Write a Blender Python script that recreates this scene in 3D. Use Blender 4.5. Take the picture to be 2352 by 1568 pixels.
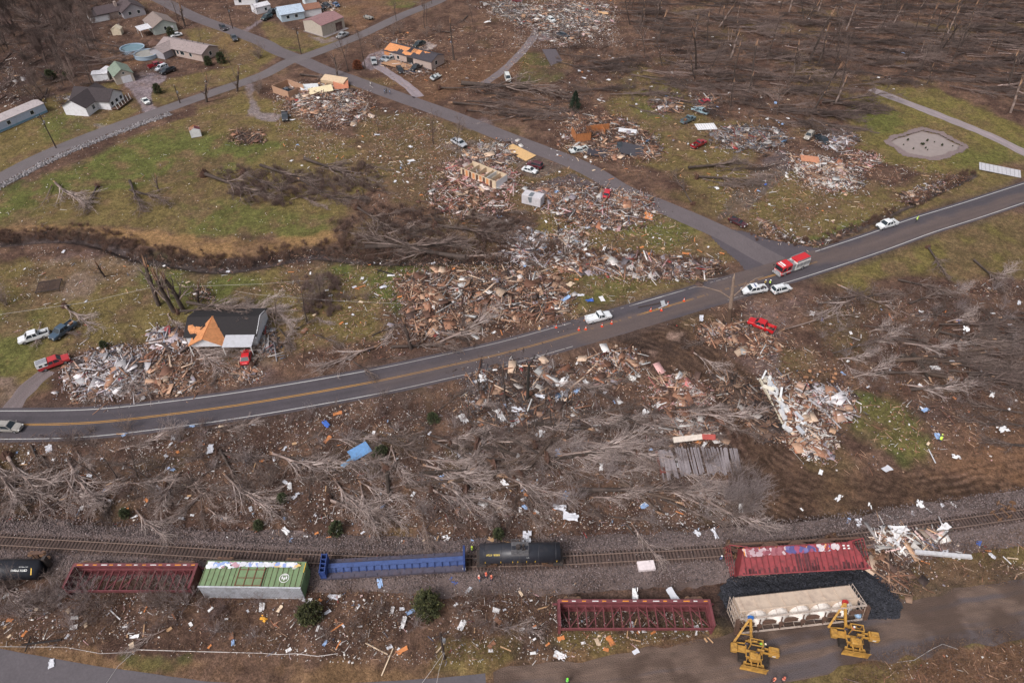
import bpy, bmesh, math, random, zlib
import numpy as np
from mathutils import Vector, Matrix, Euler
for _o in list(bpy.data.objects): bpy.data.objects.remove(_o)
R = math.radians
def hash(s): return zlib.crc32(repr(s).encode())
SC = bpy.context.scene
COL = SC.collection
# ---------------------------------------------------------------- camera, sky, sun
PITCH = R(43.5); CAMH = 98.0; FPX = 1568.0; CX, CY = 1176.0, 784.0
cam_d = bpy.data.cameras.new("camera"); cam = bpy.data.objects.new("camera", cam_d); COL.objects.link(cam)
cam_d.sensor_width = 36; cam_d.lens = 24.0; cam_d.clip_start = 0.5; cam_d.clip_end = 20000
cam.location = (0, 0, CAMH); cam.rotation_euler = (math.pi/2 - PITCH, 0, 0)
SC.camera = cam
SUN_EL, SUN_AZ = R(50), R(-140)      # overcast, soft light from the left behind the camera
w = bpy.data.worlds.new("World"); SC.world = w; w.use_nodes = True
nt = w.node_tree; nt.nodes.clear()
bg = nt.nodes.new('ShaderNodeBackground'); out = nt.nodes.new('ShaderNodeOutputWorld')
sky = nt.nodes.new('ShaderNodeTexSky'); sky.sky_type = 'NISHITA'; sky.sun_disc = False
sky.sun_elevation = SUN_EL; sky.sun_rotation = SUN_AZ; sky.dust_density = 6.0; sky.air_density = 1.0; sky.ozone_density = 1.0
hsv = nt.nodes.new('ShaderNodeHueSaturation'); hsv.inputs['Saturation'].default_value = 0.42
nt.links.new(sky.outputs[0], hsv.inputs['Color']); nt.links.new(hsv.outputs[0], bg.inputs[0])
bg.inputs[1].default_value = 0.135
nt.links.new(bg.outputs[0], out.inputs[0])
sl = bpy.data.lights.new("sun", 'SUN'); sl.energy = 1.65; sl.angle = R(13); sl.color = (1.0, 0.965, 0.985)
sun = bpy.data.objects.new("sun", sl); COL.objects.link(sun)
# direction towards the sun
sd = Vector((math.sin(SUN_AZ)*math.cos(SUN_EL), math.cos(SUN_AZ)*math.cos(SUN_EL), math.sin(SUN_EL)))
sun.rotation_euler = sd.to_track_quat('Z', 'Y').to_euler()
SC.view_settings.view_transform = 'Standard'; SC.view_settings.look = 'None'
SC.view_settings.gamma = 1.0; SC.view_settings.exposure = 0.0

# ---------------------------------------------------------------- survey: map reading -> metres on the ground
ST, CT = math.sin(PITCH), math.cos(PITCH)
def G(x, y, z=0.0):
    dx = (x - CX)/FPX; dy = (y - CY)/FPX
    vy = CT - dy*ST; vz = -ST - dy*CT
    t = (z - CAMH)/vz
    return (dx*t, vy*t, z)
def G2(x, y): p = G(x, y); return (p[0], p[1])
def invG(X, Y):       # numpy: metres -> map reading
    zc = Y*CT + CAMH*ST; yc = -Y*ST + CAMH*CT
    return CX + FPX*X/zc, CY + FPX*yc/zc
def head(a, b):
    p, q = G(*a), G(*b); return math.atan2(q[1]-p[1], q[0]-p[0])
def dist(a, b):
    p, q = G(*a), G(*b); return math.hypot(q[1]-p[1], q[0]-p[0])
def mid(a, b): return ((a[0]+b[0])/2, (a[1]+b[1])/2)

# ---------------------------------------------------------------- colours / materials
def srgb(r, g, b):
    f = lambda c: (c/255/12.92) if c/255 <= 0.04045 else ((c/255+0.055)/1.055)**2.4
    return (f(r), f(g), f(b))
MATS = {}
def mat(name, rgb=None, rough=0.8, metal=0.0, noise=0.25, scale=3.0, bump=0.0, bscale=20.0, coat=0.0, dirt=None, dirt_amt=0.45):
    """principled material with mottling; rgb None = colour comes from the mesh attribute 'Col'"""
    if name in MATS: return MATS[name]
    m = bpy.data.materials.new(name); m.use_nodes = True; N = m.node_tree.nodes; L = m.node_tree.links
    b = N['Principled BSDF']; b.inputs['Roughness'].default_value = rough; b.inputs['Metallic'].default_value = metal
    if coat: b.inputs['Coat Weight'].default_value = coat; b.inputs['Coat Roughness'].default_value = 0.15
    tc = N.new('ShaderNodeTexCoord')
    n = N.new('ShaderNodeTexNoise'); n.inputs['Scale'].default_value = scale; n.inputs['Detail'].default_value = 5; n.inputs['Roughness'].default_value = 0.65
    L.new(tc.outputs['Object'], n.inputs['Vector'])
    if rgb is None:
        c = N.new('ShaderNodeVertexColor'); c.layer_name = 'Col'; cs = c.outputs['Color']
    else:
        c = N.new('ShaderNodeRGB'); c.outputs[0].default_value = (*rgb, 1); cs = c.outputs[0]
    mr = N.new('ShaderNodeMapRange'); mr.inputs[1].default_value = 0.3; mr.inputs[2].default_value = 0.7
    mr.inputs[3].default_value = 1-noise; mr.inputs[4].default_value = 1+noise
    L.new(n.outputs['Fac'], mr.inputs[0])
    mx = N.new('ShaderNodeVectorMath'); mx.operation = 'SCALE'
    L.new(cs, mx.inputs[0]); L.new(mr.outputs[0], mx.inputs['Scale'])
    last = mx.outputs[0]
    if dirt is not None:
        n2 = N.new('ShaderNodeTexNoise'); n2.inputs['Scale'].default_value = scale*0.6; n2.inputs['Detail'].default_value = 8; n2.inputs['Roughness'].default_value = 0.7
        L.new(tc.outputs['Object'], n2.inputs['Vector'])
        r2 = N.new('ShaderNodeMapRange'); r2.inputs[1].default_value = 0.5; r2.inputs[2].default_value = 0.66; r2.inputs[4].default_value = dirt_amt
        L.new(n2.outputs['Fac'], r2.inputs[0])
        mm = N.new('ShaderNodeMix'); mm.data_type = 'RGBA'; mm.inputs[7].default_value = (*dirt, 1)
        L.new(r2.outputs[0], mm.inputs[0]); L.new(last, mm.inputs[6]); last = mm.outputs[2]
    L.new(last, b.inputs['Base Color'])
    if bump:
        n3 = N.new('ShaderNodeTexNoise'); n3.inputs['Scale'].default_value = bscale; n3.inputs['Detail'].default_value = 4
        L.new(tc.outputs['Object'], n3.inputs['Vector'])
        bp = N.new('ShaderNodeBump'); bp.inputs['Strength'].default_value = bump; bp.inputs['Distance'].default_value = 0.2
        L.new(n3.outputs['Fac'], bp.inputs['Height']); L.new(bp.outputs[0], b.inputs['Normal'])
    MATS[name] = m; return m

# ---------------------------------------------------------------- mesh helpers
def mesh_np(name, V, Q=None, T=None, C=None, smooth=False):
    me = bpy.data.meshes.new(name); V = np.asarray(V, np.float32).reshape(-1, 3)
    nq = 0 if Q is None else len(Q); ntr = 0 if T is None else len(T)
    me.vertices.add(len(V)); me.vertices.foreach_set('co', V.ravel())
    li = []
    if nq: li.append(np.asarray(Q, np.int32).ravel())
    if ntr: li.append(np.asarray(T, np.int32).ravel())
    li = np.concatenate(li)
    me.loops.add(len(li)); me.loops.foreach_set('vertex_index', li)
    me.polygons.add(nq+ntr)
    st = np.concatenate([np.arange(nq)*4, nq*4 + np.arange(ntr)*3]).astype(np.int32)
    me.polygons.foreach_set('loop_start', st)
    if smooth: me.polygons.foreach_set('use_smooth', np.ones(nq+ntr, bool))
    me.update(calc_edges=True)
    if C is not None:
        a = me.color_attributes.new('Col', 'FLOAT_COLOR', 'POINT')
        C = np.asarray(C, np.float32)
        if C.shape[1] == 3: C = np.concatenate([C, np.ones((len(C), 1), np.float32)], 1)
        a.data.foreach_set('color', C.ravel())
    return me
def link(name, me, m=None, parent=None, loc=None, rot=None):
    o = bpy.data.objects.new(name, me); COL.objects.link(o)
    if m is not None:
        for mm in (m if isinstance(m, (list, tuple)) else [m]): me.materials.append(mm)
    if parent is not None: o.parent = parent
    if loc is not None: o.location = loc
    if rot is not None: o.rotation_euler = rot
    return o
class MB:
    """collects boxes, tubes, rings into one mesh with optional colours"""
    def __init__(s): s.v = []; s.f = []; s.c = []; s.cur = (0.5, 0.5, 0.5)
    def add(s, vs, fs, col=None):
        b = len(s.v); s.v += [tuple(p) for p in vs]; s.f += [[b+i for i in f] for f in fs]
        s.c += [col or s.cur]*len(vs); return s
    def box(s, x0, x1, y0, y1, z0, z1, col=None, M=None):
        vs = [(x, y, z) for z in (z0, z1) for y in (y0, y1) for x in (x0, x1)]
        if M is not None: vs = [M @ Vector(p) for p in vs]
        return s.add(vs, [(0,2,3,1),(4,5,7,6),(0,1,5,4),(2,6,7,3),(0,4,6,2),(1,3,7,5)], col)
    def bbox(s, x0, x1, y0, y1, z0, z1, b=0.05, col=None):
        """box with chamfered vertical and top edges"""
        r = []
        for (z, i) in ((z0, 0), (z1-b, 0), (z1, b)):
            a0, a1, c0, c1 = x0+i, x1-i, y0+i, y1-i; k = b
            r.append([(a0+k,c0,z),(a1-k,c0,z),(a1,c0+k,z),(a1,c1-k,z),(a1-k,c1,z),(a0+k,c1,z),(a0,c1-k,z),(a0,c0+k,z)])
        return s.loft(r, col=col)
    def loft(s, rings, cap=True, closed=True, col=None):
        n = len(rings[0]); vs = [p for r in rings for p in r]; fs = []
        for k in range(len(rings)-1):
            for i in range(n if closed else n-1):
                j = (i+1) % n; fs.append((k*n+i, k*n+j, (k+1)*n+j, (k+1)*n+i))
        if cap: fs.append(tuple(range(n))[::-1]); fs.append(tuple((len(rings)-1)*n+i for i in range(n)))
        return s.add(vs, fs, col)
    def bar(s, p, q, w, h=None, col=None):
        p, q = Vector(p), Vector(q); d = (q-p)
        if d.length < 1e-6: return s
        h = h or w; z = d.normalized(); u = Vector((0, 0, 1))
        if abs(z.z) > 0.95: u = Vector((0, 1, 0))
        x = z.cross(u).normalized(); y = x.cross(z).normalized()
        r = [[c + x*a*w/2 + y*b*h/2 for a, b in ((-1,-1),(1,-1),(1,1),(-1,1))] for c in (p, q)]
        return s.loft(r, col=col)
    def tube(s, pts, rad, n=8, col=None, cap=True):
        pts = [Vector(p) for p in pts]
        if not isinstance(rad, (list, tuple)): rad = [rad]*len(pts)
        rings = []
        for i, p in enumerate(pts):
            d = (pts[min(i+1, len(pts)-1)] - pts[max(i-1, 0)]).normalized()
            u = Vector((0, 0, 1)) if abs(d.z) < 0.9 else Vector((1, 0, 0))
            x = d.cross(u).normalized(); y = x.cross(d).normalized()
            rings.append([p + (x*math.cos(2*math.pi*k/n) + y*math.sin(2*math.pi*k/n))*rad[i] for k in range(n)])
        return s.loft(rings, cap=cap, col=col)
    def cyl(s, c, r, h, axis='z', n=16, col=None):
        d = {'x': Vector((1,0,0)), 'y': Vector((0,1,0)), 'z': Vector((0,0,1))}[axis]
        c = Vector(c); return s.tube([c-d*h/2, c+d*h/2], r, n, col)
    def quad(s, a, b, c, d, col=None): return s.add([a, b, c, d], [(0,1,2,3)], col)
    def slab(s, a, b, c, d, t, col=None):
        a, b, c, d = map(Vector, (a, b, c, d)); n = (b-a).cross(d-a).normalized()*t
        return s.loft([[a, b, c, d], [a+n, b+n, c+n, d+n]], col=col)
    def mesh(s, name, smooth=False):
        me = bpy.data.meshes.new(name); me.from_pydata([tuple(p) for p in s.v], [], s.f); me.update()
        a = me.color_attributes.new('Col', 'FLOAT_COLOR', 'POINT')
        a.data.foreach_set('color', np.array([(*c, 1) for c in s.c], np.float32).ravel())
        if smooth: me.polygons.foreach_set('use_smooth', [True]*len(me.polygons))
        bm = bmesh.new(); bm.from_mesh(me); bmesh.ops.recalc_face_normals(bm, faces=bm.faces); bm.to_mesh(me); bm.free()
        return me
    def obj(s, name, m, parent=None, smooth=False, loc=None, rot=None): return link(name, s.mesh(name, smooth), m, parent, loc, rot)
def tag(o, label, cat, group=None):
    o['label'] = label; o['category'] = cat
    if group: o['group'] = group
    return o
def structure(o): o['kind'] = 'structure'; return o
def stuff(o, label, cat): o['kind'] = 'stuff'; o['label'] = label; o['category'] = cat; return o
def thing(name, label, cat, loc=(0,0,0), rz=0.0, group=None, rx=0.0, ry=0.0):
    o = bpy.data.objects.new(name, None); COL.objects.link(o); o.empty_display_size = 0.5
    o.location = loc; o.rotation_euler = (rx, ry, rz); return tag(o, label, cat, group)
def copy_thing(src, loc, rz, label, group=None, scale=None, rx=None, ry=None, matmap=None):
    r = src.copy(); COL.objects.link(r); r.location = loc
    e = r.rotation_euler; r.rotation_euler = (e[0] if rx is None else rx, e[1] if ry is None else ry, rz)
    if scale: r.scale = (scale, scale, scale) if not isinstance(scale, (tuple, list)) else scale
    r['label'] = label
    if group: r['group'] = group
    elif 'group' in r: del r['group']
    for ch in src.children:
        c = ch.copy(); COL.objects.link(c); c.parent = r
        for g in ch.children:
            d = g.copy(); COL.objects.link(d); d.parent = c
    return r
def text_mesh(s, size, name='lettering', extrude=0.004, bold=0.0):
    cu = bpy.data.curves.new('t', 'FONT'); cu.body = s; cu.size = size; cu.extrude = extrude; cu.align_x = 'LEFT'; cu.offset = bold
    o = bpy.data.objects.new('t', cu); COL.objects.link(o); dg = bpy.context.evaluated_depsgraph_get()
    me = bpy.data.meshes.new_from_object(o.evaluated_get(dg)); me.name = name
    bpy.data.objects.remove(o); bpy.data.curves.remove(cu)
    me.materials.clear()
    return me
# ---------------------------------------------------------------- numpy noise, polygon distance
def _h(ix, iy, seed):
    n = (ix*374761393 + iy*668265263 + seed*974634541) & 0x7fffffff
    n = ((n ^ (n >> 13))*1274126177) & 0x7fffffff
    return ((n ^ (n >> 16)) & 0xffff)/65535.0
def vnoise(X, Y, s, seed=0):
    x = X/s; y = Y/s; ix = np.floor(x).astype(np.int64); iy = np.floor(y).astype(np.int64)
    fx = x-ix; fy = y-iy; fx = fx*fx*(3-2*fx); fy = fy*fy*(3-2*fy)
    a = _h(ix, iy, seed); b = _h(ix+1, iy, seed); c = _h(ix, iy+1, seed); d = _h(ix+1, iy+1, seed)
    return a+(b-a)*fx+(c-a)*fy+(a-b-c+d)*fx*fy
def fbm(X, Y, s, seed=0, o=4):
    t = 0; a = 1; n = 0
    for i in range(o): t = t+a*vnoise(X, Y, s/2**i, seed+i*17); n += a; a *= 0.55
    return t/n
def poly_sd(X, Y, P):
    """signed distance (negative inside), P in metres"""
    P = np.asarray(P); d2 = np.full(X.shape, 1e18); ins = np.zeros(X.shape, bool)
    for i in range(len(P)):
        ax, ay = P[i]; bx, by = P[(i+1) % len(P)]
        ex, ey = bx-ax, by-ay; L = ex*ex+ey*ey+1e-12
        t = np.clip(((X-ax)*ex+(Y-ay)*ey)/L, 0, 1)
        d2 = np.minimum(d2, (X-ax-t*ex)**2+(Y-ay-t*ey)**2)
        c = (ay > Y) != (by > Y)
        with np.errstate(divide='ignore', invalid='ignore'):
            xi = ax+(Y-ay)*ex/(ey if ey != 0 else 1e-9)
        ins ^= c & (X < xi)
    d = np.sqrt(d2); return np.where(ins, -d, d)
def path_d(X, Y, P):
    P = np.asarray(P); d2 = np.full(X.shape, 1e18)
    for i in range(len(P)-1):
        ax, ay = P[i]; bx, by = P[i+1]; ex, ey = bx-ax, by-ay; L = ex*ex+ey*ey+1e-12
        t = np.clip(((X-ax)*ex+(Y-ay)*ey)/L, 0, 1)
        d2 = np.minimum(d2, (X-ax-t*ex)**2+(Y-ay-t*ey)**2)
    return np.sqrt(d2)
def smooth_path(P, step=1.0):
    """Catmull-Rom through metre points, resampled"""
    P = [np.array(p, float) for p in P]; P = [2*P[0]-P[1]]+P+[2*P[-1]-P[-2]]; o = []
    for i in range(1, len(P)-2):
        n = max(2, int(np.linalg.norm(P[i+1]-P[i])/step))
        for k in range(n):
            t = k/n; p0, p1, p2, p3 = P[i-1], P[i], P[i+1], P[i+2]
            o.append(0.5*((2*p1)+(-p0+p2)*t+(2*p0-5*p1+4*p2-p3)*t*t+(-p0+3*p1-3*p2+p3)*t**3))
    o.append(P[-2]); return np.array(o)
def sstep(a, b, x): t = np.clip((x-a)/(b-a), 0, 1); return t*t*(3-2*t)
# ================================================================ THE SETTING: ground, roads, rails, water
UP = lambda pts: [G2(*p) for p in pts]
HWY = smooth_path(UP([(-420,955),(-200,972),(0,975),(200,971),(400,950),(601,921.5),(848,878.5),(1020,842),(1186,803.5),(1419,737),(1577,690.5),(1770,634),(1871,603),(2010,557),(2118,518),(2230,483),(2352,443),(2500,395),(2700,330)]), 1.0)
ROAD_A = smooth_path(UP([(200,-75),(300,-30),(368,0),(447,39.5),(526,68.4),(601.7,97.3),(637,117),(695,139.4),(742.4,160.5),(795,179),(874,207.8),(979,245),(1058,274),(1180,322),(1300,367),(1366,398),(1432,438),(1511,471),(1590,504),(1669,540),(1735,577),(1790,606)]), 1.0)
ROAD_B = smooth_path(UP([(-250,510),(-100,455),(0,408),(90,362),(184,322),(275,288),(368,255),(500,209),(601,174),(663,142),(716,125),(821,84),(926,35),(1006,3),(1100,-45),(1200,-110)]), 1.0)
ROAD_C = smooth_path(UP([(2000,205),(2047,223),(2118,250),(2197,281),(2276,313),(2352,350),(2480,410)]), 1.0)
ROAD_D = smooth_path(UP([(-300,1515),(-100,1545),(60,1577),(250,1608),(500,1640),(800,1640),(1100,1618),(1350,1582),(1500,1556),(1669,1524),(1934,1463),(2066,1443),(2197,1421),(2352,1393),(2600,1345)]), 1.0)
TRACK = smooth_path(UP([(-500,1205),(-250,1228),(0,1244),(300,1261.5),(600,1280),(820,1289),(1000,1293.5),(1150,1293),(1292,1289),(1432,1282),(1590,1274),(1770,1261),(1934,1241.5),(2118,1215.5),(2352,1181.5),(2600,1142)]), 0.5)
LANE1 = smooth_path(UP([(878,135),(866,150),(885,163),(930,193),(950,210),(962,223)]), 1.0)
LANE2 = smooth_path(UP([(1100,200),(1150,166),(1186,133),(1215,100),(1240,62)]), 1.0)
LANE3 = smooth_path(UP([(1650,508),(1690,475),(1730,450),(1780,412),(1812,385)]), 1.0)
LANE4 = smooth_path(UP([(112,850),(75,880),(45,912),(25,940)]), 1.0)
CREEK = smooth_path(UP([(-300,575),(-100,560),(0,553),(130,543),(220,552),(330,588),(420,602),(490,612),(560,608),(650,592),(720,580),(800,588),(900,594),(1020,592),(1150,592),(1280,590),(1400,602),(1540,622),(1640,618)]), 1.5)
RUT = smooth_path(UP([(1440,770),(1540,790),(1620,850),(1690,950),(1740,1050),(1860,1125),(2050,1150),(2220,1130),(2420,1095)]), 2)
CREEK2 = smooth_path(UP([(1730,540),(1800,560),(1870,560),(1960,530),(2050,490),(2150,440),(2240,400)]), 1.5)
POND = [(2035,324),(2056,314),(2078,309),(2100,300),(2122,296),(2140,302),(2162,305),(2190,322),(2218,335),(2204,345),(2186,350),(2170,360),(2138,363),(2105,358),(2079,353),(2058,337)]

LEAF = srgb(84,65,56); LEAF2 = srgb(108,86,73); OLIVE = srgb(116,104,64); GREEN = srgb(88,98,50); YGREEN = srgb(114,106,60)
STRAW = srgb(150,120,82); MUD = srgb(86,72,66); MUDL = srgb(128,108,102); DARK = srgb(56,48,46); GRAV = srgb(138,127,130); TAN = srgb(132,100,74); COALC = srgb(42,40,42)
ZONES = [([(800,250),(1000,270),(1180,340),(1300,400),(1240,500),(1100,480),(900,470),(840,380)], srgb(106,92,62), .8, 5, .5), ([(1500,440),(1640,420),(1700,480),(1640,510)], OLIVE, .5, 4, .5), ([(870,180),(1200,110),(1230,170),(1060,200),(1000,240)], srgb(112,84,62), .6, 5, .4),   # (polygon, colour, strength, soft metres, breakup)
 ([(-400,-60),(220,-70),(360,-30),(220,60),(240,110),(250,190),(150,225),(60,240),(-400,270)], srgb(70,56,52), .8, 5, .3),
 ([(-400,440),(0,440),(180,372),(400,275),(560,210),(640,235),(660,262),(760,300),(850,340),(880,400),(800,470),(745,545),(600,548),(300,530),(0,520),(-400,520)], OLIVE, .85, 4, .5),
 ([(-400,470),(0,445),(120,400),(260,340),(420,290),(560,300),(640,330),(560,380),(420,400),(300,420),(150,440),(60,500),(-100,520)], GREEN, .75, 7, .9),
 ([(430,470),(600,470),(760,490),(740,545),(600,548),(450,530)], GREEN, .6, 6, .8),
 ([(-400,525),(0,518),(130,515),(300,527),(560,550),(700,545),(770,528),(780,556),(640,580),(540,590),(430,585),(300,552),(130,528),(0,532)], STRAW, .85, 1.5, .5),
 ([(-400,600),(0,598),(330,600),(600,618),(760,608),(900,606),(930,650),(910,700),(885,790),(700,800),(600,790),(430,735),(330,780),(180,800),(100,880),(0,930),(-400,940)], OLIVE, .85, 4, .6),
 ([(330,600),(560,612),(640,640),(560,700),(420,690),(320,650)], GREEN, .7, 7, .8),
 ([(760,600),(900,598),(1000,612),(960,660),(900,700),(800,680),(740,640)], GREEN, .8, 6, .6),
 ([(-100,860),(40,840),(110,790),(60,740),(0,720),(-150,760)], GREEN, .6, 6, .7),
 ([(55,640),(110,600),(200,580),(300,580),(340,600),(310,650),(240,640),(200,690),(120,680),(60,670)], MUDL, .6, 3, 1.0),
 ([(1100,598),(1300,615),(1320,650),(1330,720),(1420,712),(1560,670),(1690,625),(1660,600),(1500,600),(1300,585)], OLIVE, .8, 4, .6),
 ([(1330,640),(1420,635),(1500,655),(1420,700),(1340,700)], GREEN, .5, 5, .8),
 ([(1240,480),(1430,470),(1520,485),(1610,520),(1690,590),(1680,605),(1500,590),(1320,560),(1230,540)], OLIVE, .85, 4, .5),
 ([(1430,500),(1540,490),(1620,540),(1560,560),(1450,545)], GREEN, .5, 5, .8),
 ([(1460,150),(1560,190),(1660,280),(1760,300),(1700,400),(1640,440),(1560,420),(1470,370),(1420,300),(1380,240)], OLIVE, .8, 5, .6),
 ([(1440,200),(1560,200),(1580,280),(1500,310)], GREEN, .45, 6, .8),
 ([(1640,400),(1790,380),(1860,390),(2060,430),(2180,400),(2352,375),(2500,360),(2352,430),(2100,492),(1870,568),(1720,532),(1640,480)], OLIVE, .8, 5, .6),
 ([(1740,540),(1850,545),(1960,505),(2000,500),(1900,560),(1850,570)], GREEN, .7, 2, .5),
 ([(1950,225),(2020,200),(2160,205),(2352,290),(2500,320),(2500,380),(2352,372),(2180,395),(2040,380),(1960,320)], YGREEN, .9, 4, .3),
 ([(1960,250),(2060,255),(2080,290),(2000,320)], GREEN, .55, 5, .6),
 ([(2160,360),(2330,330),(2380,370),(2200,390)], GREEN, .45, 5, .6),
 ([(1880,628),(2000,590),(2120,545),(2352,475),(2600,400),(2700,650),(2352,640),(2180,635),(2050,625),(1960,660)], YGREEN, .8, 4, .5),
 ([(1190,120),(1260,120),(1290,180),(1200,200)], GREEN, .5, 4, .7),
 ([(-200,350),(0,290),(90,230),(200,210),(260,190),(330,252),(240,298),(120,340),(0,392),(-200,460)], OLIVE, .85, 4, .6),
 ([(100,250),(160,235),(230,300),(150,325),(90,310)], GREEN, .6, 4, .7),
 ([(345,215),(385,180),(480,165),(560,150),(600,165),(500,198),(380,240),(350,240)], OLIVE, .85, 2, .5),
 ([(220,110),(300,120),(330,150),(250,150)], TAN, .6, 3, .6),
 ([(420,70),(500,60),(600,100),(640,128),(580,165),(520,150),(500,110),(430,95)], OLIVE, .85, 3, .6),
 ([(470,60),(560,90),(600,105),(560,125),(500,110)], TAN, .4, 3, .7),
 ([(600,45),(700,80),(800,92),(710,122),(620,98)], OLIVE, .85, 3, .5),
 ([(590,100),(700,125),(740,100),(700,118)], GREEN, .7, 1.5, .4),
 ([(760,-40),(980,-40),(960,0),(820,72),(790,60),(740,20)], TAN, .5, 4, .7),
 ([(900,-40),(1010,-40),(940,20),(890,10)], GREEN, .7, 3, .5),
 ([(560,200),(640,230),(630,270),(560,280),(520,240)], OLIVE, .7, 4, .6),
 ([(1896,905),(1960,885),(2040,910),(2100,960),(2140,1040),(2090,1078),(1990,1015),(1905,975)], GREEN, .75, 3, .7),
 ([(1930,960),(2060,930),(2120,1050),(2000,1010)], OLIVE, .5, 4, .9),
 ([(1700,690),(1790,683),(1855,655),(1870,690),(1830,740),(1780,800),(1770,860),(1715,840),(1640,800),(1700,740)], MUDL, .55, 3, .6),
 ([(1390,760),(1520,730),(1640,770),(1700,830),(1780,900),(1760,960),(1800,1080),(1950,1085),(2130,1090),(2352,1100),(2600,1080),(2600,1150),(2352,1140),(2050,1190),(1760,1205),(1710,1100),(1690,1000),(1600,900),(1480,810)], srgb(84,66,54), .95, 4, .2),
 ([(1400,790),(1560,760),(1640,790),(1600,880),(1480,850)], DARK, .55, 4, .7),
 ([(2180,1000),(2280,940),(2400,930),(2500,1080),(2352,1095),(2150,1095)], TAN, .7, 5, .6),
 ([(2100,940),(2300,900),(2352,880),(2500,900),(2400,980),(2200,1000)], MUD, .5, 4, .7),
 ([(1480,1210),(1750,1196),(2050,1180),(2200,1160),(2352,1128),(2600,1090),(2600,1120),(2352,1152),(2200,1180),(2050,1200),(1750,1216)], COALC, .8, 1.5, .5),
 ([(-300,1470),(0,1480),(130,1495),(300,1500),(600,1530),(900,1520),(1170,1500),(1300,1470),(1660,1440),(1700,1470),(1300,1525),(1100,1560),(1000,1600),(500,1620),(200,1570),(0,1510)], STRAW, .45, 2, .9),
 ([(1180,1450),(1400,1440),(1650,1430),(1680,1460),(1500,1480),(1250,1500)], OLIVE, .8, 2, .6),
 ([(280,1505),(420,1515),(400,1545),(300,1535)], GREEN, .5, 1.5, .8),
 ([(1000,1470),(1200,1470),(1180,1530),(980,1560)], OLIVE, .8, 2, .6),
 ([(1990,1290),(2200,1270),(2352,1240),(2500,1220),(2500,1330),(2352,1345),(2100,1390),(2040,1390)], OLIVE, .7, 3, .7),
 ([(2020,1350),(2200,1320),(2352,1300),(2352,1340),(2150,1385)], MUD, .8, 2, .7),
 ([(1900,1540),(2066,1490),(2352,1440),(2600,1400),(2600,1620),(1900,1700)], TAN, .55, 3, .7),
 ([(1700,1560),(1950,1520),(2100,1500),(2000,1600),(1700,1620)], OLIVE, .7, 2, .6),
 ([(2080,1485),(2352,1435),(2600,1400),(2600,1420),(2352,1460),(2100,1500)], GREEN, .6, 1.5, .6),
 ([(1290,1305),(1360,1318),(1620,1330),(1660,1350),(1655,1440),(1280,1440),(1180,1420),(1200,1360)], MUD, .5, 2, .9),
 ([(1650,1380),(1680,1325),(1980,1310),(2050,1350),(2068,1390),(2050,1420),(1990,1440),(1700,1480),(1660,1460)], COALC, .75, 2, .5),
 ([(1185,1440),(1260,1430),(1300,1520),(1200,1560),(1170,1500)], DARK, .6, 1, .8),
 ([(545,800),(640,790),(650,850),(600,885),(560,890),(540,860)], MUDL, .7, 2, .5),
 ([(-100,860),(30,865),(45,900),(20,938),(-100,950)], MUDL, .7, 2, .6),
 ([(302,173),(329,166),(378,170),(381,184),(352,200),(345,223),(350,242),(364,252),(338,268),(313,231),(300,205),(285,195)], GRAV, .95, .6, .2),
 ([(556,193),(588,193),(580,222),(600,258),(648,262),(640,280),(600,276),(568,264),(574,235)], GRAV, .8, .8, .4),
 ([(829,148),(848,126),(897,104),(893,125),(874,140),(882,155),(850,162)], GRAV, .95, .6, .2),
 ([(942,106),(975,93),(1004,104),(990,114),(955,118)], srgb(170,158,152), .95, .4, .2),
 ([(615,42),(585,60),(560,82),(545,78),(590,48),(610,38)], GRAV, .7, .8, .4),
 ([(705,80),(745,90),(800,75),(790,90),(740,100)], GRAV, .7, .8, .4),
 ([(215,285),(250,290),(255,300),(225,306)], GRAV, .7, 1, .5),
 ([(1195,430),(1229,420),(1316,400),(1410,442),(1380,462),(1290,440),(1230,455)], srgb(92,84,86), .9, .8, .3),
 ([(1180,355),(1240,345),(1300,385),(1240,410),(1190,400)], srgb(104,94,94), .6, 1, .5),
 ([(1225,50),(1285,50),(1280,90),(1240,95),(1225,75)], GRAV, .7, 1, .5),
 ([(1675,450),(1760,360),(1800,345),(1822,380),(1790,420),(1720,480),(1650,505)], srgb(98,88,88), .75, 1.2, .5),
 ([(1870,320),(1900,295),(1935,300),(1920,330)], GRAV, .5, 1.5, .5),
 ([(1880,345),(1960,350),(1960,380),(1900,400)], MUD, .6, 2, .6),
 ([(1740,800),(1785,800),(1790,840),(1770,870),(1745,850)], srgb(110,98,100), .7, 1, .4),
 ([(1452,812),(1472,815),(1492,850),(1470,842)], srgb(150,126,112), .8, .5, .2), ([(1535,758),(1575,762),(1560,784),(1530,775)], srgb(150,126,112), .8, .8, .4), ([(1485,800),(1510,805),(1500,815)], srgb(140,116,104), .8, .5, .2), ([(1760,790),(1800,800),(1790,840),(1765,830)], srgb(122,108,108), .7, 1, .4),
 ([(1060,285),(1110,270),(1140,290),(1080,300)], GRAV, .4, 1, .5),
 ([(1010,330),(1090,320),(1120,345),(1060,355)], GRAV, .4, 1, .5),
]
def rows():
    ys = list(np.arange(-700, -60, 1e9))
    a = list(np.concatenate([np.array([-690,-660,-600,-520,-440,-360,-280,-210,-150,-110,-80,-60,-50,-40,-32,-24,-16,-9,-3]), np.arange(0, 1572, 2.8), np.arange(1572, 1800, 12), [1850, 1950, 2100, 2300]]))
    return np.array(a)
ys = rows(); xs = np.concatenate([[-3000,-2000,-1300,-900,-700,-560,-460,-380,-310,-250,-200,-150,-110,-75,-50,-30,-14], np.arange(0, 2356, 2.8), [2370,2390,2415,2450,2490,2540,2600,2670,2750,2850,2980,3150,3400,3800,4600]])
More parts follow.
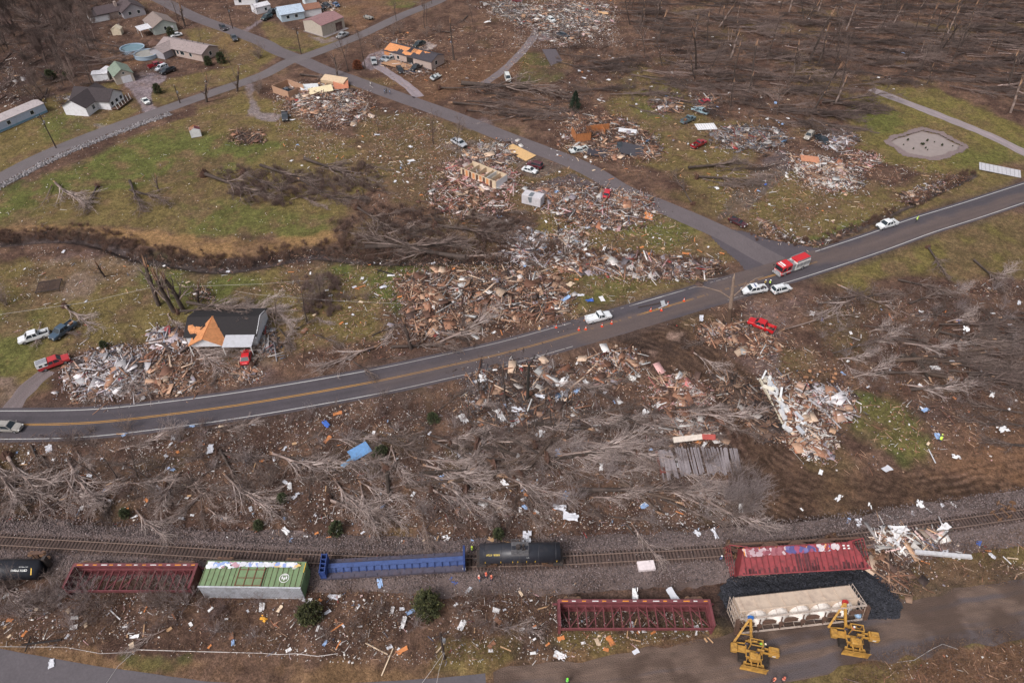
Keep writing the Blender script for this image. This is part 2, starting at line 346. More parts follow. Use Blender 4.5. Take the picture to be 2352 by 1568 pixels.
UX, UY = np.meshgrid(xs, ys)
dxx = (UX-CX)/FPX; dyy = (UY-CY)/FPX; tt = -CAMH/(-ST-dyy*CT)
GX = dxx*tt; GY = (CT-dyy*ST)*tt
def paint(GX, GY):
    """bare colour of the soil, litter and turf at each point"""
    n1 = fbm(GX, GY, 18, 3); n2 = fbm(GX, GY, 4, 9); n3 = fbm(GX, GY, 1.2, 21, 3); n0 = vnoise(GX, GY, 0.5, 77)
    C = np.zeros(GX.shape+(3,))
    base = np.array(LEAF); b2 = np.array(LEAF2); b3 = np.array(OLIVE)
    k = sstep(.35, .65, n2)[..., None]; C[:] = base*(1-k)+b2*k
    k = (sstep(.58, .75, n1)*.4)[..., None]; C = C*(1-k)+b3*k
    for (P, col, st, soft, brk) in ZONES:
        P = UP(P); Pa = np.array(P); m = 10
        box = (GX > Pa[:,0].min()-m) & (GX < Pa[:,0].max()+m) & (GY > Pa[:,1].min()-m) & (GY < Pa[:,1].max()+m)
        if not box.any(): continue
        X = GX[box]; Y = GY[box]
        d = poly_sd(X, Y, P) + (fbm(X, Y, max(2.0, soft*2), 31)-.5)*soft*2.4
        a = sstep(soft*.5, -soft*.5, d)*st
        br = 1-brk*sstep(.44, .62, fbm(X, Y, 9, 55)*.55+n2[box]*.45)
        a = (a*br)[..., None]; C[box] = C[box]*(1-a)+np.array(col)*a
    # rough brown patches in the turf and a fine mottle everywhere
    k = (sstep(.5, .7, n2*.5+n3*.5)*.35)[..., None]; C = C*(1-k)+np.array(srgb(112,86,64))*k
    # creek bed
    for cr, wd in ((CREEK, 4.4), (CREEK2, 1.8)):
        d = path_d(GX, GY, cr)
        a = (sstep(wd, wd*.35, d+(n3-.5)*3)*.85)[..., None]; C = C*(1-a)+np.array(DARK)*a
        a = (sstep(1.0, .4, d+(n2-.5)*1.6)*.6)[..., None]; C = C*(1-a)+np.array(srgb(98,88,86))*a
    d = path_d(GX, GY, RUT); w_ = sstep(9, 4, d+(fbm(GX, GY, 9, 73)-.5)*12)*sstep(.25, .5, fbm(GX, GY, 5, 74)); s_ = np.sin(d*4.2+fbm(GX, GY, 8, 71)*16+fbm(GX, GY, 1.5, 72)*3)*w_*(.4+1.2*vnoise(GX, GY, 3.5, 75)); C *= (1-.36*np.clip(s_+.1, 0, 1))[..., None]; k = (sstep(.5, 1, -s_)*.25*w_)[..., None]; C = C*(1-k)+np.array(srgb(124,102,88))*k
    # verge wear beside the highway
    d = path_d(GX, GY, HWY[::3]); a = (sstep(6.5, 4.2, d+(n2-.5)*3)*.6)[..., None]; C = C*(1-a)+np.array(MUD)*a
    C *= (0.80+0.25*n3+0.18*n0)[..., None]
    C *= np.array([1.0, .975, .995])
    return np.clip(C, 0, 1)
GC = paint(GX, GY)
bump = fbm(GX, GY, 6, 12)*.3
GZ = -0.05-bump*0.5
for cr, wd, dp in ((CREEK, 3.0, 1.5), (CREEK2, 1.8, .7)):
    d = path_d(GX, GY, cr); GZ = GZ-dp*sstep(wd, .4, d)
dp_ = poly_sd(GX, GY, UP(POND)); GZ = GZ-.6*sstep(.6, -1.5, dp_)
for P_, w_ in ((HWY, 6.5), (ROAD_A, 5), (ROAD_B, 6.5), (ROAD_C, 4), (ROAD_D, 8), (LANE1, 3.5), (LANE2, 3.5), (LANE4, 3.5)):
    k = sstep(w_+2, w_, path_d(GX, GY, P_[::3])); GZ = GZ*(1-k)-.014*k
ny, nx = GX.shape
V = np.stack([GX, GY, GZ], -1).reshape(-1, 3)
idx = np.arange(ny*nx).reshape(ny, nx)
Q = np.stack([idx[1:, :-1], idx[1:, 1:], idx[:-1, 1:], idx[:-1, :-1]], -1).reshape(-1, 4)
def ground_mat():
    m = bpy.data.materials.new('ground_soil'); m.use_nodes = True; N = m.node_tree.nodes; L = m.node_tree.links
    b = N['Principled BSDF']; b.inputs['Roughness'].default_value = .95; b.inputs['Specular IOR Level'].default_value = .15
    tc = N.new('ShaderNodeTexCoord'); c = N.new('ShaderNodeVertexColor'); c.layer_name = 'Col'
    last = c.outputs['Color']
    for sc_, amt in ((0.9, .35), (3.5, .42), (0.22, .22)):
        n = N.new('ShaderNodeTexNoise'); n.inputs['Scale'].default_value = sc_; n.inputs['Detail'].default_value = 7; n.inputs['Roughness'].default_value = .72
        L.new(tc.outputs['Object'], n.inputs['Vector'])
        mr = N.new('ShaderNodeMapRange'); mr.inputs[1].default_value = .36; mr.inputs[2].default_value = .64; mr.inputs[3].default_value = 1-amt; mr.inputs[4].default_value = 1+amt
        L.new(n.outputs['Fac'], mr.inputs[0]); s = N.new('ShaderNodeVectorMath'); s.operation = 'SCALE'
        L.new(last, s.inputs[0]); L.new(mr.outputs[0], s.inputs['Scale']); last = s.outputs[0]
    # pale straw flecks
    n = N.new('ShaderNodeTexNoise'); n.inputs['Scale'].default_value = 5.5; n.inputs['Detail'].default_value = 3; n.inputs['Roughness'].default_value = .8
    L.new(tc.outputs['Object'], n.inputs['Vector'])
    mr = N.new('ShaderNodeMapRange'); mr.inputs[1].default_value = .60; mr.inputs[2].default_value = .72; mr.inputs[4].default_value = .5
    L.new(n.outputs['Fac'], mr.inputs[0]); mx = N.new('ShaderNodeMix'); mx.data_type = 'RGBA'; mx.inputs[7].default_value = (*srgb(150,122,104), 1)
    L.new(mr.outputs[0], mx.inputs[0]); L.new(last, mx.inputs[6]); last = mx.outputs[2]
    L.new(last, b.inputs['Base Color'])
    n3 = N.new('ShaderNodeTexNoise'); n3.inputs['Scale'].default_value = 2.2; n3.inputs['Detail'].default_value = 8; n3.inputs['Roughness'].default_value = .75
    L.new(tc.outputs['Object'], n3.inputs['Vector'])
    bp = N.new('ShaderNodeBump'); bp.inputs['Strength'].default_value = .9; bp.inputs['Distance'].default_value = .35
    L.new(n3.outputs['Fac'], bp.inputs['Height']); L.new(bp.outputs[0], b.inputs['Normal'])
    return m
structure(link('ground', mesh_np('ground', V, Q, C=GC.reshape(-1, 3), smooth=True), ground_mat()))

def offset(P, o):
    t = np.gradient(P, axis=0); t /= np.linalg.norm(t, axis=1)[:, None]+1e-9
    n = np.stack([-t[:,1], t[:,0]], 1); return P+n*np.asarray(o).reshape(-1, 1)
MUDONHWY = [([(1330,760),(1390,737),(1500,716),(1570,694),(1600,672),(1650,645),(1700,622),(1790,592),(1868,576),(1960,562),(2060,528),(2200,487),(2352,440),(2600,350),(2600,385),(2352,466),(2118,545),(2000,584),(1900,602),(1840,608),(1780,622),(1740,650),(1700,690),(1600,704),(1500,748),(1400,778),(1330,790)], srgb(102,86,79), .8, 1.0),
            ([(850,870),(1000,835),(1180,780),(1340,735),(1395,730),(1395,750),(1400,780),(1290,808),(1190,832),(1050,862),(850,900)], srgb(100,85,79), .5, 2.5),] if 1 else [([(900,850),(1100,800),(1390,722),(1500,712),(1600,680),(1690,632),(1780,590),(1860,575),(1960,560),(2352,436),(2600,350),(2600,372),(2352,458),(2100,548),(1960,590),(1860,608),(1800,632),(1720,668),(1660,700),(1500,760),(1400,800),(1170,850),(900,905)], srgb(112,94,86), .85, 1.2),
            ([(250,950),(600,905),(900,850),(1000,830),(1000,870),(600,950),(250,990)], srgb(104,90,86), .4, 2)]
def road_colour(X, Y, base, mud=True, worn=.12):
    n2 = fbm(X, Y, 3, 19); n3 = fbm(X, Y, .7, 5, 3)
    C = np.ones(X.shape+(3,))*np.array(base); C *= (1-worn+2*worn*n3)[..., None]*(.9+.2*n2)[..., None]
    a0 = np.zeros(X.shape)
    if mud:
        for P, col, st, soft in MUDONHWY:
            d = poly_sd(X, Y, UP(P))+(fbm(X, Y, 3, 41)-.5)*3
            a = sstep(soft, -soft, d)*st*(.75+.5*(n3-.5)); a0 = np.maximum(a0, a)
            C = C*(1-a[..., None])+np.array(col)*a[..., None]
    return C, a0
def cutpath(P, x0, x1):
    u, v = invG(P[:,0], P[:,1]); return P[(u > x0) & (u < x1)]
def strip(name, P, hw, z, base, m, nl=10, mud=False, soft=False, worn=.12):
    ts = np.linspace(-hw, hw, nl+1)
    jit = (vnoise(P[:,0], P[:,1], 2.5, 8)-.5)*(1.6 if soft and nl == 24 else .5 if soft else .12)
    L = [offset(P, ts[j]*(1+jit/hw)) for j in range(nl+1)]
    A = np.stack(L, 1); X, Y = A[..., 0], A[..., 1]
    C, _ = road_colour(X, Y, base, mud, worn)
    # darker wheel paths / paler crown are real polish of the surface
    if soft:
        lt = np.linspace(-hw, hw, nl+1)[None, :]+0*X; al = np.arange(len(P))[:, None]+0*X; C *= (.72+.56*fbm(lt*3+fbm(al, lt, 9, 3)*2, al*.06, 1.2, 91, 3))[..., None]; k = (sstep(.45, .6, fbm(lt*2+al*.02, al*.09, 2, 33, 3))*(.75 if nl == 24 else 0))[..., None]; C = C*(1-k)+np.array(srgb(84,78,82))*k; k = (sstep(.5, .62, fbm(X, Y, 4, 35))*(.7 if nl == 24 else 0))[..., None]; C = C*(1-k)+np.array(srgb(74,58,50))*k
    if mud:
        lt = ts[None, :]+0*X; al = np.arange(len(P))[:, None]+0*X; C *= (.86+.28*fbm(lt*2.2+fbm(al, lt, 14, 3)*1.5, al*.03, 1.0, 95, 3))[..., None]
        tn = np.abs(np.abs(ts)-1.6); C *= (1-.10*np.exp(-(tn/.5)**2))[None, :, None]
    n, k = X.shape; V = np.stack([X, Y, np.full_like(X, z)], -1).reshape(-1, 3); id_ = np.arange(n*k).reshape(n, k)
    Q = np.stack([id_[:-1, :-1], id_[1:, :-1], id_[1:, 1:], id_[:-1, 1:]], -1).reshape(-1, 4)[:, ::-1]
    return structure(link(name, mesh_np(name, V, Q, C=C.reshape(-1, 3)), m))
M_ASPH = mat('asphalt', None, rough=.85, noise=.14, scale=2.5, bump=.15, bscale=12)
M_PAINT = mat('road_paint', None, rough=.7, noise=.18, scale=6)
M_GRAVEL = mat('gravel', None, rough=.95, noise=.30, scale=7, bump=.8, bscale=6)
strip('highway', HWY, 4.1, 0.012, srgb(76,70,75), M_ASPH, 18, True)
strip('side_road', ROAD_A, 3.1, 0.004, srgb(100,91,93), M_ASPH, 10)
strip('county_road', ROAD_B, 2.7, 0.008, srgb(104,96,97), M_ASPH, 8)
strip('gravel_lane', ROAD_C, 2.0, 0.004, srgb(146,134,136), M_GRAVEL, 8, soft=True)
_o = strip('dirt_road', cutpath(ROAD_D, 1120, 3000), 4.2, 0.004, srgb(104,86,76), M_GRAVEL, 24, soft=True, worn=.3)
strip('bottom_road', cutpath(ROAD_D, -2000, 1125), 4.0, 0.008, srgb(92,86,90), M_ASPH, 10)
strip('driveway', LANE1, 1.7, 0.004, srgb(142,130,134), M_GRAVEL, 6, soft=True)
strip('driveway', LANE2, 1.6, 0.004, srgb(118,108,110), M_GRAVEL, 6, soft=True)
strip('driveway', LANE4, 1.8, 0.004, srgb(116,104,104), M_GRAVEL, 6, soft=True)
def flat_poly(name, P, z, base, m, step=1.0, jit=.4, fac=None):
    """a sheet filling a polygon on the ground, ragged edge"""
    P = UP(P); Pa = np.array(P); x0, y0 = Pa.min(0)-1; x1, y1 = Pa.max(0)+1
    X, Y = np.meshgrid(np.arange(x0, x1, step), np.arange(y0, y1, step)); d = poly_sd(X, Y, P)+(fbm(X, Y, 3, 4)-.5)*jit*2
    ok = d < 0; id_ = np.arange(X.size).reshape(X.shape)
    q = np.stack([id_[:-1, :-1], id_[:-1, 1:], id_[1:, 1:], id_[1:, :-1]], -1).reshape(-1, 4)
    k = (ok[:-1, :-1] | ok[:-1, 1:] | ok[1:, 1:] | ok[1:, :-1]).ravel(); q = q[k]
    C, _ = road_colour(X, Y, base, False); V = np.stack([X, Y, np.full_like(X, z)], -1).reshape(-1, 3)
    return structure(link(name, mesh_np(name, V, q, C=C.reshape(-1, 3)), m))
flat_poly('junction_apron', [(1610,512),(1660,525),(1720,535),(1760,550),(1880,572),(1830,602),(1790,612),(1740,628),(1712,618),(1700,602),(1680,585),(1650,560)], -0.004, srgb(82,75,80), M_ASPH, .4, .1)
# lane paint
def line(name, P, off, wd, col, z=.02, mudfade=True, brk=0.0):
    A = offset(P, off-wd/2); B = offset(P, off+wd/2); C, a = road_colour(P[:,0], P[:,1], col, mudfade, .05)
    V = np.concatenate([np.c_[A, np.full(len(A), z)], np.c_[B, np.full(len(B), z)]]); n = len(A); i = np.arange(n-1)
    C = C*(1-.5*a[:, None])+np.array(srgb(100,86,80))*(.5*a[:, None]); keep = (a[:-1] < .6) & (vnoise(P[:-1,0], P[:-1,1], 2.2, 3) > brk)
    Q = np.stack([i, i+1, n+i+1, n+i], 1)[keep]
    if not len(Q): return None
    return structure(link(name, mesh_np(name, V, Q, C=np.concatenate([C, C])), M_PAINT))
HW2 = smooth_path(HWY[::4], .4)
line('lane_marking', cutpath(HW2, -500, 1892), .16, .13, srgb(186,136,56)); line('lane_marking', cutpath(HW2, -500, 1892), -.16, .13, srgb(186,136,56))
for off, cuts in ((3.35, ((-500, 1330), (1392, 1700), (1893, 2800))), (-3.35, ((-500, 1300), (1640, 1692), (1750, 2800)))):
    for a, b in cuts: line('lane_marking', cutpath(HW2, a, b), off, .17, srgb(190,188,186), mudfade=a < 1700)
# pond
def pond():
    P = UP(POND); c = np.mean(P, 0); P2 = smooth_path([tuple(p) for p in P]+[P[0]], .5)
    V = [(c[0], c[1], -.33)]+[(c[0]+(p[0]-c[0])*.90, c[1]+(p[1]-c[1])*.90, -.33) for p in P2[:-1]]; n = len(V)-1
    T = [(0, 1+i, 1+(i+1) % n) for i in range(n)]
    me = mesh_np('pond_water', V, T=T); return structure(link('pond_water', me, mat('pond_water', srgb(150,136,130), rough=.12, noise=.08, scale=.6)))
pond()
flat_poly('pond_bank', [(2030,324),(2054,312),(2076,306),(2100,297),(2122,293),(2142,299),(2164,302),(2193,320),(2223,335),(2206,348),(2188,353),(2170,363),(2138,366),(2104,361),(2076,356),(2054,339)], -.045, srgb(128,112,110), M_GRAVEL, .5, .8)
# remove: bank sheet would hide the water, so cut it as a ring
_b = bpy.data.objects['pond_bank']; _bm = bmesh.new(); _bm.from_mesh(_b.data)
_P = UP(POND); _c = np.mean(_P, 0)
_in = [tuple(_c+(np.array(p)-_c)*.90) for p in _P]
bmesh.ops.delete(_bm, geom=[f for f in _bm.faces if poly_sd(np.array([f.calc_center_median().x]), np.array([f.calc_center_median().y]), _in)[0]+(random.random()-.5)*.6 < 0], context='FACES')
_bm.to_mesh(_b.data); _bm.free()
# rock strip beside the county road
rk = cutpath(offset(ROAD_B, -4.4), -300, 395)
strip('rock_ditch', rk, 1.0, 0.0, srgb(128,122,124), M_GRAVEL, 6, soft=True)

def boxes_np(pos, size, rot, cols):
    """many boxes at once: pos Nx3, size Nx3, rot Nx3 (euler), cols Nx3"""
    n = len(pos); c = np.array([(x, y, z) for z in (-.5, .5) for y in (-.5, .5) for x in (-.5, .5)])
    P = c[None]*size[:, None]
    ca, sa = np.cos(rot), np.sin(rot); Rx = np.zeros((n, 3, 3)); Ry = Rx.copy(); Rz = Rx.copy()
    Rx[:,0,0] = 1; Rx[:,1,1] = ca[:,0]; Rx[:,2,2] = ca[:,0]; Rx[:,1,2] = -sa[:,0]; Rx[:,2,1] = sa[:,0]
    Ry[:,1,1] = 1; Ry[:,0,0] = ca[:,1]; Ry[:,2,2] = ca[:,1]; Ry[:,0,2] = sa[:,1]; Ry[:,2,0] = -sa[:,1]
    Rz[:,2,2] = 1; Rz[:,0,0] = ca[:,2]; Rz[:,1,1] = ca[:,2]; Rz[:,0,1] = -sa[:,2]; Rz[:,1,0] = sa[:,2]
    M = Rz @ Ry @ Rx; P = np.einsum('nij,nkj->nki', M, P)+pos[:, None]
    f = np.array([(0,2,3,1),(4,5,7,6),(0,1,5,4),(2,6,7,3),(0,4,6,2),(1,3,7,5)])
    Q = (f[None]+8*np.arange(n)[:, None, None]).reshape(-1, 4)
    return P.reshape(-1, 3), Q, np.repeat(cols, 8, 0)
RG = np.random.default_rng(11)
def stones(name, label, P, hw, n, smin, smax, base, z0=0.0):
    i = RG.integers(0, len(P), n); o = RG.uniform(-hw, hw, n); o = np.where((np.abs(o) < 1.35) & (name == 'ballast_stones') & (RG.uniform(0, 1, n) < .93), np.sign(o)*(np.abs(o)+1.9), o); t = np.gradient(P, axis=0); t /= np.linalg.norm(t, axis=1)[:, None]
    nn = np.stack([-t[:,1], t[:,0]], 1); p = P[i]+nn[i]*o[:, None]+RG.uniform(-.6, .6, (n, 2))
    s = RG.uniform(smin, smax, (n, 1))*RG.uniform(.6, 1.2, (n, 3)); c = np.array(base)*RG.uniform(.3, 1.2, (n, 1))
    V, Q, C = boxes_np(np.c_[p, (np.interp(np.abs(o), [0, 1.9, 2.6, 3.9, 5], [.26, .27, .14, .06, -.05]) if name == 'ballast_stones' else np.full(n, z0))+s[:,2]*.3], s, RG.uniform(0, 6, (n, 3)), c)
    return stuff(link(name, mesh_np(name, V, Q, C=C), MATS['gravel']), label, 'rocks')
stones('ditch_rocks', 'pale grey rocks lining the ditch beside the county road', rk, 1.1, 2600, .12, .4, srgb(160,154,156))

# ---- railway
S3 = 3.3
def ballast():
    P = TRACK; off = [-5.0, -3.9, -1.9, 0, 1.9, 2.6, 3.6, 4.3]; zz = [-.12, .05, .28, .28, .28, .12, .05, -.12]; L = []
    for o, z in zip(off, zz):
        j = (fbm(P[:,0], P[:,1], 5, int(abs(o)*7))-.5)*(2.4 if abs(o) > 3 else .2); A = offset(P, -o*(-1)+j*np.sign(o) if abs(o) > 3 else o); L.append(np.c_[A, np.full(len(A), z)])
    A = np.stack(L, 1)
    # subdivide across
    k = 5; fine = []
    for j in range(A.shape[1]-1):
        for s in range(k): fine.append(A[:, j]*(1-s/k)+A[:, j+1]*s/k)
    fine.append(A[:, -1]); A = np.stack(fine, 1); A[..., 2] += (vnoise(A[..., 0], A[..., 1], .35, 3)-.5)*.05
    n, k = A.shape[:2]; id_ = np.arange(n*k).reshape(n, k)
    n3 = fbm(A[..., 0], A[..., 1], 1.0, 8, 3); n2 = fbm(A[..., 0], A[..., 1], 5, 18)
    C = np.ones(A.shape)*np.array(srgb(112,97,93)); C *= (.55+.9*n3)[..., None]
    d = path_d(A[..., 0], A[..., 1], TRACK[::4]); a = (sstep(1.9, 1.0, d)*.75)[..., None]; C = C*(1-a)+np.array(srgb(86,68,60))*a
    a = (sstep(.45, .62, n2)*.65)[..., None]; C = C*(1-a)+np.array(srgb(78,62,56))*a
    Q = np.stack([id_[:-1, :-1], id_[1:, :-1], id_[1:, 1:], id_[:-1, 1:]], -1).reshape(-1, 4)[:, ::-1]
    return structure(link('ballast', mesh_np('ballast', A.reshape(-1, 3), Q, C=C.reshape(-1, 3)), M_GRAVEL))
ballast()
TR = TRACK; tt_ = np.gradient(TR, axis=0); tang = np.arctan2(tt_[:,1], tt_[:,0])
seg = np.r_[0, np.cumsum(np.linalg.norm(np.diff(TR, axis=0), axis=1))]
sp = np.arange(0, seg[-1], .56); tx = np.interp(sp, seg, TR[:,0]); ty = np.interp(sp, seg, TR[:,1]); ta = np.interp(sp, seg, tang)
n = len(sp); V, Q, C = boxes_np(np.c_[tx, ty, np.full(n, .255)], np.tile([.22, 2.6, .14], (n, 1)), np.c_[np.zeros((n, 2)), ta+RG.normal(0, .02, n)], np.array(srgb(62,48,44))*RG.uniform(.5, 1.2, (n, 1)))
structure(link('railway_sleepers', mesh_np('railway_sleepers', V, Q, C=C), mat('sleeper_wood', None, rough=.9, noise=.3, scale=5)))
for s_ in (-1, 1):
    A = offset(TR, s_*.7175); mb = MB()
    rings = []
    for i in range(0, len(A)-1, 1):
        a = tang[i]; nx_, ny_ = -math.sin(a), math.cos(a); rings.append([(A[i,0]+nx_*o, A[i,1]+ny_*o, z) for o, z in ((-.06,.31),(-.035,.48),(.035,.48),(.06,.31))])
    mb.loft(rings); structure(mb.obj('rail', mat('rail_steel', srgb(158,136,124), rough=.45, metal=.5, noise=.2)))
stones('ballast_stones', 'loose grey stones along the railway bed', TRACK, 4.6, 42000, .06, .2, srgb(134,119,117), .05)
# ================================================================ RAIL CARS
M_BLACKP = mat('black_tank_paint', srgb(46,47,54), rough=.42, noise=.12, scale=1.2, dirt=srgb(80,74,74), dirt_amt=.35)
M_DKSTEEL = mat('dark_steel', srgb(62,56,54), rough=.7, noise=.3, scale=4, dirt=srgb(96,70,54))
M_RUST = mat('rusty_steel', srgb(96,72,60), rough=.8, noise=.35, scale=3, dirt=srgb(60,46,40))
M_WHEEL = mat('wheel_rust', srgb(128,98,76), rough=.6, noise=.25, metal=.3, scale=4)
M_MAROON = mat('maroon_paint', srgb(116,62,66), rough=.6, noise=.18, scale=1.5, dirt=srgb(76,48,48), dirt_amt=.6)
M_BLUEP = mat('blue_car_paint', srgb(48,70,128), rough=.55, noise=.15, scale=1.5, dirt=srgb(72,78,104), dirt_amt=.5)
M_DECK = mat('worn_deck', srgb(80,76,90), rough=.8, noise=.25, scale=1.2, dirt=srgb(92,72,72), dirt_amt=.6)
M_GREENP = mat('green_car_paint', srgb(118,140,102), rough=.6, noise=.14, scale=1.2, dirt=srgb(110,104,84), dirt_amt=.5)
M_GALV = mat('galvanised_roof', srgb(198,200,206), rough=.55, noise=.16, scale=2, metal=.15, dirt=srgb(128,124,122), dirt_amt=.5)
M_REDP = mat('red_hopper_paint', srgb(142,60,64), rough=.6, noise=.2, scale=1, dirt=srgb(84,46,48), dirt_amt=.9)
M_CREAM = mat('weathered_cream_paint', srgb(205,184,164), rough=.6, noise=.10, scale=1, dirt=srgb(168,146,132), dirt_amt=.6)
M_WHT = mat('white_lettering', srgb(225,225,222), rough=.6, noise=.1)
M_YEL = mat('yellow_reflector', srgb(225,180,60), rough=.5, noise=.15)
M_OYEL = mat('amber_reflector', srgb(230,150,50), rough=.5, noise=.15)
M_ATTR = mat('painted_surface', None, rough=.6, noise=.15, scale=2)
_wm = {}
def wheel_mesh():
    if 'w' not in _wm:
        m = MB(); m.tube([(0,-.07,0),(0,-.04,0),(0,-.04,0),(0,.07,0)], [.50,.50,.455,.455], 20); m.tube([(0,-.075,0),(0,.09,0)], .12, 10); _wm['w'] = m.mesh('wheel', False)
        m = MB(); m.tube([(0,-.98,0),(0,.98,0)], .085, 8); _wm['a'] = m.mesh('axle')
        m = MB()
        for s in (-1, 1):
            y = s*1.02
            m.loft([[(x, y-.08, z) for x, z in pr] if k == 0 else [(x, y+.08, z) for x, z in pr] for k in (0, 1) for pr in [[(-1.25,.52),(-1.05,.38),(-.55,.36),(-.3,.22),(.3,.22),(.55,.36),(1.05,.38),(1.25,.52),(1.2,.68),(.5,.82),(-.5,.82),(-1.2,.68)]]])
        m.box(-.22, .22, -1.05, 1.05, .50, .80); m.tube([(0,0,.8),(0,0,.92)], .2, 10); _wm['f'] = m.mesh('truck_frame')
        for k in 'wa': _wm[k].materials.append(M_WHEEL)
        _wm['f'].materials.append(M_RUST)
    return _wm
def bogie(parent, x, y=0, z=0, rz=0, rx=0):
    W = wheel_mesh(); f = link('wheel_truck', W['f'], None, parent, (x, y, z), (rx, 0, rz))
    for sx in (-.88, .88):
        link('axle', W['a'], None, f, (sx, 0, .5))
        for s in (-1, 1): link('wheel', W['w'], None, f, (sx, s*.76, .5), (0, 0, 0 if s > 0 else math.pi))
    return f
def wheelset(loc, rz, label, tilt=0.0, n=1):
    W = wheel_mesh()
    t = thing('wheelset', label, 'wheelset', (loc[0], loc[1], 0), rz)
    link('axle', W['a'], None, t, (0, 0, .5), (tilt, 0, 0))
    for s in (-1, 1): link('wheel', W['w'], None, t, (0, s*.76, .5+s*.76*tilt), (0, 0, 0 if s > 0 else math.pi))
    return t
def loose_truck(p, rz, label, z=.45, rx=0.0, ry=0.0):
    W = wheel_mesh(); g = G(*p); t = thing('wheel_truck', label, 'wheel truck', (g[0], g[1], z), rz, rx=rx, ry=ry)
    link('side_frame', W['f'], None, t)
    for sx in (-.88, .88):
        link('axle', W['a'], None, t, (sx, 0, .5))
        for s in (-1, 1): link('wheel', W['w'], None, t, (sx, s*.76, .5), (0, 0, 0 if s > 0 else math.pi))
def coupler(mb, x, s): mb.box(min(x, x+s*.7), max(x, x+s*.7), -.12, .12, .75, .98)
def letter(t, s, size, m, M, name='lettering', bold=.0):
    me = text_mesh(s, size, extrude=.006, bold=bold); me.materials.append(m); o = bpy.data.objects.new(name, me); COL.objects.link(o); o.parent = t; o.matrix_local = M; return o
def graffiti(parent, x0, x1, z0, z1, y, seed, pal, name='graffiti', m=None):
    """bubbly spray-paint bands: many overlapping thin blobs 4 mm proud of the panel"""
    rg = random.Random(seed); mb = MB(); k = 0; x = x0
    while x < x1:
        w = rg.uniform(.5, 1.1); col = pal[rg.randrange(len(pal))]; c2 = pal[rg.randrange(len(pal))]
        for j in range(rg.randint(3, 6)):
            cx = x+rg.uniform(0, w); cz = rg.uniform(z0+.25, z1-.25); n = 9; ra = rg.uniform(.22, .6); rb = rg.uniform(.15, .45); a0 = rg.uniform(0, 3)
            yy = y+(.003+.0012*k)*(1 if y > 0 else -1); k = (k+1) % 14
            pts = []
            for i in range(n):
                a = 2*math.pi*i/n; r = rg.uniform(.75, 1.2); px = ra*r*math.cos(a); pz = rb*r*math.sin(a)
                pts.append((cx+px*math.cos(a0)-pz*math.sin(a0), yy, min(z1, max(z0, cz+px*math.sin(a0)+pz*math.cos(a0)))))
            mb.add(pts, [tuple(range(n))], col if j % 2 else c2)
        x += w*.55
    return mb.obj(name, M_ATTR, parent)
def centerbeam(p0, p1, label, lit=1.0, rx=math.pi/2, z=1.42):
    c = mid(p0, p1); L = dist(p0, p1); g = G(*c); rz = head(p0, p1)
    t = thing('centerbeam_flatcar', label, 'flat car', (g[0], g[1], z), rz, rx=rx); h = L/2; H = 4.45
    d = MB(); d.box(-h, h, -1.4, 1.4, 1.02, 1.16); d.box(-h, h, -1.42, -1.3, .78, 1.3); d.box(-h, h, 1.3, 1.42, .78, 1.3); d.box(-h, h, -.35, .35, .55, 1.02)
    for i in range(17): x = -h+.6+i*(L-1.2)/16; d.box(x-.05, x+.05, -1.3, 1.3, .82, 1.02)
    coupler(d, h, 1); coupler(d, -h, -1); d.obj('deck', M_MAROON, t)
    f = MB(); n = 17; xs_ = [-h+.35+i*(L-.7)/n for i in range(n+1)]
    f.box(-h+.2, h-.2, -.28, .28, H, H+.16); f.box(-h+.2, h-.2, -.3, .3, 1.16, 1.3)
    for i, x in enumerate(xs_): f.box(x-.07, x+.07, -.12, .12, 1.3, H)
    f.obj('centre_truss', M_MAROON, t)
    b = MB()
    for i in range(1, n-1, 2):
        u = 1 if i < n/2 else -1; a, c_ = (xs_[i], xs_[i+2]) if i+2 <= n else (xs_[i], xs_[i+1])
        if u > 0: b.bar((a, 0, H-.05), (c_, 0, 1.3), .13, .1)
        else: b.bar((a, 0, 1.3), (c_, 0, H-.05), .13, .1)
    b.bar((xs_[0], 0, 1.3), (xs_[1], 0, H-.6), .1); b.obj('diagonal_bracing', M_MAROON, t)
    for s in (-1, 1):
        b = MB(); x = s*h; b.box(min(x, x-s*.1), max(x, x-s*.1), -1.4, 1.4, 1.0, H+.15)
        for y in (-1.4, -.7, 0, .7, 1.28): b.box(min(x-s*.12, x-s*.34), max(x-s*.12, x-s*.34), y, y+.12, 1.0, H+.1)
        b.box(min(x-s*.09, x-s*.36), max(x-s*.09, x-s*.36), -1.41, 1.41, H+.08, H+.2)
        b.obj('bulkhead', M_MAROON, t)
    pal = [M_OYEL, M_WHT, M_OYEL, M_WHT]
    for i in range(15):
        x = -h+.6+i*(L-1.6)/14; q = MB(); q.box(x, x+(.55 if i % 3 else .9), 1.422, 1.428, 1.0, 1.14); q.obj('reflective_strip', pal[(i*7) % 4], t)
    for s in (-1, 1): bogie(t, s*(h-2.2))
    return t
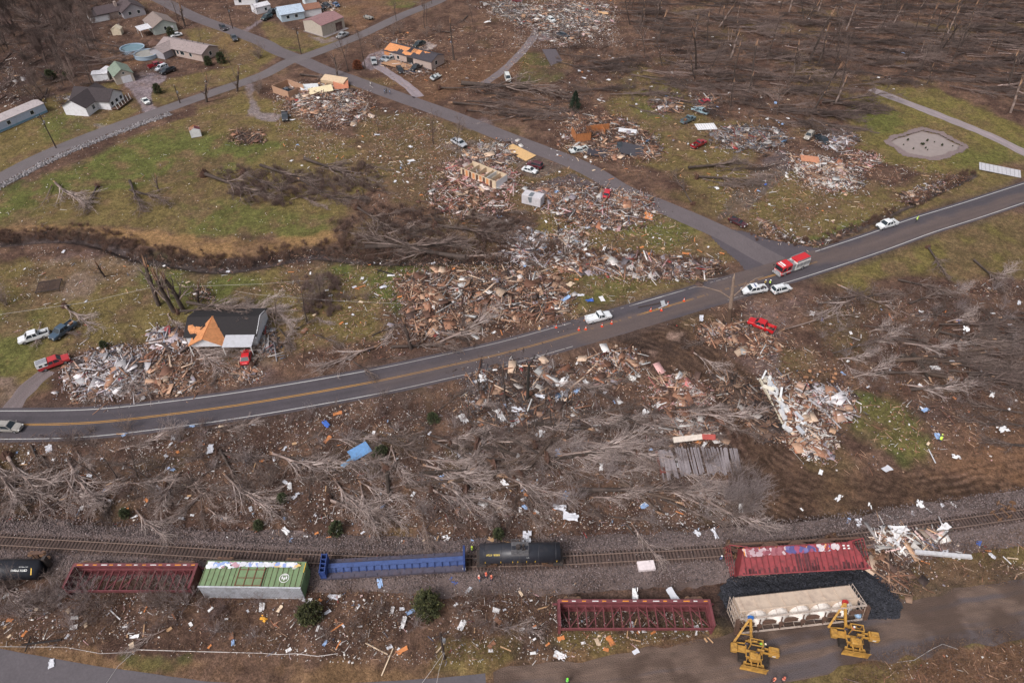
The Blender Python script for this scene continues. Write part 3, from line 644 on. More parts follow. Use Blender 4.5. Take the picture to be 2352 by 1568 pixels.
# car on its side at left, and the one further right
centerbeam((193,1303),(473,1303), 'maroon open truss flat car on its side left of the green topped boxcar')
centerbeam((1278,1384),(1620,1384), 'maroon open truss flat car on its side below the upright black tank car')
def boxcar():
    p0, p1 = (481,1341), (707,1344); g = G(*mid(p0, p1)); L = dist(p0, p1)
    t = thing('boxcar', 'green boxcar lying on its side with grey corrugated roof towards the road', 'boxcar', (g[0], g[1]+.1, 1.62), head(p0, p1), rx=math.pi/2)
    h = L/2; Z0, Z1 = -2.0, 2.1
    rb = MB(); m = MB(); m.box(-h, h, -1.55, 1.55, Z0, Z1-.05, col=None)
    # ribs on both sides and the ends
    for s in (-1, 1):
        for i in range(20):
            x = -h+.08+i*(L-.16)/19
            if abs(x) > 1.9: rb.box(x-.035, x+.035, min(s*1.55, s*1.62), max(s*1.55, s*1.62), Z0+.1, Z1-.1)
        for i in range(6): y = -1.4+i*.56; m.box(min(s*h, s*(h+.09)), max(s*h, s*(h+.09)), y-.05, y+.05, Z0+.1, Z1-.1)
        m.box(-h, h, min(s*1.55, s*1.66), max(s*1.55, s*1.66), Z0, Z0+.12)
    m.obj('body', M_GREENP, t); rb.obj('side_rib', mat('rib_rust', srgb(88,84,60), rough=.8, noise=.4, scale=3, dirt=srgb(110,70,50)), t)
    r = MB(); n = 64
    for i in range(n):
        x0 = -h-.05+i*(L+.1)/n; w = (L+.1)/n; r.loft([[(x0, y, Z1-.02), (x0+w*.3, y, Z1+.08), (x0+w*.7, y, Z1+.08), (x0+w, y, Z1-.02)] for y in (-1.6, 1.6)])
    r.box(-h-.07, h+.07, -1.66, -1.58, Z1-.1, Z1+.1); r.box(-h-.07, h+.07, 1.58, 1.66, Z1-.1, Z1+.1)
    r.obj('roof', M_GALV, t)
    d = MB(); d.box(-2.1, 1.6, 1.57, 1.69, Z0+.15, Z1-.12)
    dd = d.obj('sliding_door', M_GREENP, t)
    b = MB()
    for x in (-2.15, -.9, .35, 1.6): b.box(x-.06, x+.06, 1.69, 1.77, Z0+.1, Z1-.1)
    for z in (Z0+.2, -.6, .7, Z1-.25): b.box(-2.15, 1.65, 1.69, 1.76, z-.04, z+.04)
    b.obj('door_frame', mat('rust_brown', srgb(112,72,54), rough=.85, noise=.35, scale=4), dd)
    graffiti(t, -h+.4, -2.3, Z0+.1, -.7, 1.65, 4, [srgb(225,225,230), srgb(205,210,220), srgb(190,150,160), srgb(235,235,235), srgb(150,170,215)])
    graffiti(t, -2.0, 5.6, Z0+.15, -1.0, 1.775, 9, [srgb(230,230,232), srgb(150,165,215), srgb(215,215,220), srgb(225,190,120), srgb(200,205,215)])
    # round emblem: ring and three leaves
    e = MB(); cx, cz, rr = h-2.7, .62, .72; N = 28
    for i in range(N):
        a, b2 = 2*math.pi*i/N, 2*math.pi*(i+1)/N
        e.quad(*[(cx+r*math.cos(q), 1.652, cz+r*math.sin(q)) for r, q in ((rr, a), (rr, b2), (rr*.86, b2), (rr*.86, a))])
    for k, (dx, dz) in enumerate(((-.3, -.05), (0, .12), (.3, -.05))):
        e.add([(cx+dx+.13*math.cos(2*math.pi*i/8), 1.652, cz+dz+.27*math.sin(2*math.pi*i/8)) for i in range(8)], [tuple(range(8))])
    for dz in (-.42, -.55): e.box(cx-.35, cx+.35, 1.65, 1.654, cz+dz-.03, cz+dz+.03)
    e.box(h-1.9, h-1.2, 1.65, 1.654, -1.15, -1.02); e.box(h-1.9, h-1.4, 1.65, 1.654, -.95, -.83)
    e.obj('emblem', M_WHT, t)
    y = MB(); y.box(h-.12, h-.02, 1.665, 1.672, Z0+.2, Z0+1.7); y.obj('reflective_strip', M_YEL, t)
    u = MB(); u.box(-h, h, -1.5, 1.5, Z0-.25, Z0); u.box(-h, h, -.3, .3, Z0-.5, Z0-.25); u.obj('underframe', M_DKSTEEL, t)
    for s in (-1, 1): bogie(t, s*(h-2.2), 0, Z0-1.15)
boxcar()
def blue_flat():
    p0, p1 = (741,1307), (1070,1288); g = G(*mid(p0, p1), z=1.3); L = dist(p0, p1)*.985
    g = (g[0], g[1]); t = thing('bulkhead_flatcar', 'blue bulkhead flat car standing upright but derailed beside the black tank car', 'flat car', (g[0], g[1], .18), head(p0, p1)); h = L/2
    d = MB(); d.box(-h, h, -1.45, 1.45, 1.0, 1.15)
    d.obj('deck', M_DECK, t)
    s_ = MB()
    for s in (-1, 1): s_.box(-h, h, min(s*1.46, s*1.56), max(s*1.46, s*1.56), .75, 1.2)
    for i in range(12):
        x = -h+1.4+i*(L-2.8)/11
        for s in (-1, 1): s_.box(x-.08, x+.08, min(s*1.2, s*1.62), max(s*1.2, s*1.62), 1.2, 1.28)
    s_.obj('side_sill', M_DECK, t)
    c = MB(); n = 18
    c.loft([[(x, -.62, 1.16), (x, .42, 1.16), (x, .3, 1.9), (x, -.2, 1.9)] for x in (-h+1, h-.1)])
    c.box(-h+1, h-.1, -.36, .36, 2.0, 2.1); c.box(-h+1, h-.1, -.62, -.5, 1.16, 1.3); c.box(-h+1, h-.1, .5, .62, 1.16, 1.3)
    c.obj('centre_beam', mat('bright_blue_paint', srgb(70,88,136), rough=.5, noise=.12, scale=1.5, dirt=srgb(52,62,100), dirt_amt=.6), t)
    for i in range(n+1):
        c = MB(); x = -h+1+i*(L-1.1)/n; c.loft([[(xx, -.78, 1.16), (xx, .5, 1.16), (xx, .4, 2.03), (xx, -.32, 2.03)] for xx in (x-.06, x+.06)]); c.obj('beam_rib', mat('navy_paint', srgb(36,52,98), rough=.6, noise=.2), t)
    for s, wd in ((-1, .9), (1, .28)):
        b = MB(); x0, x1 = (s*h, s*(h-wd)); a, bb = min(x0, x1), max(x0, x1)
        b.box(a, bb, -1.56, 1.56, 1.16, 1.5)
        b.box(a, a+.12, -1.56, 1.56, 1.5, 3.1); b.box(bb-.12, bb, -1.56, 1.56, 1.5, 3.1)
        for y in (-1.5, -.8, -.1, .6, 1.38): b.box(a+.12, bb-.12, y, y+.12, 1.5, 3.05)
        b.obj('bulkhead', M_BLUEP, t)
    q = MB(); q.box(h-.02, h+.02, -1.575, -1.565, 1.3, 2.0); q.box(h-.42, h-.36, -1.572, -1.566, 1.4, 2.1); q.obj('reflective_strip', M_WHT, t)
    u = MB(); u.box(-h+.5, h-.5, -.35, .35, .55, 1.0); coupler(u, h, 1); coupler(u, -h, -1); u.obj('underframe', M_DKSTEEL, t)
    for s in (-1, 1): bogie(t, s*(h-2.1))
blue_flat()
def tank(t, L, rad, zc):
    h = L/2; m = MB(); pts, rr = [], []
    for k in range(6): a = math.pi/2*k/5; pts.append((-h+.62*(1-math.sin(a)), 0, zc)); rr.append(max(.02, rad*math.cos(a*.0+math.pi/2-a)) if 0 else max(.02, rad*math.sin(a)))
    pts = []; rr = []
    for k in range(7): a = math.pi/2*k/6; pts.append((-h+.65*(1-math.sin(a)) - 0, 0, zc)); rr.append(rad*math.sqrt(max(0, 1-(1-math.sin(a))**1.6)) if k else .05)
    p2 = [(-p[0], 0, zc) for p in pts[::-1]]; r2 = rr[::-1]
    m.tube(pts+p2, rr+r2, 36); return m
def tank_car():
    p0, p1 = (1096,1292.5), (1291,1289); g = G(*mid(p0, p1)); L = dist(p0, p1)-1.0
    t = thing('tank_car', 'black tank car standing upright on the rails beside the blue flat car', 'tank car', (g[0], g[1], .28), head(p0, p1)); rad, zc = 1.52, 2.62; h = L/2
    tank(t, L, rad, zc).obj('tank', M_BLACKP, t, smooth=True)
    b = MB()
    for x in (-h+.7, -h/2.2, h/2.2, h-.7): b.tube([(x-.04,0,zc),(x+.04,0,zc)], rad+.012, 36)
    b.obj('weld_band', M_BLACKP, t)
    pm = mat('walkway_grey', srgb(92,90,92), rough=.7, noise=.25, scale=3)
    p = MB(); p.box(-1.3, 1.3, -1.0, 1.0, zc+rad-.12, zc+rad-.04)
    for x in (-1.25, 1.2): p.box(x, x+.05, -1.0, 1.0, zc+rad-.05, zc+rad+.5) if 0 else None
    for x in (-1.28, -.4, .45, 1.24):
        for y in (-.98, .94): p.box(x, x+.05, y, y+.05, zc+rad-.05, zc+rad+.75)
    for y in (-.98, .94):
        p.box(-1.28, 1.29, y, y+.05, zc+rad+.7, zc+rad+.76); p.box(-1.28, 1.29, y, y+.05, zc+rad+.3, zc+rad+.35)
    for x in (-1.28, 1.24): p.box(x, x+.05, -.98, .98, zc+rad+.7, zc+rad+.76)
    p.loft([[(x, -1.12, zc+rad-.5), (x, -.98, zc+rad-.1), (x, -.9, zc+rad-.16), (x, -1.02, zc+rad-.52)] for x in (-1.3, 1.3)])
    p.obj('platform', pm, t)
    v = MB(); v.cyl((-.25, 0, zc+rad+.2), .36, .5, n=18); v.cyl((-.25, 0, zc+rad+.5), .26, .14, n=14); v.cyl((.55, .2, zc+rad+.2), .16, .55); v.cyl((.7, -.35, zc+rad+.15), .12, .4); v.box(.3, .5, -.5, -.2, zc+rad-.04, zc+rad+.3)
    v.obj('manway', M_DKSTEEL, t)
    l = MB()
    for s in (-.22, .22): l.bar((-.0+s, -1.02, zc+rad-.4), (s, -1.66, .9), .05)
    for k in range(8): z = 1.0+k*.33; l.box(-.22, .22, -1.66+max(0, (z-2.3))*.28, -1.62+max(0, (z-2.3))*.28, z, z+.04)
    l.obj('ladder', M_DKSTEEL, t)
    s = MB(); s.box(-h-.5, h+.5, -.35, .35, .8, 1.12)
    for sg in (-1, 1):
        s.box(min(sg*(h+.5), sg*(h-1.0)), max(sg*(h+.5), sg*(h-1.0)), -1.4, 1.4, 1.05, 1.16); coupler(s, sg*(h+.4), sg)
        for y in (-1.38, 1.33): s.box(min(sg*(h+.45), sg*(h+.4)), max(sg*(h+.45), sg*(h+.4)), y, y+.05, 1.16, 2.2)
        s.box(min(sg*(h+.45), sg*(h+.4)), max(sg*(h+.45), sg*(h+.4)), -1.38, 1.38, 2.15, 2.2)
        s.box(sg*(h-1.4)-.3, sg*(h-1.4)+.3, -1.1, 1.1, 1.0, 1.7)
    s.obj('underframe', M_DKSTEEL, t)
    for sg in (-1, 1): bogie(t, sg*(h-1.35))
    # number on the flank facing the camera, near the top left
    def onflank(x, ang):     # ang above horizontal on the near flank
        n = Vector((0, -math.cos(ang), math.sin(ang))); up = Vector((0, math.sin(ang), math.cos(ang)))
        p = Vector((x, 0, zc))+n*(rad+.012); return Matrix(((1, up.x, n.x, p.x), (0, up.y, n.y, p.y), (0, up.z, n.z, p.z), (0, 0, 0, 1)))
    letter(t, "UTLX 682803", .36, mat('yellow_lettering', srgb(205,180,90), rough=.6, noise=.1), onflank(-h+1.0, R(46)), bold=.012)
    letter(t, "LD LMT", .14, M_WHT, onflank(h-5.2, R(30)))
    for x in (-h+.85, -h+3.2, -h+5, -.35, 1.0, 2.3, h-.55):
        q = MB(); q.box(-.05, .05, -.2, .2, 0, .006); o = q.obj('reflector', M_YEL, t); o.matrix_local = onflank(x, R(2))
tank_car()
def tank_car_side():
    p0, p1 = (-105,1320), (104,1318); g = G(*mid(p0, p1)); L = dist(p0, p1)
    t = thing('tank_car', 'black tank car lying on its side with upside down white lettering among bare shrubs', 'tank car', (g[0], g[1], 1.5), head(p0, p1)); h = L/2; rad = 1.5
    tank(t, L, rad, 0).obj('tank', M_BLACKP, t, smooth=True)
    def of(x, ang):
        n = Vector((0, -math.cos(ang), math.sin(ang))); up = -Vector((0, math.sin(ang), math.cos(ang))); xr = Vector((-1, 0, 0))
        p = Vector((x, 0, 0))+n*(rad+.012); return Matrix(((xr.x, up.x, n.x, p.x), (xr.y, up.y, n.y, p.y), (xr.z, up.z, n.z, p.z), (0, 0, 0, 1)))
    letter(t, "CBTX 780043", .42, M_WHT, of(h-1.0, R(62)), bold=.01); letter(t, "LD LT 2000 GAL", .2, M_WHT, of(h-1.0, R(78)))
    for x in (h-.4, h-5.5, h-11):
        q = MB(); q.box(-.07, .07, -.5, .5, 0, .006); o = q.obj('reflector', M_YEL, t); o.matrix_local = of(x, R(50))
    u = MB(); u.box(-h-.4, h+.5, 1.35, 1.6, -.4, .4); u.box(h+.1, h+.6, .9, 1.6, -1.2, 1.2); u.obj('underframe', M_DKSTEEL, t)
    W = wheel_mesh()
    for s in (-1, 1):
        f = bogie(t, s*(h-1.3), .75, 0, 0, -math.pi/2); f.location = (s*(h-1.3), 2.7, 0); f.rotation_euler = (R(90), 0, 0)
tank_car_side()
def hopper_red():
    p0, p1 = (1676,1312), (1974,1290); g = G(*mid(p0, p1)); L = dist(p0, p1)
    t = thing('hopper_car', 'red graffiti covered hopper car tipped over beside its spilled coal', 'hopper car', (g[0], g[1]+.5, 1.75), head(p0, p1)-.02, rx=R(112)); h = L/2; Z0, Z1 = -1.75, 2.2
    m = MB(); e = 1.9
    for s in (-1, 1):
        y0, y1 = (s*1.5, s*1.56); a, b = min(y0, y1), max(y0, y1)
        m.loft([[(-h+e, y, Z0), (h-e, y, Z0), (h, y, Z1), (-h+.4, y, Z1)] for y in (a, b)])
    for s in (-1, 1):   # sloped ends
        xa, xb = (h, h-e) if s > 0 else (-h+.4, -h+e)
        m.slab((xa, -1.5, Z1), (xa, 1.5, Z1), (xb, 1.5, Z0), (xb, -1.5, Z0), .06)
    m.slab((-h+e, -1.5, Z0), (h-e, -1.5, Z0), (h-e, 1.5, Z0), (-h+e, 1.5, Z0), -.06)
    for s in (-1, 1): m.box(-h+.35, h+.05, min(s*1.5, s*1.68), max(s*1.5, s*1.68), Z1-.12, Z1+.06)
    m.obj('body', M_REDP, t)
    r = MB(); n = 21
    for s in (-1, 1):
        for i in range(n):
            x = -h+1.6+i*(L-2.6)/(n-1); zb = Z0+max(0, (abs(x)-(h-e))/e*(Z1-Z0))
            r.box(x-.05, x+.05, min(s*1.56, s*1.68), max(s*1.56, s*1.68), min(zb, Z1-.3), Z1-.12)
    r.obj('side_rib', mat('rib_dark_red', srgb(112,46,50), rough=.7, noise=.3, scale=2), t)
    graffiti(t, -h+1.9, -1.7, Z0+.12, -.35, 1.69, 21, [srgb(176,150,156), srgb(150,90,98), srgb(196,176,180), srgb(134,72,82)])
    graffiti(t, -2.2, 1.3, Z0+.12, -.45, 1.71, 33, [srgb(86,84,136), srgb(110,104,150), srgb(150,74,100), srgb(80,76,124)])
    graffiti(t, 1.3, 5.6, Z0+.05, -.6, 1.70, 37, [srgb(200,136,84), srgb(196,184,186), srgb(104,108,160), srgb(150,64,68), srgb(142,60,64)])
    q = MB()
    for x, z in ((h-4.2, -1.4), (h-3.6, -1.4), (h-3.6, -1.0), (h-2.9, -1.35), (h-2.9, -.95), (h-6.0, -1.3)): q.box(x, x+.35, 1.682, 1.687, z, z+.2)
    q.obj('lettering', M_WHT, t)
    q = MB(); q.box(-h+1.7, -h+1.82, 1.69, 1.70, Z0+.1, Z0+1.2)
    for x in (-6.2, -3.6, 3.1, 5.9): q.box(x, x+.1, 1.69, 1.696, Z0+.1, Z0+.5)
    q.obj('reflective_strip', M_OYEL, t)
    sm = mat('dark_stain', srgb(84,44,48), rough=.75, noise=.3, scale=2); rs = random.Random(3); q = MB()
    for x0_, x1_, za in ((-.9, 2.4, -.3), (h-4.2, h-1.4, .6), (-h+1.5, -h+3, 1.4)):
        x = x0_
        while x < x1_: zt = za+rs.uniform(-1.0, 1.2); q.box(x, x+rs.uniform(.15, .44), 1.563, 1.567, zt, Z1-.15); x += .46
    x = -h+1
    while x < h-.6: q.box(x, x+.3, 1.563, 1.567, Z1-.15-rs.uniform(.1, .9), Z1-.13); x += rs.uniform(.3, .8)
    q.obj('soot_stain', sm, t)
    u = MB(); u.box(-h-.3, h+.2, -.3, .3, Z0-.9, Z0-.55)
    for k in range(3): x = (-1+k)*4.2; u.loft([[(x-1.6, -1.3, Z0), (x+1.6, -1.3, Z0), (x+1.6, 1.3, Z0), (x-1.6, 1.3, Z0)], [(x-.5, -.9, Z0-.8), (x+.5, -.9, Z0-.8), (x+.5, .9, Z0-.8), (x-.5, .9, Z0-.8)]])
    u.obj('underframe', M_RUST, t)
    f = MB()   # open end frame with ladders
    for s in (-1, 1):
        x = s*(h if s > 0 else h+.2)
        for y in (-1.5, -.5, .5, 1.44): f.bar((x, y, Z0-.5), (x, y, Z1-.1), .08)
        for z in np.linspace(Z0-.5, Z1-.2, 9): f.bar((x, -1.5, z), (x, 1.5, z), .05)
        f.bar((x, -1.5, Z0-.5), (s*(h-e-.6), -1.5, Z0-.1), .12); f.bar((x, 1.5, Z0-.5), (s*(h-e-.6), 1.5, Z0-.1), .12)
    f.obj('end_frame', M_REDP, t)
hopper_red()
def hopper_cream():
    p0, p1 = (1682,1436), (1962,1402); g = G(*mid(p0, p1)); L = dist(p0, p1)
    t = thing('hopper_car', 'cream covered hopper car on its side held by two yellow side boom tractors', 'hopper car', (g[0], g[1]+.2, 2.1), head(p0, p1)-.01, rx=R(-104)); h = L/2; Z0, Z1 = -.4, 2.5
    m = MB(); pr = [(-1.55, Z0), (-1.6, Z1-.5), (-1.1, Z1), (1.1, Z1), (1.6, Z1-.5), (1.55, Z0)]
    m.loft([[(x*(1 if abs(x) > 0 else 1), y, z) for y, z in pr] for x in (-h+.6, h-.6)])
    m.obj('body', M_CREAM, t)
    r = MB()
    for s in (-1, 1): r.box(-h+.4, h-.4, min(s*1.6, s*1.72), max(s*1.6, s*1.72), Z0-.1, Z0+.1)
    for i in range(9): x = -h+1.2+i*(L-2.4)/8; r.box(x-.03, x+.03, -1.64, -1.58, Z0, Z1-.5)
    r.obj('side_sill', M_CREAM, t)
    wm = mat('white_hopper_cone', srgb(222,214,206), rough=.55, noise=.1, scale=2, dirt=srgb(160,140,125), dirt_amt=.45)
    n = 5
    for k in range(n):
        x = -h+2.9+k*(L-5.8)/(n-1); c = MB(); c.tube([(x,0,Z0-.05),(x,0,Z0-.35),(x,0,Z0-1.0),(x,0,Z0-1.35)], [1.62,1.55,.7,.3], 22)
        for j in range(11): a = 2*math.pi*j/11; c.bar((x+1.4*math.cos(a), 1.4*math.sin(a), Z0-.3), (x+.45*math.cos(a), .45*math.sin(a), Z0-1.18), .05)
        o = c.obj('hopper_outlet', wm, t, smooth=False)
        c = MB(); c.tube([(x,0,Z0-1.3),(x,0,Z0-1.55)], .36, 12); c.tube([(x,-1.2,Z0-1.35),(x,1.2,Z0-1.35)], .09, 8); c.obj('valve', M_RUST, o)
    f = MB()
    for s in (-1, 1):
        for xx in (s*(h-.55), s*h):
            for y in (-1.55, -.5, .5, 1.5): f.bar((xx, y, Z0-1.1), (xx, y, Z1-.2), .07)
        for z in np.linspace(Z0-1.1, Z1-.2, 8): f.bar((s*h, -1.55, z), (s*h, 1.55, z), .06)
        for y in (-1.55, 1.5): f.bar((s*(h-.6), y, Z0-.1), (s*h, y, Z0-1.1), .1)
    for y in (-1.5, 1.5):
        f.box(-h, h, y-.08, y+.08, Z0-1.25, Z0-1.05)
        for i in range(12): x = -h+.8+i*(L-1.6)/11; f.bar((x, y, Z0-1.1), (x+.2, y, Z0), .06)
    f.obj('end_frame', mat('pale_frame', srgb(186,170,158), rough=.7, noise=.2, dirt=srgb(110,90,80), scale=3), t)
    b = MB(); b.box(-h-.3, h+.3, -.28, .28, Z0-1.1, Z0-.8); b.box(-h-.5, -h, -1.3, 1.3, Z0-1.5, Z0-.9); b.box(h, h+.5, -1.3, 1.3, Z0-1.5, Z0-.9); b.obj('underframe', M_RUST, t)
    k = MB(); k.box(-h+.8, h-.8, -.35, .35, Z1+.02, Z1+.08)
    for i in range(10): x = -h+1.4+i*(L-2.8)/9; k.cyl((x, 0, Z1+.12), .3, .16, n=12); k.bar((x, -1.1, Z1), (x, -.35, Z1+.25), .05)
    k.obj('roof_walk', M_CREAM, t)
hopper_cream()
# ---- loose trucks and wheelsets knocked off the train
loose_truck((1676,1268), 1.1, 'dark wheel truck on the rails at the left end of the red hopper car', .55, .15)
loose_truck((1912,1248), .5, 'dark wheel truck on the rails above the right part of the red hopper car', .55, -.2, .3)
for i, (x, y, rz, lb) in enumerate(((2003,1276,.2,'rusty wheelset just right of the red hopper car, lower of two'),(1992,1267,1.3,'rusty wheelset just right of the red hopper car, upper of two'),
        (2285,1188,.35,'rusty wheelset across the rails far right, the left one of the rail pair'),(2307,1181,.4,'rusty wheelset across the rails far right, the right one of the rail pair'),
        (2300,1163,.95,'rusty wheelset in the ballast above the rails at far right'),(2322,1166,-.5,'rusty wheelset in the ballast nearest the right edge'))):
    wheelset(G(x, y), rz, lb)
# ---- coal spill
def coal():
    rg = np.random.default_rng(5)
    for poly, nm, lb, hh, n in (([(1658,1362),(1672,1335),(1800,1330),(1990,1310),(2040,1345),(2066,1378),(2058,1404),(2030,1420),(1995,1415),(1960,1375),(1880,1368),(1760,1385),(1690,1400)], 'coal_pile', 'black coal spilled in front of the red hopper car', .75, 9000),):
        P = UP(poly); Pa = np.array(P); x0, y0 = Pa.min(0); x1, y1 = Pa.max(0)
        X, Y = np.meshgrid(np.arange(x0-1, x1+1, .3), np.arange(y0-1, y1+1, .3)); d = poly_sd(X, Y, P)+(fbm(X, Y, 2.5, 3)-.5)*2.4
        Z = hh*sstep(0, -2.2, d)*(.6+.8*fbm(X, Y, 1.5, 6)); ok = d < .1; id_ = np.arange(X.size).reshape(X.shape)
        q = np.stack([id_[:-1, :-1], id_[:-1, 1:], id_[1:, 1:], id_[1:, :-1]], -1).reshape(-1, 4); k = (ok[:-1, :-1] | ok[1:, 1:]).ravel()
        C = np.ones(X.shape+(3,))*np.array(srgb(36,37,42))*(.6+.8*fbm(X, Y, .6, 9, 3))[..., None]
        o = link(nm, mesh_np(nm, np.stack([X, Y, Z+.0-.02], -1).reshape(-1, 3), q[k], C=C.reshape(-1, 3)), mat('coal', None, rough=.7, noise=.5, scale=6, bump=1, bscale=5)); stuff(o, lb, 'coal')
        px = rg.uniform(x0, x1, n*2); py = rg.uniform(y0, y1, n*2); dd = poly_sd(px, py, P)+(fbm(px, py, 2.5, 3)-.5)*2.4; kk = dd < .8; px, py, dd = px[kk], py[kk], dd[kk]
        pz = hh*sstep(0, -2.2, dd)*(.6+.8*fbm(px, py, 1.5, 6)); s = rg.uniform(.08, .3, (len(px), 3))
        V, Q, C = boxes_np(np.c_[px, py, pz+.03], s, rg.uniform(0, 6, (len(px), 3)), np.array(srgb(44,45,52))*rg.uniform(.4, 1.9, (len(px), 1)))
        stuff(link('coal_lumps', mesh_np('coal_lumps', V, Q, C=C), MATS['coal']), 'loose lumps of black coal around the tipped red hopper car', 'coal')
coal()
# ================================================================ SIDE BOOM TRACTORS
M_CY = mat('machine_yellow', srgb(180,136,64), rough=.6, noise=.25, scale=2.5, dirt=srgb(116,84,48), dirt_amt=.75)
M_TRK = mat('crawler_track', srgb(52,44,40), rough=.9, noise=.3, scale=5)
def sideboom(p, rz, label, tip, blk, redcap=False):
    g = G(*p); t = thing('side_boom_tractor', label, 'pipelayer tractor', (g[0], g[1], 0), rz); SX, SY = 1.15, .66; t.scale = (SX, SY, 1)
    # local: -Y is the front with the blade; +Y the rear, X to the sides
    for s in (-1, 1):
        m = MB(); x0, x1 = (s*.95, s*1.75); a, b = min(x0, x1), max(x0, x1)
        pr = [(-2.0,.1),(-2.3,.5),(-2.0,.92),(1.6,1.0),(2.05,.55),(1.7,.1)]
        m.loft([[(x, y, z) for y, z in pr] for x in (a, b)])
        for i in range(15): y = -1.95+i*.26; m.box(a-.04, b+.04, y, y+.1, .94, 1.04)
        m.obj('crawler_track', M_TRK, t)
    m = MB(); m.bbox(-1.0, 1.0, -1.4, 1.9, .6, 1.35, .08); m.bbox(-.62, .62, -2.1, -.6, 1.0, 2.0, .12); m.cyl((.0, -1.3, 2.05), .3, .3, n=12); m.box(-.48, .48, -2.16, -2.1, 1.05, 1.9)
    m.obj('engine_hood', M_CY, t)
    m = MB()
    for x in (-.75, .65):
        for y in (.2, 1.5): m.box(x, x+.1, y, y+.1, 1.35, 2.9)
    for a in ((-.78, .78, .15, .3), (-.78, .78, 1.45, 1.62)): m.box(*a, 2.85, 2.98)
    m.box(-.78, -.66, .3, 1.45, 2.85, 2.98); m.box(.66, .78, .3, 1.45, 2.85, 2.98); m.obj('cab_frame', M_CY, t)
    m = MB(); m.box(-.35, .35, .8, 1.2, 1.35, 1.6); m.box(-.35, .35, 1.15, 1.25, 1.6, 2.1); m.box(-.92, .92, .1, 1.7, 1.36, 1.42); m.box(-.9,.9,-1.3,-.6,1.36,1.44); m.obj('seat', M_TRK, t)
    # counterweight on the right, with decks
    m = MB(); m.bbox(1.7, 2.9, -.3, 1.5, 1.0, 1.75, .08); m.bbox(1.85, 2.75, .2, 1.2, 1.75, 2.15, .06); m.box(1.0, 1.75, .0, .25, 1.1, 1.4); m.box(1.0, 1.75, .95, 1.2, 1.1, 1.4)
    cw = m.obj('counterweight', M_CY, t)
    m = MB(); m.box(2.1, 2.5, -.306, -.3, 1.2, 1.5); m.obj('placard', M_WHT, cw)
    # winch drums
    m = MB(); m.cyl((-.2, 1.9, 1.5), .35, 1.1, 'x', 14); m.cyl((.7, .3, 1.6), .28, .8, 'x', 12); m.box(-.95, .95, 1.65, 2.15, .9, 1.3); m.obj('winch', M_CY, t)
    # left deck and tank
    m = MB(); m.bbox(-2.75, -2.0, -.9, .9, 1.0, 1.6, .08); m.box(-2.1, -1.0, -.6, .9, .98, 1.1); m.obj('side_deck', M_CY, t)
    # dozer blade and push arms
    m = MB(); pr = [(y+.75, z) for y, z in [(-4.15,.15),(-4.0,.5),(-4.05,1.2),(-4.25,1.6),(-4.32,1.58),(-4.16,1.2),(-4.12,.5),(-4.28,.12)]]
    m.loft([[(x, y, z) for y, z in pr] for x in (-1.55, 1.55)]); bl = m.obj('blade', M_CY, t)
    m = MB()
    for s in (-1, 1): m.bar((s*1.2, -3.3, .55), (s*.85, -1.2, .75), .3); m.bar((s*.3, -3.35, 1.15), (s*.45, -2.1, 1.3), .12)
    m.box(-1.2, 1.2, -2.7, -2.3, .55, .8); m.obj('push_arm', M_CY, bl)
    # A-shaped boom from the left track frame to the tip
    q = G(tip[0], tip[1], tip[2]); c, s = math.cos(-rz), math.sin(-rz); dx, dy = q[0]-g[0], q[1]-g[1]
    T = Vector(((dx*c-dy*s)/SX, (dx*s+dy*c)/SY, tip[2]))
    b0, b1 = Vector((-1.65, 1.9, 1.0)), Vector((-1.65+1.7*1, 2.6, 1.1))
    b0, b1 = Vector((T.x-1.35, 1.3, 1.05)), Vector((T.x+.75, 1.6, 1.05))
    m = MB(); m.bar(b0, T, .27); m.bar(b1, T, .27)
    for k in (.35, .7): m.bar(b0.lerp(T, k), b1.lerp(T, k), .1)
    m.bar(b0, b1, .2); bo = m.obj('boom', M_CY, t)
    m = MB(); m.cyl(T+Vector((0, 0, .1)), .38, .4, 'y', 14); m.cyl(T+Vector((.0, 0, -.5)), .25, .3, 'y', 12)
    m.obj('sheave_block', mat('block_red' if redcap else 'block_blue', srgb(176,46,48) if redcap else srgb(46,104,176), rough=.5, noise=.15), bo)
    m = MB()
    for o in (-.12, .12): m.bar(T+Vector((o, 0, 0)), Vector((o, 1.9, 1.8)), .03); m.bar(T+Vector((o, 0, 0)), T+Vector((o*2, .9, -1.6)), .03)
    m.obj('cable', M_DKSTEEL, t)
    for x, y, z in ((-.9, 1.2, 1.35), (.9, .4, 1.3), (.3, -.4, 1.5), (-.5, 1.9, 1.7), (1.2, 1.4, 1.1)): m = MB(); m.bbox(x-.18, x+.18, y-.15, y+.15, z, z+.3, .04); m.obj('valve_box', mat('block_dark', srgb(80,70,76), rough=.5), t)
    m = MB(); m.cyl((.35, -.8, 2.25), .07, .6); m.obj('exhaust_pipe', M_DKSTEEL, t)
sideboom((1727,1504), R(-12), 'yellow side boom tractor with blue top block, left one of the pair', (1724,1418,4.6), None)
sideboom((1955,1470), R(-10), 'yellow side boom tractor with red top block, right one of the pair', (1941,1382,4.6), None, True)
m = MB(); m.tube([(0,0,0),(0,0,.3),(0,0,.5),(0,0,.6)], [.5,.55,.4,.1], 12); g = G(1968,1412,1.2)
tag(m.obj('tarp_bundle', mat('pale_blue_plastic', srgb(150,180,210), rough=.5), loc=(g[0], g[1], 1.2), rot=(0,.4,0)), 'pale blue bundle hanging at the right end of the cream hopper car', 'bundle')
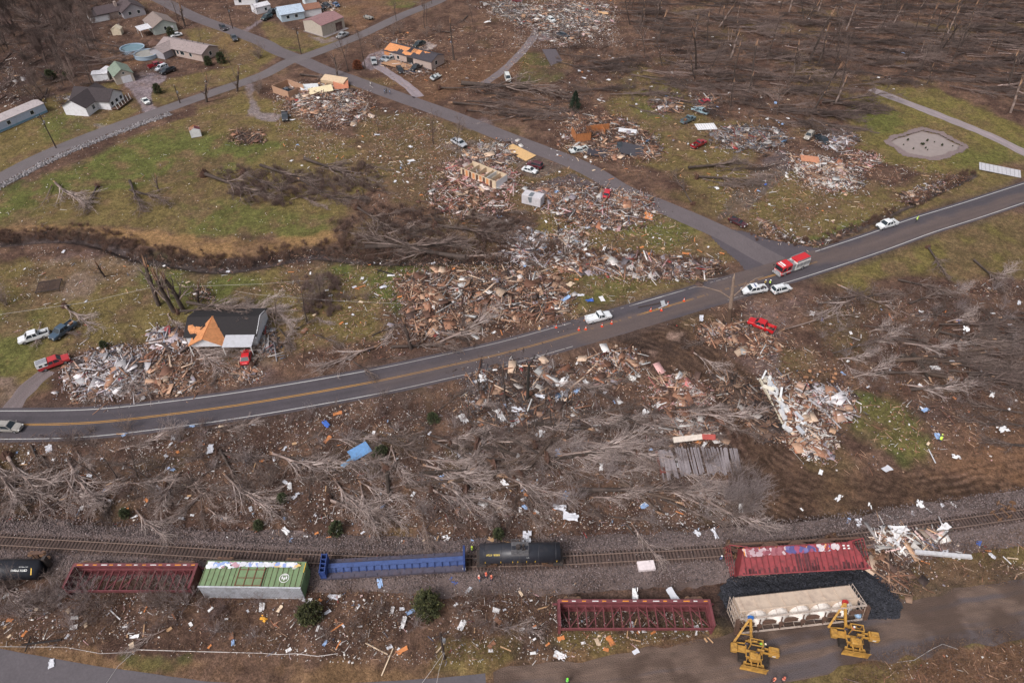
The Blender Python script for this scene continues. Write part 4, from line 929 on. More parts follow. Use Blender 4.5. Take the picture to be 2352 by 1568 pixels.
# ================================================================ VEHICLES
M_GLASS = mat('dark_window_glass', srgb(44,52,58), rough=.12, noise=.1)
M_TYRE = mat('tyre_rubber', srgb(34,32,33), rough=.85, noise=.2)
M_RIM = mat('wheel_rim', srgb(160,160,164), rough=.35, metal=.6, noise=.1)
M_PLAST = mat('black_trim', srgb(40,40,42), rough=.6, noise=.1)
M_LAMP = mat('headlamp_glass', srgb(225,225,220), rough=.15, noise=.05)
M_TAIL = mat('tail_lamp_red', srgb(150,24,24), rough=.3, noise=.05)
_pc = {}
def paint_mat(rgb):
    k = 'car_paint_%d_%d_%d' % rgb
    return mat(k, srgb(*rgb), rough=.3, noise=.05, scale=1, coat=.6, dirt=srgb(110,96,88), dirt_amt=.25)
_vm = {}
def _wheel(r, w):
    k = ('w', r)
    if k not in _vm:
        m = MB(); m.tube([(0,-w/2,0),(0,-w/2+.03,0),(0,w/2-.03,0),(0,w/2,0)], [r*.86,r,r,r*.86], 18); a = m.mesh('wheel'); a.materials.append(M_TYRE)
        m = MB(); m.tube([(0,-w/2-.01,0),(0,-w/2+.04,0)], [r*.58,r*.62], 12); m.tube([(0,-w/2-.03,0),(0,-w/2+.02,0)], r*.18, 8); b = m.mesh('rim'); b.materials.append(M_RIM); _vm[k] = (a, b)
    return _vm[k]
def rsec(x, hw, z0, z1, r=.12, top=.0):
    """one cross-section: box with rounded shoulders; top narrows by 'top'"""
    return [(x,-hw+.05,z0),(x,-hw,z0+.12),(x,-hw,z1-r*1.6),(x,-hw+top*.4+.02,z1-r*.6),(x,-hw+top+r*.6,z1-.02),(x,-hw+top+r*1.4,z1),(x,hw-top-r*1.4,z1),(x,hw-top-r*.6,z1-.02),(x,hw-top*.4-.02,z1-r*.6),(x,hw,z1-r*1.6),(x,hw,z0+.12),(x,hw-.05,z0)]
def vehicle(kind, p, rz, rgb, label, extra=None, crushed=0.0, z=0.0, rx=0.0, ry=0.0, name=None, size=1.0, opts=()):
    g = G(*p); nm = {'pickup':'pickup_truck','crew':'pickup_truck','sedan':'parked_car','suv':'sport_utility_car','van':'van'}[kind]
    t = thing(name or nm, label, {'pickup':'pickup truck','crew':'pickup truck','sedan':'car','suv':'car','van':'van'}[kind], (g[0], g[1], .01+z), rz, rx=rx, ry=ry)
    t.scale = (size,)*3; M = paint_mat(rgb)
    if kind in ('pickup', 'crew'):
        Ln, hw, zb, r = 5.8, .98, .42, .39; wb = (-1.75, 1.85)
        ca, cb = (-.75, 1.15) if kind == 'pickup' else (-.95, 1.25)
        if kind == 'pickup': ca = -.35
        m = MB(); m.loft([rsec(2.9, .78, .5, .88), rsec(2.8, .92, .42, 1.04), rsec(2.2, .97, .4, 1.13), rsec(cb+.2, .98, .4, 1.2), rsec(cb-.05, .98, .4, 1.22), rsec(ca, .98, .4, 1.2)])
        for s in (-1, 1): m.box(-2.9, ca, min(s*.98, s*.88), max(s*.98, s*.88), .5, 1.2); m.box(-1.75-.55, -1.75+.55, min(s*.88, s*.60), max(s*.88, s*.60), .62, .95)
        m.box(-2.9, -2.82, -.98, .98, .5, 1.18); m.box(-2.82, ca, -.88, .88, .55, .64)
        m.obj('body', M, t)
        f = MB(); f.box(-2.8, ca-.02, -.86, .86, .645, .67); f.obj('bed_liner', M_PLAST if 'whitebed' not in opts else M, t)
        zr = 1.86; x0, x1, x2, x3 = ca, ca+.22, cb-.45, cb+.25
        c = MB(); c.loft([[(x0, y*.95, 1.18), (x1, y*.78, zr), (x2, y*.78, zr), (x3, y*.95, 1.18)] for y in (-1, 1)]); c.obj('cab', M_GLASS, t)
        rf = MB(); rf.loft([[(x1-.06, y, zr-.03), (x1+.02, y*.97, zr+.05), (x2-.05, y*.97, zr+.05), (x2+.06, y, zr-.03)] for y in (-.82, .82)])
        for s in (-1, 1):
            for xa, xb in ((x0, x1), ((x1+x2)/2, (x1+x2)/2), (x3, x2)): rf.bar((xa, s*.955, 1.18), (xb, s*.79, zr), .09)
        rf.obj('roof', M, t); fx, rxx = 2.87, -2.9
        if 'camper' in opts:
            q = MB(); q.loft([[(-2.95, y, 1.2), (-2.95, y*.86, 1.95), (ca+.05, y*.86, 1.95), (ca+.05, y, 1.2)] for y in (-.99, .99)]); qo = q.obj('camper_shell', paint_mat((215,215,215)), t)
            for s in (-1, 1):
                for xx in (-2.5, -1.5):
                    w_ = MB(); w_.slab((xx, s*.985, 1.35), (xx+.6, s*.985, 1.35), (xx+.6, s*.90, 1.75), (xx, s*.90, 1.75), .02*s); w_.obj('window', M_GLASS, qo)
            q = MB(); q.box(-2.85, ca, -.7, .7, 1.955, 1.97)
            for i in range(9): q.box(-2.85, ca, -.68+i*.165, -.64+i*.165, 1.97, 2.0)
            q.obj('roof_panel', mat('camper_roof', srgb(150,150,156), rough=.6), qo)
    else:
        if kind == 'sedan': Ln, zr, x0, x1, x2, x3, zt, r = 4.7, 1.42, -1.75, -1.05, .25, 1.05, .92, .33
        elif kind == 'suv': Ln, zr, x0, x1, x2, x3, zt, r = 4.9, 1.72, -2.35, -2.0, .35, 1.15, 1.08, .37
        else: Ln, zr, x0, x1, x2, x3, zt, r = 5.3, 2.0, -2.6, -2.45, .9, 1.7, 1.15, .36
        h = Ln/2; hw = .91; wb = (-h+.95, h-.95)
        m = MB(); m.loft([rsec(-h, .72, .45, zt-.14), rsec(-h+.12, .86, .32, zt-.02), rsec(x0+.1, .91, .28, zt), rsec(x3-.1, .91, .28, zt+.02), rsec(h-.5, .88, .28, zt-.14), rsec(h-.12, .78, .32, zt-.3), rsec(h, .62, .4, zt-.42)]); m.obj('body', M, t)
        c = MB(); c.loft([[(x0, y*.9, zt-.02), (x1, y*.72, zr), (x2, y*.72, zr), (x3, y*.9, zt-.02)] for y in (-.98, .98)]); c.obj('cabin_glass', M_GLASS, t)
        rf = MB(); rf.loft([[(x1-.05, y, zr-.03), (x1+.1, y*.95, zr+.03), (x2-.1, y*.95, zr+.03), (x2+.05, y, zr-.03)] for y in (-.74, .74)])
        for s in (-1, 1):
            for xa, xb in ((x0, x1), ((x1+x2)/2+.1, (x1+x2)/2), (x3, x2)) + ((((x1+.7, x1+.65)),) if kind != 'sedan' else ()): rf.bar((xa, s*.89, zt-.02), (xb, s*.72, zr), .08)
        rf.obj('roof', M, t); fx, rxx = h-.1, -h
        if kind == 'suv':
            q = MB()
            for s in (-.6, .6): q.box(-1.7, .1, s-.03, s+.03, zr+.05, zr+.1)
            q.obj('roof_rack', M_PLAST, t)
    a, b = _wheel(r, .24)
    if 'nowheels' not in opts:
        for x in wb:
            for s in (-1, 1):
                o = link('wheel', a, None, t, (x, s*(hw-.1), r), (0, 0, 0 if s < 0 else math.pi)); link('rim', b, None, o)
    for s in (-1, 1):
        q = MB(); zz = .78 if kind in ('pickup','crew') else .62
        q.bbox(fx-.02 if kind in ('pickup','crew') else fx-.14, fx+.05, s*.66-.15, s*.66+.15, zz, zz+.17, .02); q.obj('headlight', M_LAMP, t)
        q = MB(); q.box(rxx-.03, rxx+.04, s*(.86 if kind in ('pickup','crew') else .66)-.09, s*(.86 if kind in ('pickup','crew') else .66)+.07, .7, .98); q.obj('tail_light', M_TAIL, t)
        q = MB(); q.bbox((cb if kind in ('pickup','crew') else x3)-.1, (cb if kind in ('pickup','crew') else x3)+.06, s*1.05-.09, s*1.05+.09, 1.16 if kind != 'sedan' else .95, 1.34 if kind != 'sedan' else 1.08, .03); q.obj('mirror', M, t)
    q = MB(); q.box(fx-.02, fx+.08, -.8, .8, .36, .54); q.box(fx-.03, fx+.045, -.46, .46, .58, .82); q.obj('grille', M_PLAST, t)
    q = MB(); q.box(rxx-.08, rxx+.02, -.8, .8, .38, .52); q.obj('bumper', M_RIM if kind in ('pickup','crew') else M_PLAST, t)
    if 'lightbar' in opts:
        q = MB(); q.bbox((x1+x2)/2-.12, (x1+x2)/2+.12, -.55, .55, zr+.07, zr+.18, .03); q.obj('light_bar', mat('light_bar_blue', srgb(60,80,130), rough=.3), t)
    if 'junk' in opts:
        q = MB(); rg = random.Random(hash(label) % 999)
        for i in range(9):
            x, y = rg.uniform(-2.6, ca-.3), rg.uniform(-.6, .6); s = rg.uniform(.12, .35); cc = rg.choice([srgb(150,110,80), srgb(190,190,190), srgb(90,70,60), srgb(60,60,66)])
            q.box(x-s, x+s, y-s*.6, y+s*.6, .67, .67+s*1.4, cc)
        q.obj('cargo', M_ATTR, t)
    if crushed:
        rg = random.Random(hash(label) % 9973)
        for ch in [c for c in t.children if c.type == 'MESH' and c.name.split('.')[0] in ('body', 'cab', 'roof', 'cabin_glass')]:
            for v in ch.data.vertices:
                n = math.sin(v.co.x*2.1+rz*3)*math.cos(v.co.y*2.7+rz)+rg.uniform(-.5, .5)
                k = max(0, v.co.z-.5); v.co.z -= k*crushed*(.6+.3*n); v.co.y += .12*crushed*n
    return t
def V2(kind, a, b, rgb, label, **k):
    """vehicle with its tail at map point a and its nose at b"""
    return vehicle(kind, mid(a, b), head(a, b), rgb, label, **k)
W_ = (226,228,230)
V2('pickup', (1346,741), (1402,727), W_, 'white single cab pickup standing on the highway among orange cones', opts=('whitebed',))
V2('crew', (1762,666), (1698,675), W_, 'white crew cab pickup parked beside the tall dead tree near the fire engine', opts=('lightbar','junk'))
V2('suv', (1771,674), (1815,663), W_, 'white sport utility car parked just below the fire engine')
V2('crew', (2058,514), (2012,527), W_, 'white crew cab pickup parked on the far edge line of the highway')
V2('crew', (1775,764), (1719,741), (196,30,38), 'bright red pickup on the muddy lot below the tall dead tree', opts=('junk',))
V2('suv', (-8,984), (56,987), (158,154,148), 'silver grey sport utility car driving in the near lane of the highway')
V2('crew', (95,850), (160,826), (186,52,56), 'red pickup with a white camper shell beside the heap of clothes', opts=('camper',))
V2('crew', (168,750), (128,779), (62,82,100), 'dark blue pickup standing in the grass left of the fallen grey tree', opts=('junk',))
V2('crew', (107,770), (55,786), W_, 'white pickup half buried under a bare fallen tree')
V2('sedan', (564,840), (571,806), (204,38,44), 'red car on the driveway in front of the black roofed house')
V2('sedan', (420,81), (391,87), W_, 'white car on the grass beside the tan roofed house')
V2('crew', (343,159), (378,150), (140,26,36), 'dark red pickup at the back of the gravel yard')
V2('suv', (386,155), (358,166), (222,226,232), 'white car between the red and the black pickup on the gravel yard')
V2('crew', (402,161), (371,173), (40,44,52), 'black pickup at the front of the row on the gravel yard')
V2('sedan', (329,230), (343,243), (226,228,226), 'white car near the mouth of the gravel yard')
V2('suv', (506,62), (522,74), (62,56,60), 'dark car standing on the side road, the upper of two')
V2('crew', (534,85), (543,98), (72,74,80), 'dark grey pickup on the verge of the side road')
V2('crew', (629,36), (598,52), (34,58,62), 'dark green pickup on the drive left of the blue roofed house, the near one')
V2('crew', (640,25), (612,39), (40,50,58), 'dark pickup on the drive left of the blue roofed house, the far one')
V2('sedan', (764,9), (781,20), (84,104,140), 'blue car beyond the metal building')
V2('sedan', (728,17), (748,24), (52,52,56), 'dark car beyond the metal building, left of the blue one', crushed=.2)
V2('suv', (742,13), (762,21), (60,58,62), 'dark grey car wedged between the blue car and the house', crushed=.3)
V2('crew', (800,80), (775,92), (168,170,172), 'silver pickup at the corner of the metal building lot')
V2('sedan', (838,42), (856,47), (150,146,138), 'wrecked grey car lying upside down in the field', rx=math.pi, z=1.4)
V2('crew', (856,136), (862,154), (176,178,180), 'silver pickup on the loop drive of the torn open house')
V2('sedan', (893,134), (876,142), (150,156,166), 'grey car nosed up to the torn open house, the left one')
V2('suv', (906,137), (886,144), (176,180,182), 'silver car nosed up to the torn open house, the right one')
V2('crew', (975,101), (951,112), (40,50,50), 'dark green pickup on the pale concrete pad')
V2('suv', (914,158), (925,174), (40,36,40), 'black car half hidden by planks left of the black utility wagon')
V2('crew', (972,152), (942,168), (34,38,42), 'black crew cab pickup against the front of the torn open house')
V2('van', (1163,175), (1169,193), (218,220,216), 'white van at the tip of the long fallen trees')
V2('pickup', (655,263), (656,282), (64,66,72), 'dark grey pickup alone in the grass under the gravel turnaround', opts=('junk',))
V2('crew', (1041,325), (1068,340), (188,190,196), 'silver pickup wreck on the lawn between bare tree and road', crushed=.25)
V2('sedan', (989,187), (1010,176), (190,196,196), 'crushed white car lying below the torn open house', crushed=.6, rx=.35, z=.3)
V2('suv', (1256,43), (1276,55), (220,222,222), 'white car wreck in the field of white rubble at the top', crushed=.3)
V2('crew', (1282,80), (1304,88), (74,76,84), 'crumpled dark pickup in the rubble at the end of the far drive', crushed=.6)
V2('sedan', (1199,390), (1235,400), W_, 'white car parked on the grass, closer to the camera than the maroon one')
V2('suv', (1245,388), (1211,379), (92,34,44), 'maroon car parked behind the white one')
V2('pickup', (1563,287), (1597,272), (92,112,120), 'blue grey pickup with its hood open on the lawn', opts=('junk',))
V2('pickup', (1588,343), (1620,328), (150,24,36), 'old red pickup alone on the brown lawn', opts=('junk',), crushed=.1)
V2('suv', (1423,352), (1421,324), (46,52,58), 'dark green car stuck nose up in the wooden rubble', crushed=.35)
V2('crew', (1345,345), (1312,352), (208,212,210), 'crushed white pickup at the edge of the wooden rubble', crushed=.6)
V2('sedan', (1603,242), (1632,232), (160,40,50), 'smashed red car under twisted sheet metal', crushed=.6, rx=.2, z=.2)
V2('crew', (1623,264), (1592,254), (150,176,186), 'pale blue pickup wreck beneath the smashed red car', crushed=.4)
V2('suv', (1865,307), (1848,326), (176,168,158), 'beige car beside the blue tarpaulin heap')
V2('crew', (1878,318), (1898,334), (44,50,58), 'dark pickup wreck half under the blue tarpaulin', crushed=.3)
V2('sedan', (1391,458), (1396,438), (204,36,52), 'red car crushed under boards on the asphalt apron', crushed=.35)
V2('suv', (1680,508), (1708,521), (78,34,42), 'flattened maroon car wreck at the mouth of the right drive', crushed=.75)
V2('sedan', (1172,3), (1206,7), (110,40,48), 'dark red car at the very top edge of the debris field')
V2('sedan', (345,92), (367,99), (60,50,50), 'dark red car by the blue ringed pools') if 0 else None
def fire_engine():
    a, b = (1853,606), (1777,634); g = G(*mid(a, b)); L = 8.9
    t = thing('fire_engine', 'red and white fire engine standing on the highway near the junction', 'fire engine', (g[0], g[1], .01), head(a, b)+.02)
    red = mat('fire_engine_red', srgb(200,34,40), rough=.3, noise=.06, coat=.6); wh = mat('fire_engine_white', srgb(214,212,208), rough=.35, noise=.06, coat=.5); sv = mat('fire_engine_steel', srgb(176,176,178), rough=.3, metal=.5, noise=.12)
    m = MB(); m.bbox(1.2, 4.2, -1.2, 1.2, .55, 2.9, .1); m.obj('cab', red, t)
    m = MB(); m.box(4.19, 4.215, -1.08, 1.08, 1.5, 2.55); m.obj('windscreen', M_GLASS, t)
    for s in (-1, 1):
        for x0, x1 in ((3.05, 3.95), (1.6, 2.6)): q = MB(); q.box(x0, x1, min(s*1.2, s*1.212), max(s*1.2, s*1.212), 1.6, 2.5); q.obj('side_window', M_GLASS, t)
        q = MB(); q.box(1.2, 4.2, min(s*1.2, s*1.208), max(s*1.2, s*1.208), .9, 1.3); q.box(-4.4, -.05, min(s*1.23, s*1.238), max(s*1.23, s*1.238), 1.0, 1.3); q.obj('side_stripe', wh, t)
    m = MB(); m.box(-.0, 1.18, -1.15, 1.15, .6, 2.2); m.box(.05, 1.1, -1.18, 1.18, 2.2, 2.5); m.box(.2, 1.0, -.3, .3, 2.5, 3.0)
    for i in range(4): m.cyl((.25+i*.22, -1.2, 1.5), .09, .1, 'y', 10)
    m.obj('pump_panel', sv, t)
    m = MB(); m.bbox(-4.5, 0, -1.23, 1.23, .6, 2.55, .05); m.obj('rear_body', wh, t)
    m = MB(); 
    for i in range(4):
        for s in (-1, 1): m.box(-4.35+i*1.1, -3.4+i*1.1, min(s*1.24, s*1.25), max(s*1.24, s*1.25), 1.35, 2.35)
    m.obj('locker_door', sv, t)
    m = MB(); m.box(-4.4, -.3, -.95, .95, 2.62, 3.02); m.obj('hose_bed_cover', red, t)
    m = MB()
    for s in (-1.12, 1.12):
        m.box(-4.3, -.2, s-.05, s+.05, 2.7, 2.82); m.box(-4.3, -.2, s-.05, s+.05, 2.95, 3.05)
        for i in range(12): x = -4.2+i*.34; m.box(x, x+.04, s-.04, s+.04, 2.8, 2.97)
    m.obj('ladder', sv, t)
    m = MB(); m.bbox(4.2, 4.75, -1.2, 1.2, .45, .8, .05); m.box(4.2, 4.24, -.7, .7, .8, 1.35); m.obj('bumper', sv, t)
    m = MB(); m.bbox(3.2, 3.6, -.85, .85, 2.9, 3.08, .04); m.obj('light_bar', M_WHT, t)
    m = MB(); m.box(3.9, 4.12, -.9, .9, 2.905, 2.915); m.obj('roof_marking', M_WHT, t)
    for s in (-1, 1): q = MB(); q.bbox(4.2, 4.28, s*.9-.16, s*.9+.16, .95, 1.2, .02); q.obj('headlight', M_LAMP, t)
    for s in (-1, 1): q = MB(); q.bar((4.0, s*1.2, 2.2), (4.45, s*1.45, 2.2), .05); q.bbox(4.38, 4.5, s*1.45-.1, s*1.45+.1, 1.9, 2.3, .02); q.obj('mirror', M_PLAST, t)
    a_, b_ = _wheel(.52, .32)
    for x in (-2.5, 3.0):
        for s in (-1, 1): o = link('wheel', a_, None, t, (x, s*1.1, .52), (0, 0, 0 if s < 0 else math.pi)); link('rim', b_, None, o)
fire_engine()
# traffic cones
cm = MB(); cm.box(-.2,.2,-.2,.2,0,.04); cm.tube([(0,0,.04),(0,0,.3)], [.15,.1], 12, cap=False); cm.tube([(0,0,.5),(0,0,.75)], [.065,.025], 12)
cmesh = cm.mesh('cone'); cmesh.materials.append(mat('cone_orange', srgb(228,74,30), rough=.5, noise=.06))
wm_ = MB(); wm_.tube([(0,0,.3),(0,0,.5)], [.1,.065], 12, cap=False); wmesh = wm_.mesh('reflective_band'); wmesh.materials.append(M_WHT)
for i, (x, y, lb) in enumerate(((1571,691,'orange cone on the yellow centre line, the farthest up the highway'),(1533.5,699.8,'orange cone just right of the fallen signal pole on the highway'),(1519,713,'orange cone on the centre line below the grey sign on the highway'),(1494.5,713.5,'orange cone left of the grey sign lying on the highway'),
      (1404.6,743,'orange cone at the nose of the white single cab pickup'),(1382.7,749.5,'orange cone beside the front door of the white single cab pickup'),(1345.4,756,'orange cone directly behind the white single cab pickup'),(1329.6,757.6,'orange cone second to the left behind the white single cab pickup'),(1277.3,752,'orange cone farthest left on the far edge line'))):
    g = G(x, y); t = thing('traffic_cone', lb, 'traffic cone', (g[0], g[1], .012), i*.7, 'orange cones around the closed lane'); t.scale = (1.25,)*3
    link('cone_body', cmesh, None, t); link('reflective_band', wmesh, None, t)
# sign and pole lying on the road
m = MB(); m.tube([(-3.5,0,.12),(0,.1,.15),(2.2,.3,.12)], .12, 8, srgb(70,58,54)); o = m.obj('broken_pole', M_ATTR, loc=G(1500,701,.0), rot=(0,0,head((1460,706),(1510,698)))); tag(o, 'dark broken pole lying across the far lane near the cones', 'pole')
m = MB(); m.slab((-.5,-.4,.05),(.5,-.4,.05),(.5,.4,.8),(-.5,.4,.8),.05,srgb(170,172,176)); m.tube([(-1.6,-.9,.1),(.9,-.7,.3)],.15,8,srgb(170,172,176)); o = m.obj('metal_sheet', M_ATTR, loc=G(1522,699,.0), rot=(0,0,.4)); tag(o, 'bent grey metal sheet standing on the highway centre line between cones', 'metal sheet')

# ================================================================ PEOPLE
def skin_body(name, joints, edges, rad, m, parent=None):
    me = bpy.data.meshes.new(name); me.from_pydata(joints, edges, []); o = link(name, me, None, parent)
    s = o.modifiers.new('skin', 'SKIN'); s.use_smooth_shade = True; lay = me.skin_vertices[0].data
    for i, r in enumerate(rad): lay[i].radius = (r, r)
    lay[0].use_root = True; o.modifiers.new('sub', 'SUBSURF').levels = 1; o.modifiers['sub'].render_levels = 1
    dg = bpy.context.evaluated_depsgraph_get(); ne = bpy.data.meshes.new_from_object(o.evaluated_get(dg)); o.modifiers.clear(); o.data = ne; ne.materials.clear(); ne.materials.append(m); return o
SKIN = mat('skin', srgb(176,128,106), rough=.6, noise=.06)
def person(p, rz, label, vest=(200,230,60), trouser=(50,54,66), hat=(235,235,230), pose='stand', z=0.0, vm=None):
    g = G(p[0], p[1], z); t = thing('person', label, 'person', (g[0], g[1], z+.0), rz); w_ = .0
    lean = .0 if pose != 'bend' else .45; st = .12 if pose != 'walk' else .30
    # one continuous body: pelvis, chest, neck, head, arms with hands, legs with feet
    J = [(0,0,.95),(lean*.35,0,1.2),(lean*.75,0,1.42),(lean*.95,0,1.54),(lean*1.1+.02,0,1.66),(lean*1.15+.01,0,1.78)]
    E = [(0,1),(1,2),(2,3),(3,4),(4,5)]; Rr = [.15,.15,.16,.06,.10,.085]
    for s in (-1, 1):
        b = len(J); sw = s*st*.7
        J += [(lean*.75,s*.2,1.42),(lean*.75+.03-sw*.5,s*.26,1.14),(lean*.8+.16-sw,s*.24,.92),(lean*.8+.22-sw,s*.22,.84)]; E += [(2,b),(b,b+1),(b+1,b+2),(b+2,b+3)]; Rr += [.07,.05,.04,.035]
        for k in range(4): J.append((lean*.8+.27-sw+.01*k,s*(.19+.02*k),.79+.005*k)); E.append((b+3,len(J)-1)); Rr.append(.011)
        J.append((lean*.8+.27-sw,s*.17,.83)); E.append((b+3,len(J)-1)); Rr.append(.012)
        b = len(J); J += [(0,s*.1,.86),(s*st*.6+.03,s*.12,.48),(s*st,s*.13,.09),(s*st+.16,s*.14,.05)]; E += [(0,b),(b,b+1),(b+1,b+2),(b+2,b+3)]; Rr += [.095,.065,.05,.045]
    skin_body('body', J, E, Rr, mat('clothes_%d_%d_%d' % trouser, srgb(*trouser), rough=.85, noise=.1), t)
    m = MB(); hx, hz = J[5][0]-.02, J[5][2]-.06
    m.tube([(hx,0,hz-.12),(hx,0,hz-.04),(hx,0,hz+.05)], [.075,.108,.108], 12); m.obj('face', SKIN, t, smooth=True)
    m = MB(); m.tube([(hx,0,hz+.02),(hx,0,hz+.03),(hx,0,hz+.10),(hx,0,hz+.15)], [.17,.14,.125,.05], 14); m.obj('helmet', mat('helmet_%d_%d_%d' % hat, srgb(*hat), rough=.4, noise=.05), t, smooth=True)
    if vest:
        m = MB(); r0 = [(J[0][0],.98,.17,.21),(J[1][0],1.2,.165,.205),(J[2][0],1.42,.17,.24),(J[3][0]-.02,1.50,.10,.14)]
        m.loft([[(x+a*math.cos(2*math.pi*k/12), b*math.sin(2*math.pi*k/12), z_) for k in range(12)] for x, z_, a, b in r0], cap=False)
        vo = m.obj('safety_vest', mat('vest_%d_%d_%d' % vest, srgb(*vest), rough=.6, noise=.06), t, smooth=True)
        m = MB()
        for z_ in (1.1, 1.3): m.loft([[((J[1][0])+.178*math.cos(2*math.pi*k/12), .218*math.sin(2*math.pi*k/12), zz) for k in range(12)] for zz in (z_, z_+.05)], cap=False)
        m.obj('reflective_band', M_WHT, vo)
    return t
HV = (200,235,60); OR = (240,110,70)
person((1755,657), 2.6, 'person in orange and yellow vest behind the white crew cab pickup, left of two', (235,190,60))
person((1766,657), .5, 'person in yellow green vest behind the white crew cab pickup, right of two', HV)
person((2103,511), 3.3, 'person in bright yellow green jacket walking on the highway', HV, (70,66,70), HV, 'walk')
person((1101,1334), 1.0, 'worker in orange vest on the ballast, leftmost of three', OR, (110,130,160), (240,200,180))
person((1117,1328), -1.2, 'worker in orange vest on the ballast, middle and farthest of three', OR, (50,56,80), (240,120,90))
person((1129,1334), 2.4, 'worker in orange vest on the ballast, rightmost of three', OR, (56,60,84), (240,140,110))
person((1085,1268), .3, 'worker in dark clothes with green bands at the coupling of tank car', HV, (34,36,40), (215,235,80))
person((1302,1569), 1.5, 'worker in green vest on the dirt road at the bottom edge', (120,235,70), (60,60,80), (130,240,80))
person((1744,1484), -.8, 'worker in green vest leaning over the left side boom tractor', (170,225,70), (60,56,60), (225,205,180), 'bend', z=1.1)
person((1953,1451), .4, 'worker in orange and white vest on the right side boom tractor', (230,110,80), (90,80,90), (240,240,235), z=1.1)
person((2156,1016), 1.2, 'worker in yellow green shirt bending in the brown field', HV, (60,70,90), (210,225,110), 'bend')
person((1773,1568), 2.0, 'worker in orange shirt at the bottom edge, left of two', (225,110,80), (80,60,60), (230,150,120))
person((1795,1566), .9, 'worker in orange shirt at the bottom edge, right of two', (215,100,70), (60,56,60), (200,110,90))
person((852,199), .9, 'person in pale jacket standing alone on the side road', (200,196,190), (110,100,100), (90,70,60))
person((884,216), .6, 'person in blue jacket walking on the side road, leftmost of three', (90,110,150), (40,44,56), (60,50,46), 'walk')
person((888,214), -2.0, 'person in dark coat walking on the side road, middle of three', (40,40,46), (46,46,54), (60,50,46), 'walk')
person((896,218), .8, 'person in blue grey jacket walking on the side road, rightmost of three', (110,124,154), (60,66,84), (70,56,50), 'walk')
person((1653,1289), 1.8, 'worker in blue jacket and white helmet left of the red hopper car', (60,80,130), (60,60,80), (235,232,228))
# ================================================================ BUILDINGS
def shingle(name, rgb): return mat(name, srgb(*rgb), rough=.9, noise=.18, scale=2, dirt=srgb(int(rgb[0]*.75), int(rgb[1]*.75), int(rgb[2]*.75)), dirt_amt=.5, bump=.2, bscale=9)
def wallm(name, rgb): return mat(name, srgb(*rgb), rough=.8, noise=.08, scale=2, dirt=srgb(int(rgb[0]*.8), int(rgb[1]*.78), int(rgb[2]*.75)), dirt_amt=.35)
def window(t, x, y, z, w, h, side, m=M_GLASS, frame=True, parent=None):
    """side: 'x+','x-','y+','y-' wall normal"""
    s = 1 if side[1] == '+' else -1; e = .03
    q = MB(); 
    if side[0] == 'y': q.box(x-w/2, x+w/2, min(y, y+s*e), max(y, y+s*e), z, z+h)
    else: q.box(min(x, x+s*e), max(x, x+s*e), y-w/2, y+w/2, z, z+h)
    o = q.obj('window', m, t)
    if frame:
        f = MB(); k = .08; e2 = .05
        for a0, a1, b0, b1 in ((-w/2-k, w/2+k, -k, 0), (-w/2-k, w/2+k, h, h+k), (-w/2-k, -w/2, 0, h), (w/2, w/2+k, 0, h)):
            if side[0] == 'y': f.box(x+a0, x+a1, min(y, y+s*e2), max(y, y+s*e2), z+b0, z+b1)
            else: f.box(min(x, x+s*e2), max(x, x+s*e2), y+a0, y+a1, z+b0, z+b1)
        f.obj('frame', M_WHT, o)
    return o
def gable_walls(m, x0, x1, y0, y1, z0, ze, zr, axis='x'):
    """solid walls with gable ends; ridge along axis"""
    if axis == 'x': ym = (y0+y1)/2; m.loft([[(x, y0, z0), (x, y0, ze), (x, ym, zr), (x, y1, ze), (x, y1, z0)] for x in (x0, x1)])
    else: xm = (x0+x1)/2; m.loft([[(x0, y, z0), (x0, y, ze), (xm, y, zr), (x1, y, ze), (x1, y, z0)] for y in (y0, y1)])
def gable_roof(m, x0, x1, y0, y1, ze, zr, axis='x', o=.4, th=.14):
    if axis == 'x':
        ym = (y0+y1)/2; k = (zr-ze)/(ym-y0); 
        for s, yy in ((-1, y0-o), (1, y1+o)): z = ze-k*o; m.slab((x0-o, yy, z+.02), (x1+o, yy, z+.02), (x1+o, ym, zr+.02), (x0-o, ym, zr+.02), th if s < 0 else -th)
    else:
        xm = (x0+x1)/2; k = (zr-ze)/(xm-x0)
        for s, xx in ((-1, x0-o), (1, x1+o)): z = ze-k*o; m.slab((xx, y0-o, z+.02), (xx, y1+o, z+.02), (xm, y1+o, zr+.02), (xm, y0-o, zr+.02), -th if s < 0 else th)
def house(p, rz, L, W, ze, zr, wall, roof, label, name='house', cat='house', wins=(), doors=(), o=.4, z0=-.1, axis='x'):
    g = G(*p); t = thing(name, label, cat, (g[0], g[1], 0), rz)
    m = MB(); gable_walls(m, -L/2, L/2, -W/2, W/2, z0, ze, zr, axis); m.obj('wall', wall, t)
    m = MB(); gable_roof(m, -L/2, L/2, -W/2, W/2, ze, zr, axis, o); m.obj('roof', roof, t)
    for (x, y, z, w, h, s) in wins: window(t, x, y, z, w, h, s)
    for (x, y, z, w, h, s, mm) in doors:
        q = MB(); k = .05*(1 if s[1] == '+' else -1)
        if s[0] == 'y': q.box(x-w/2, x+w/2, min(y, y+k), max(y, y+k), z, z+h)
        else: q.box(min(x, x+k), max(x, x+k), y-w/2, y+w/2, z, z+h)
        q.obj('door', mm, t)
    return t
SH_D = shingle('dark_shingle', (82,70,72)); SH_T = shingle('tan_shingle', (134,120,114)); SH_B = shingle('beige_shingle', (150,136,134)); SH_K = shingle('charcoal_shingle', (62,54,56)); SH_R = shingle('red_metal_roof', (146,112,112)); SH_G = shingle('green_metal_roof', (124,136,122)); SH_W = shingle('white_metal_roof', (206,204,208))
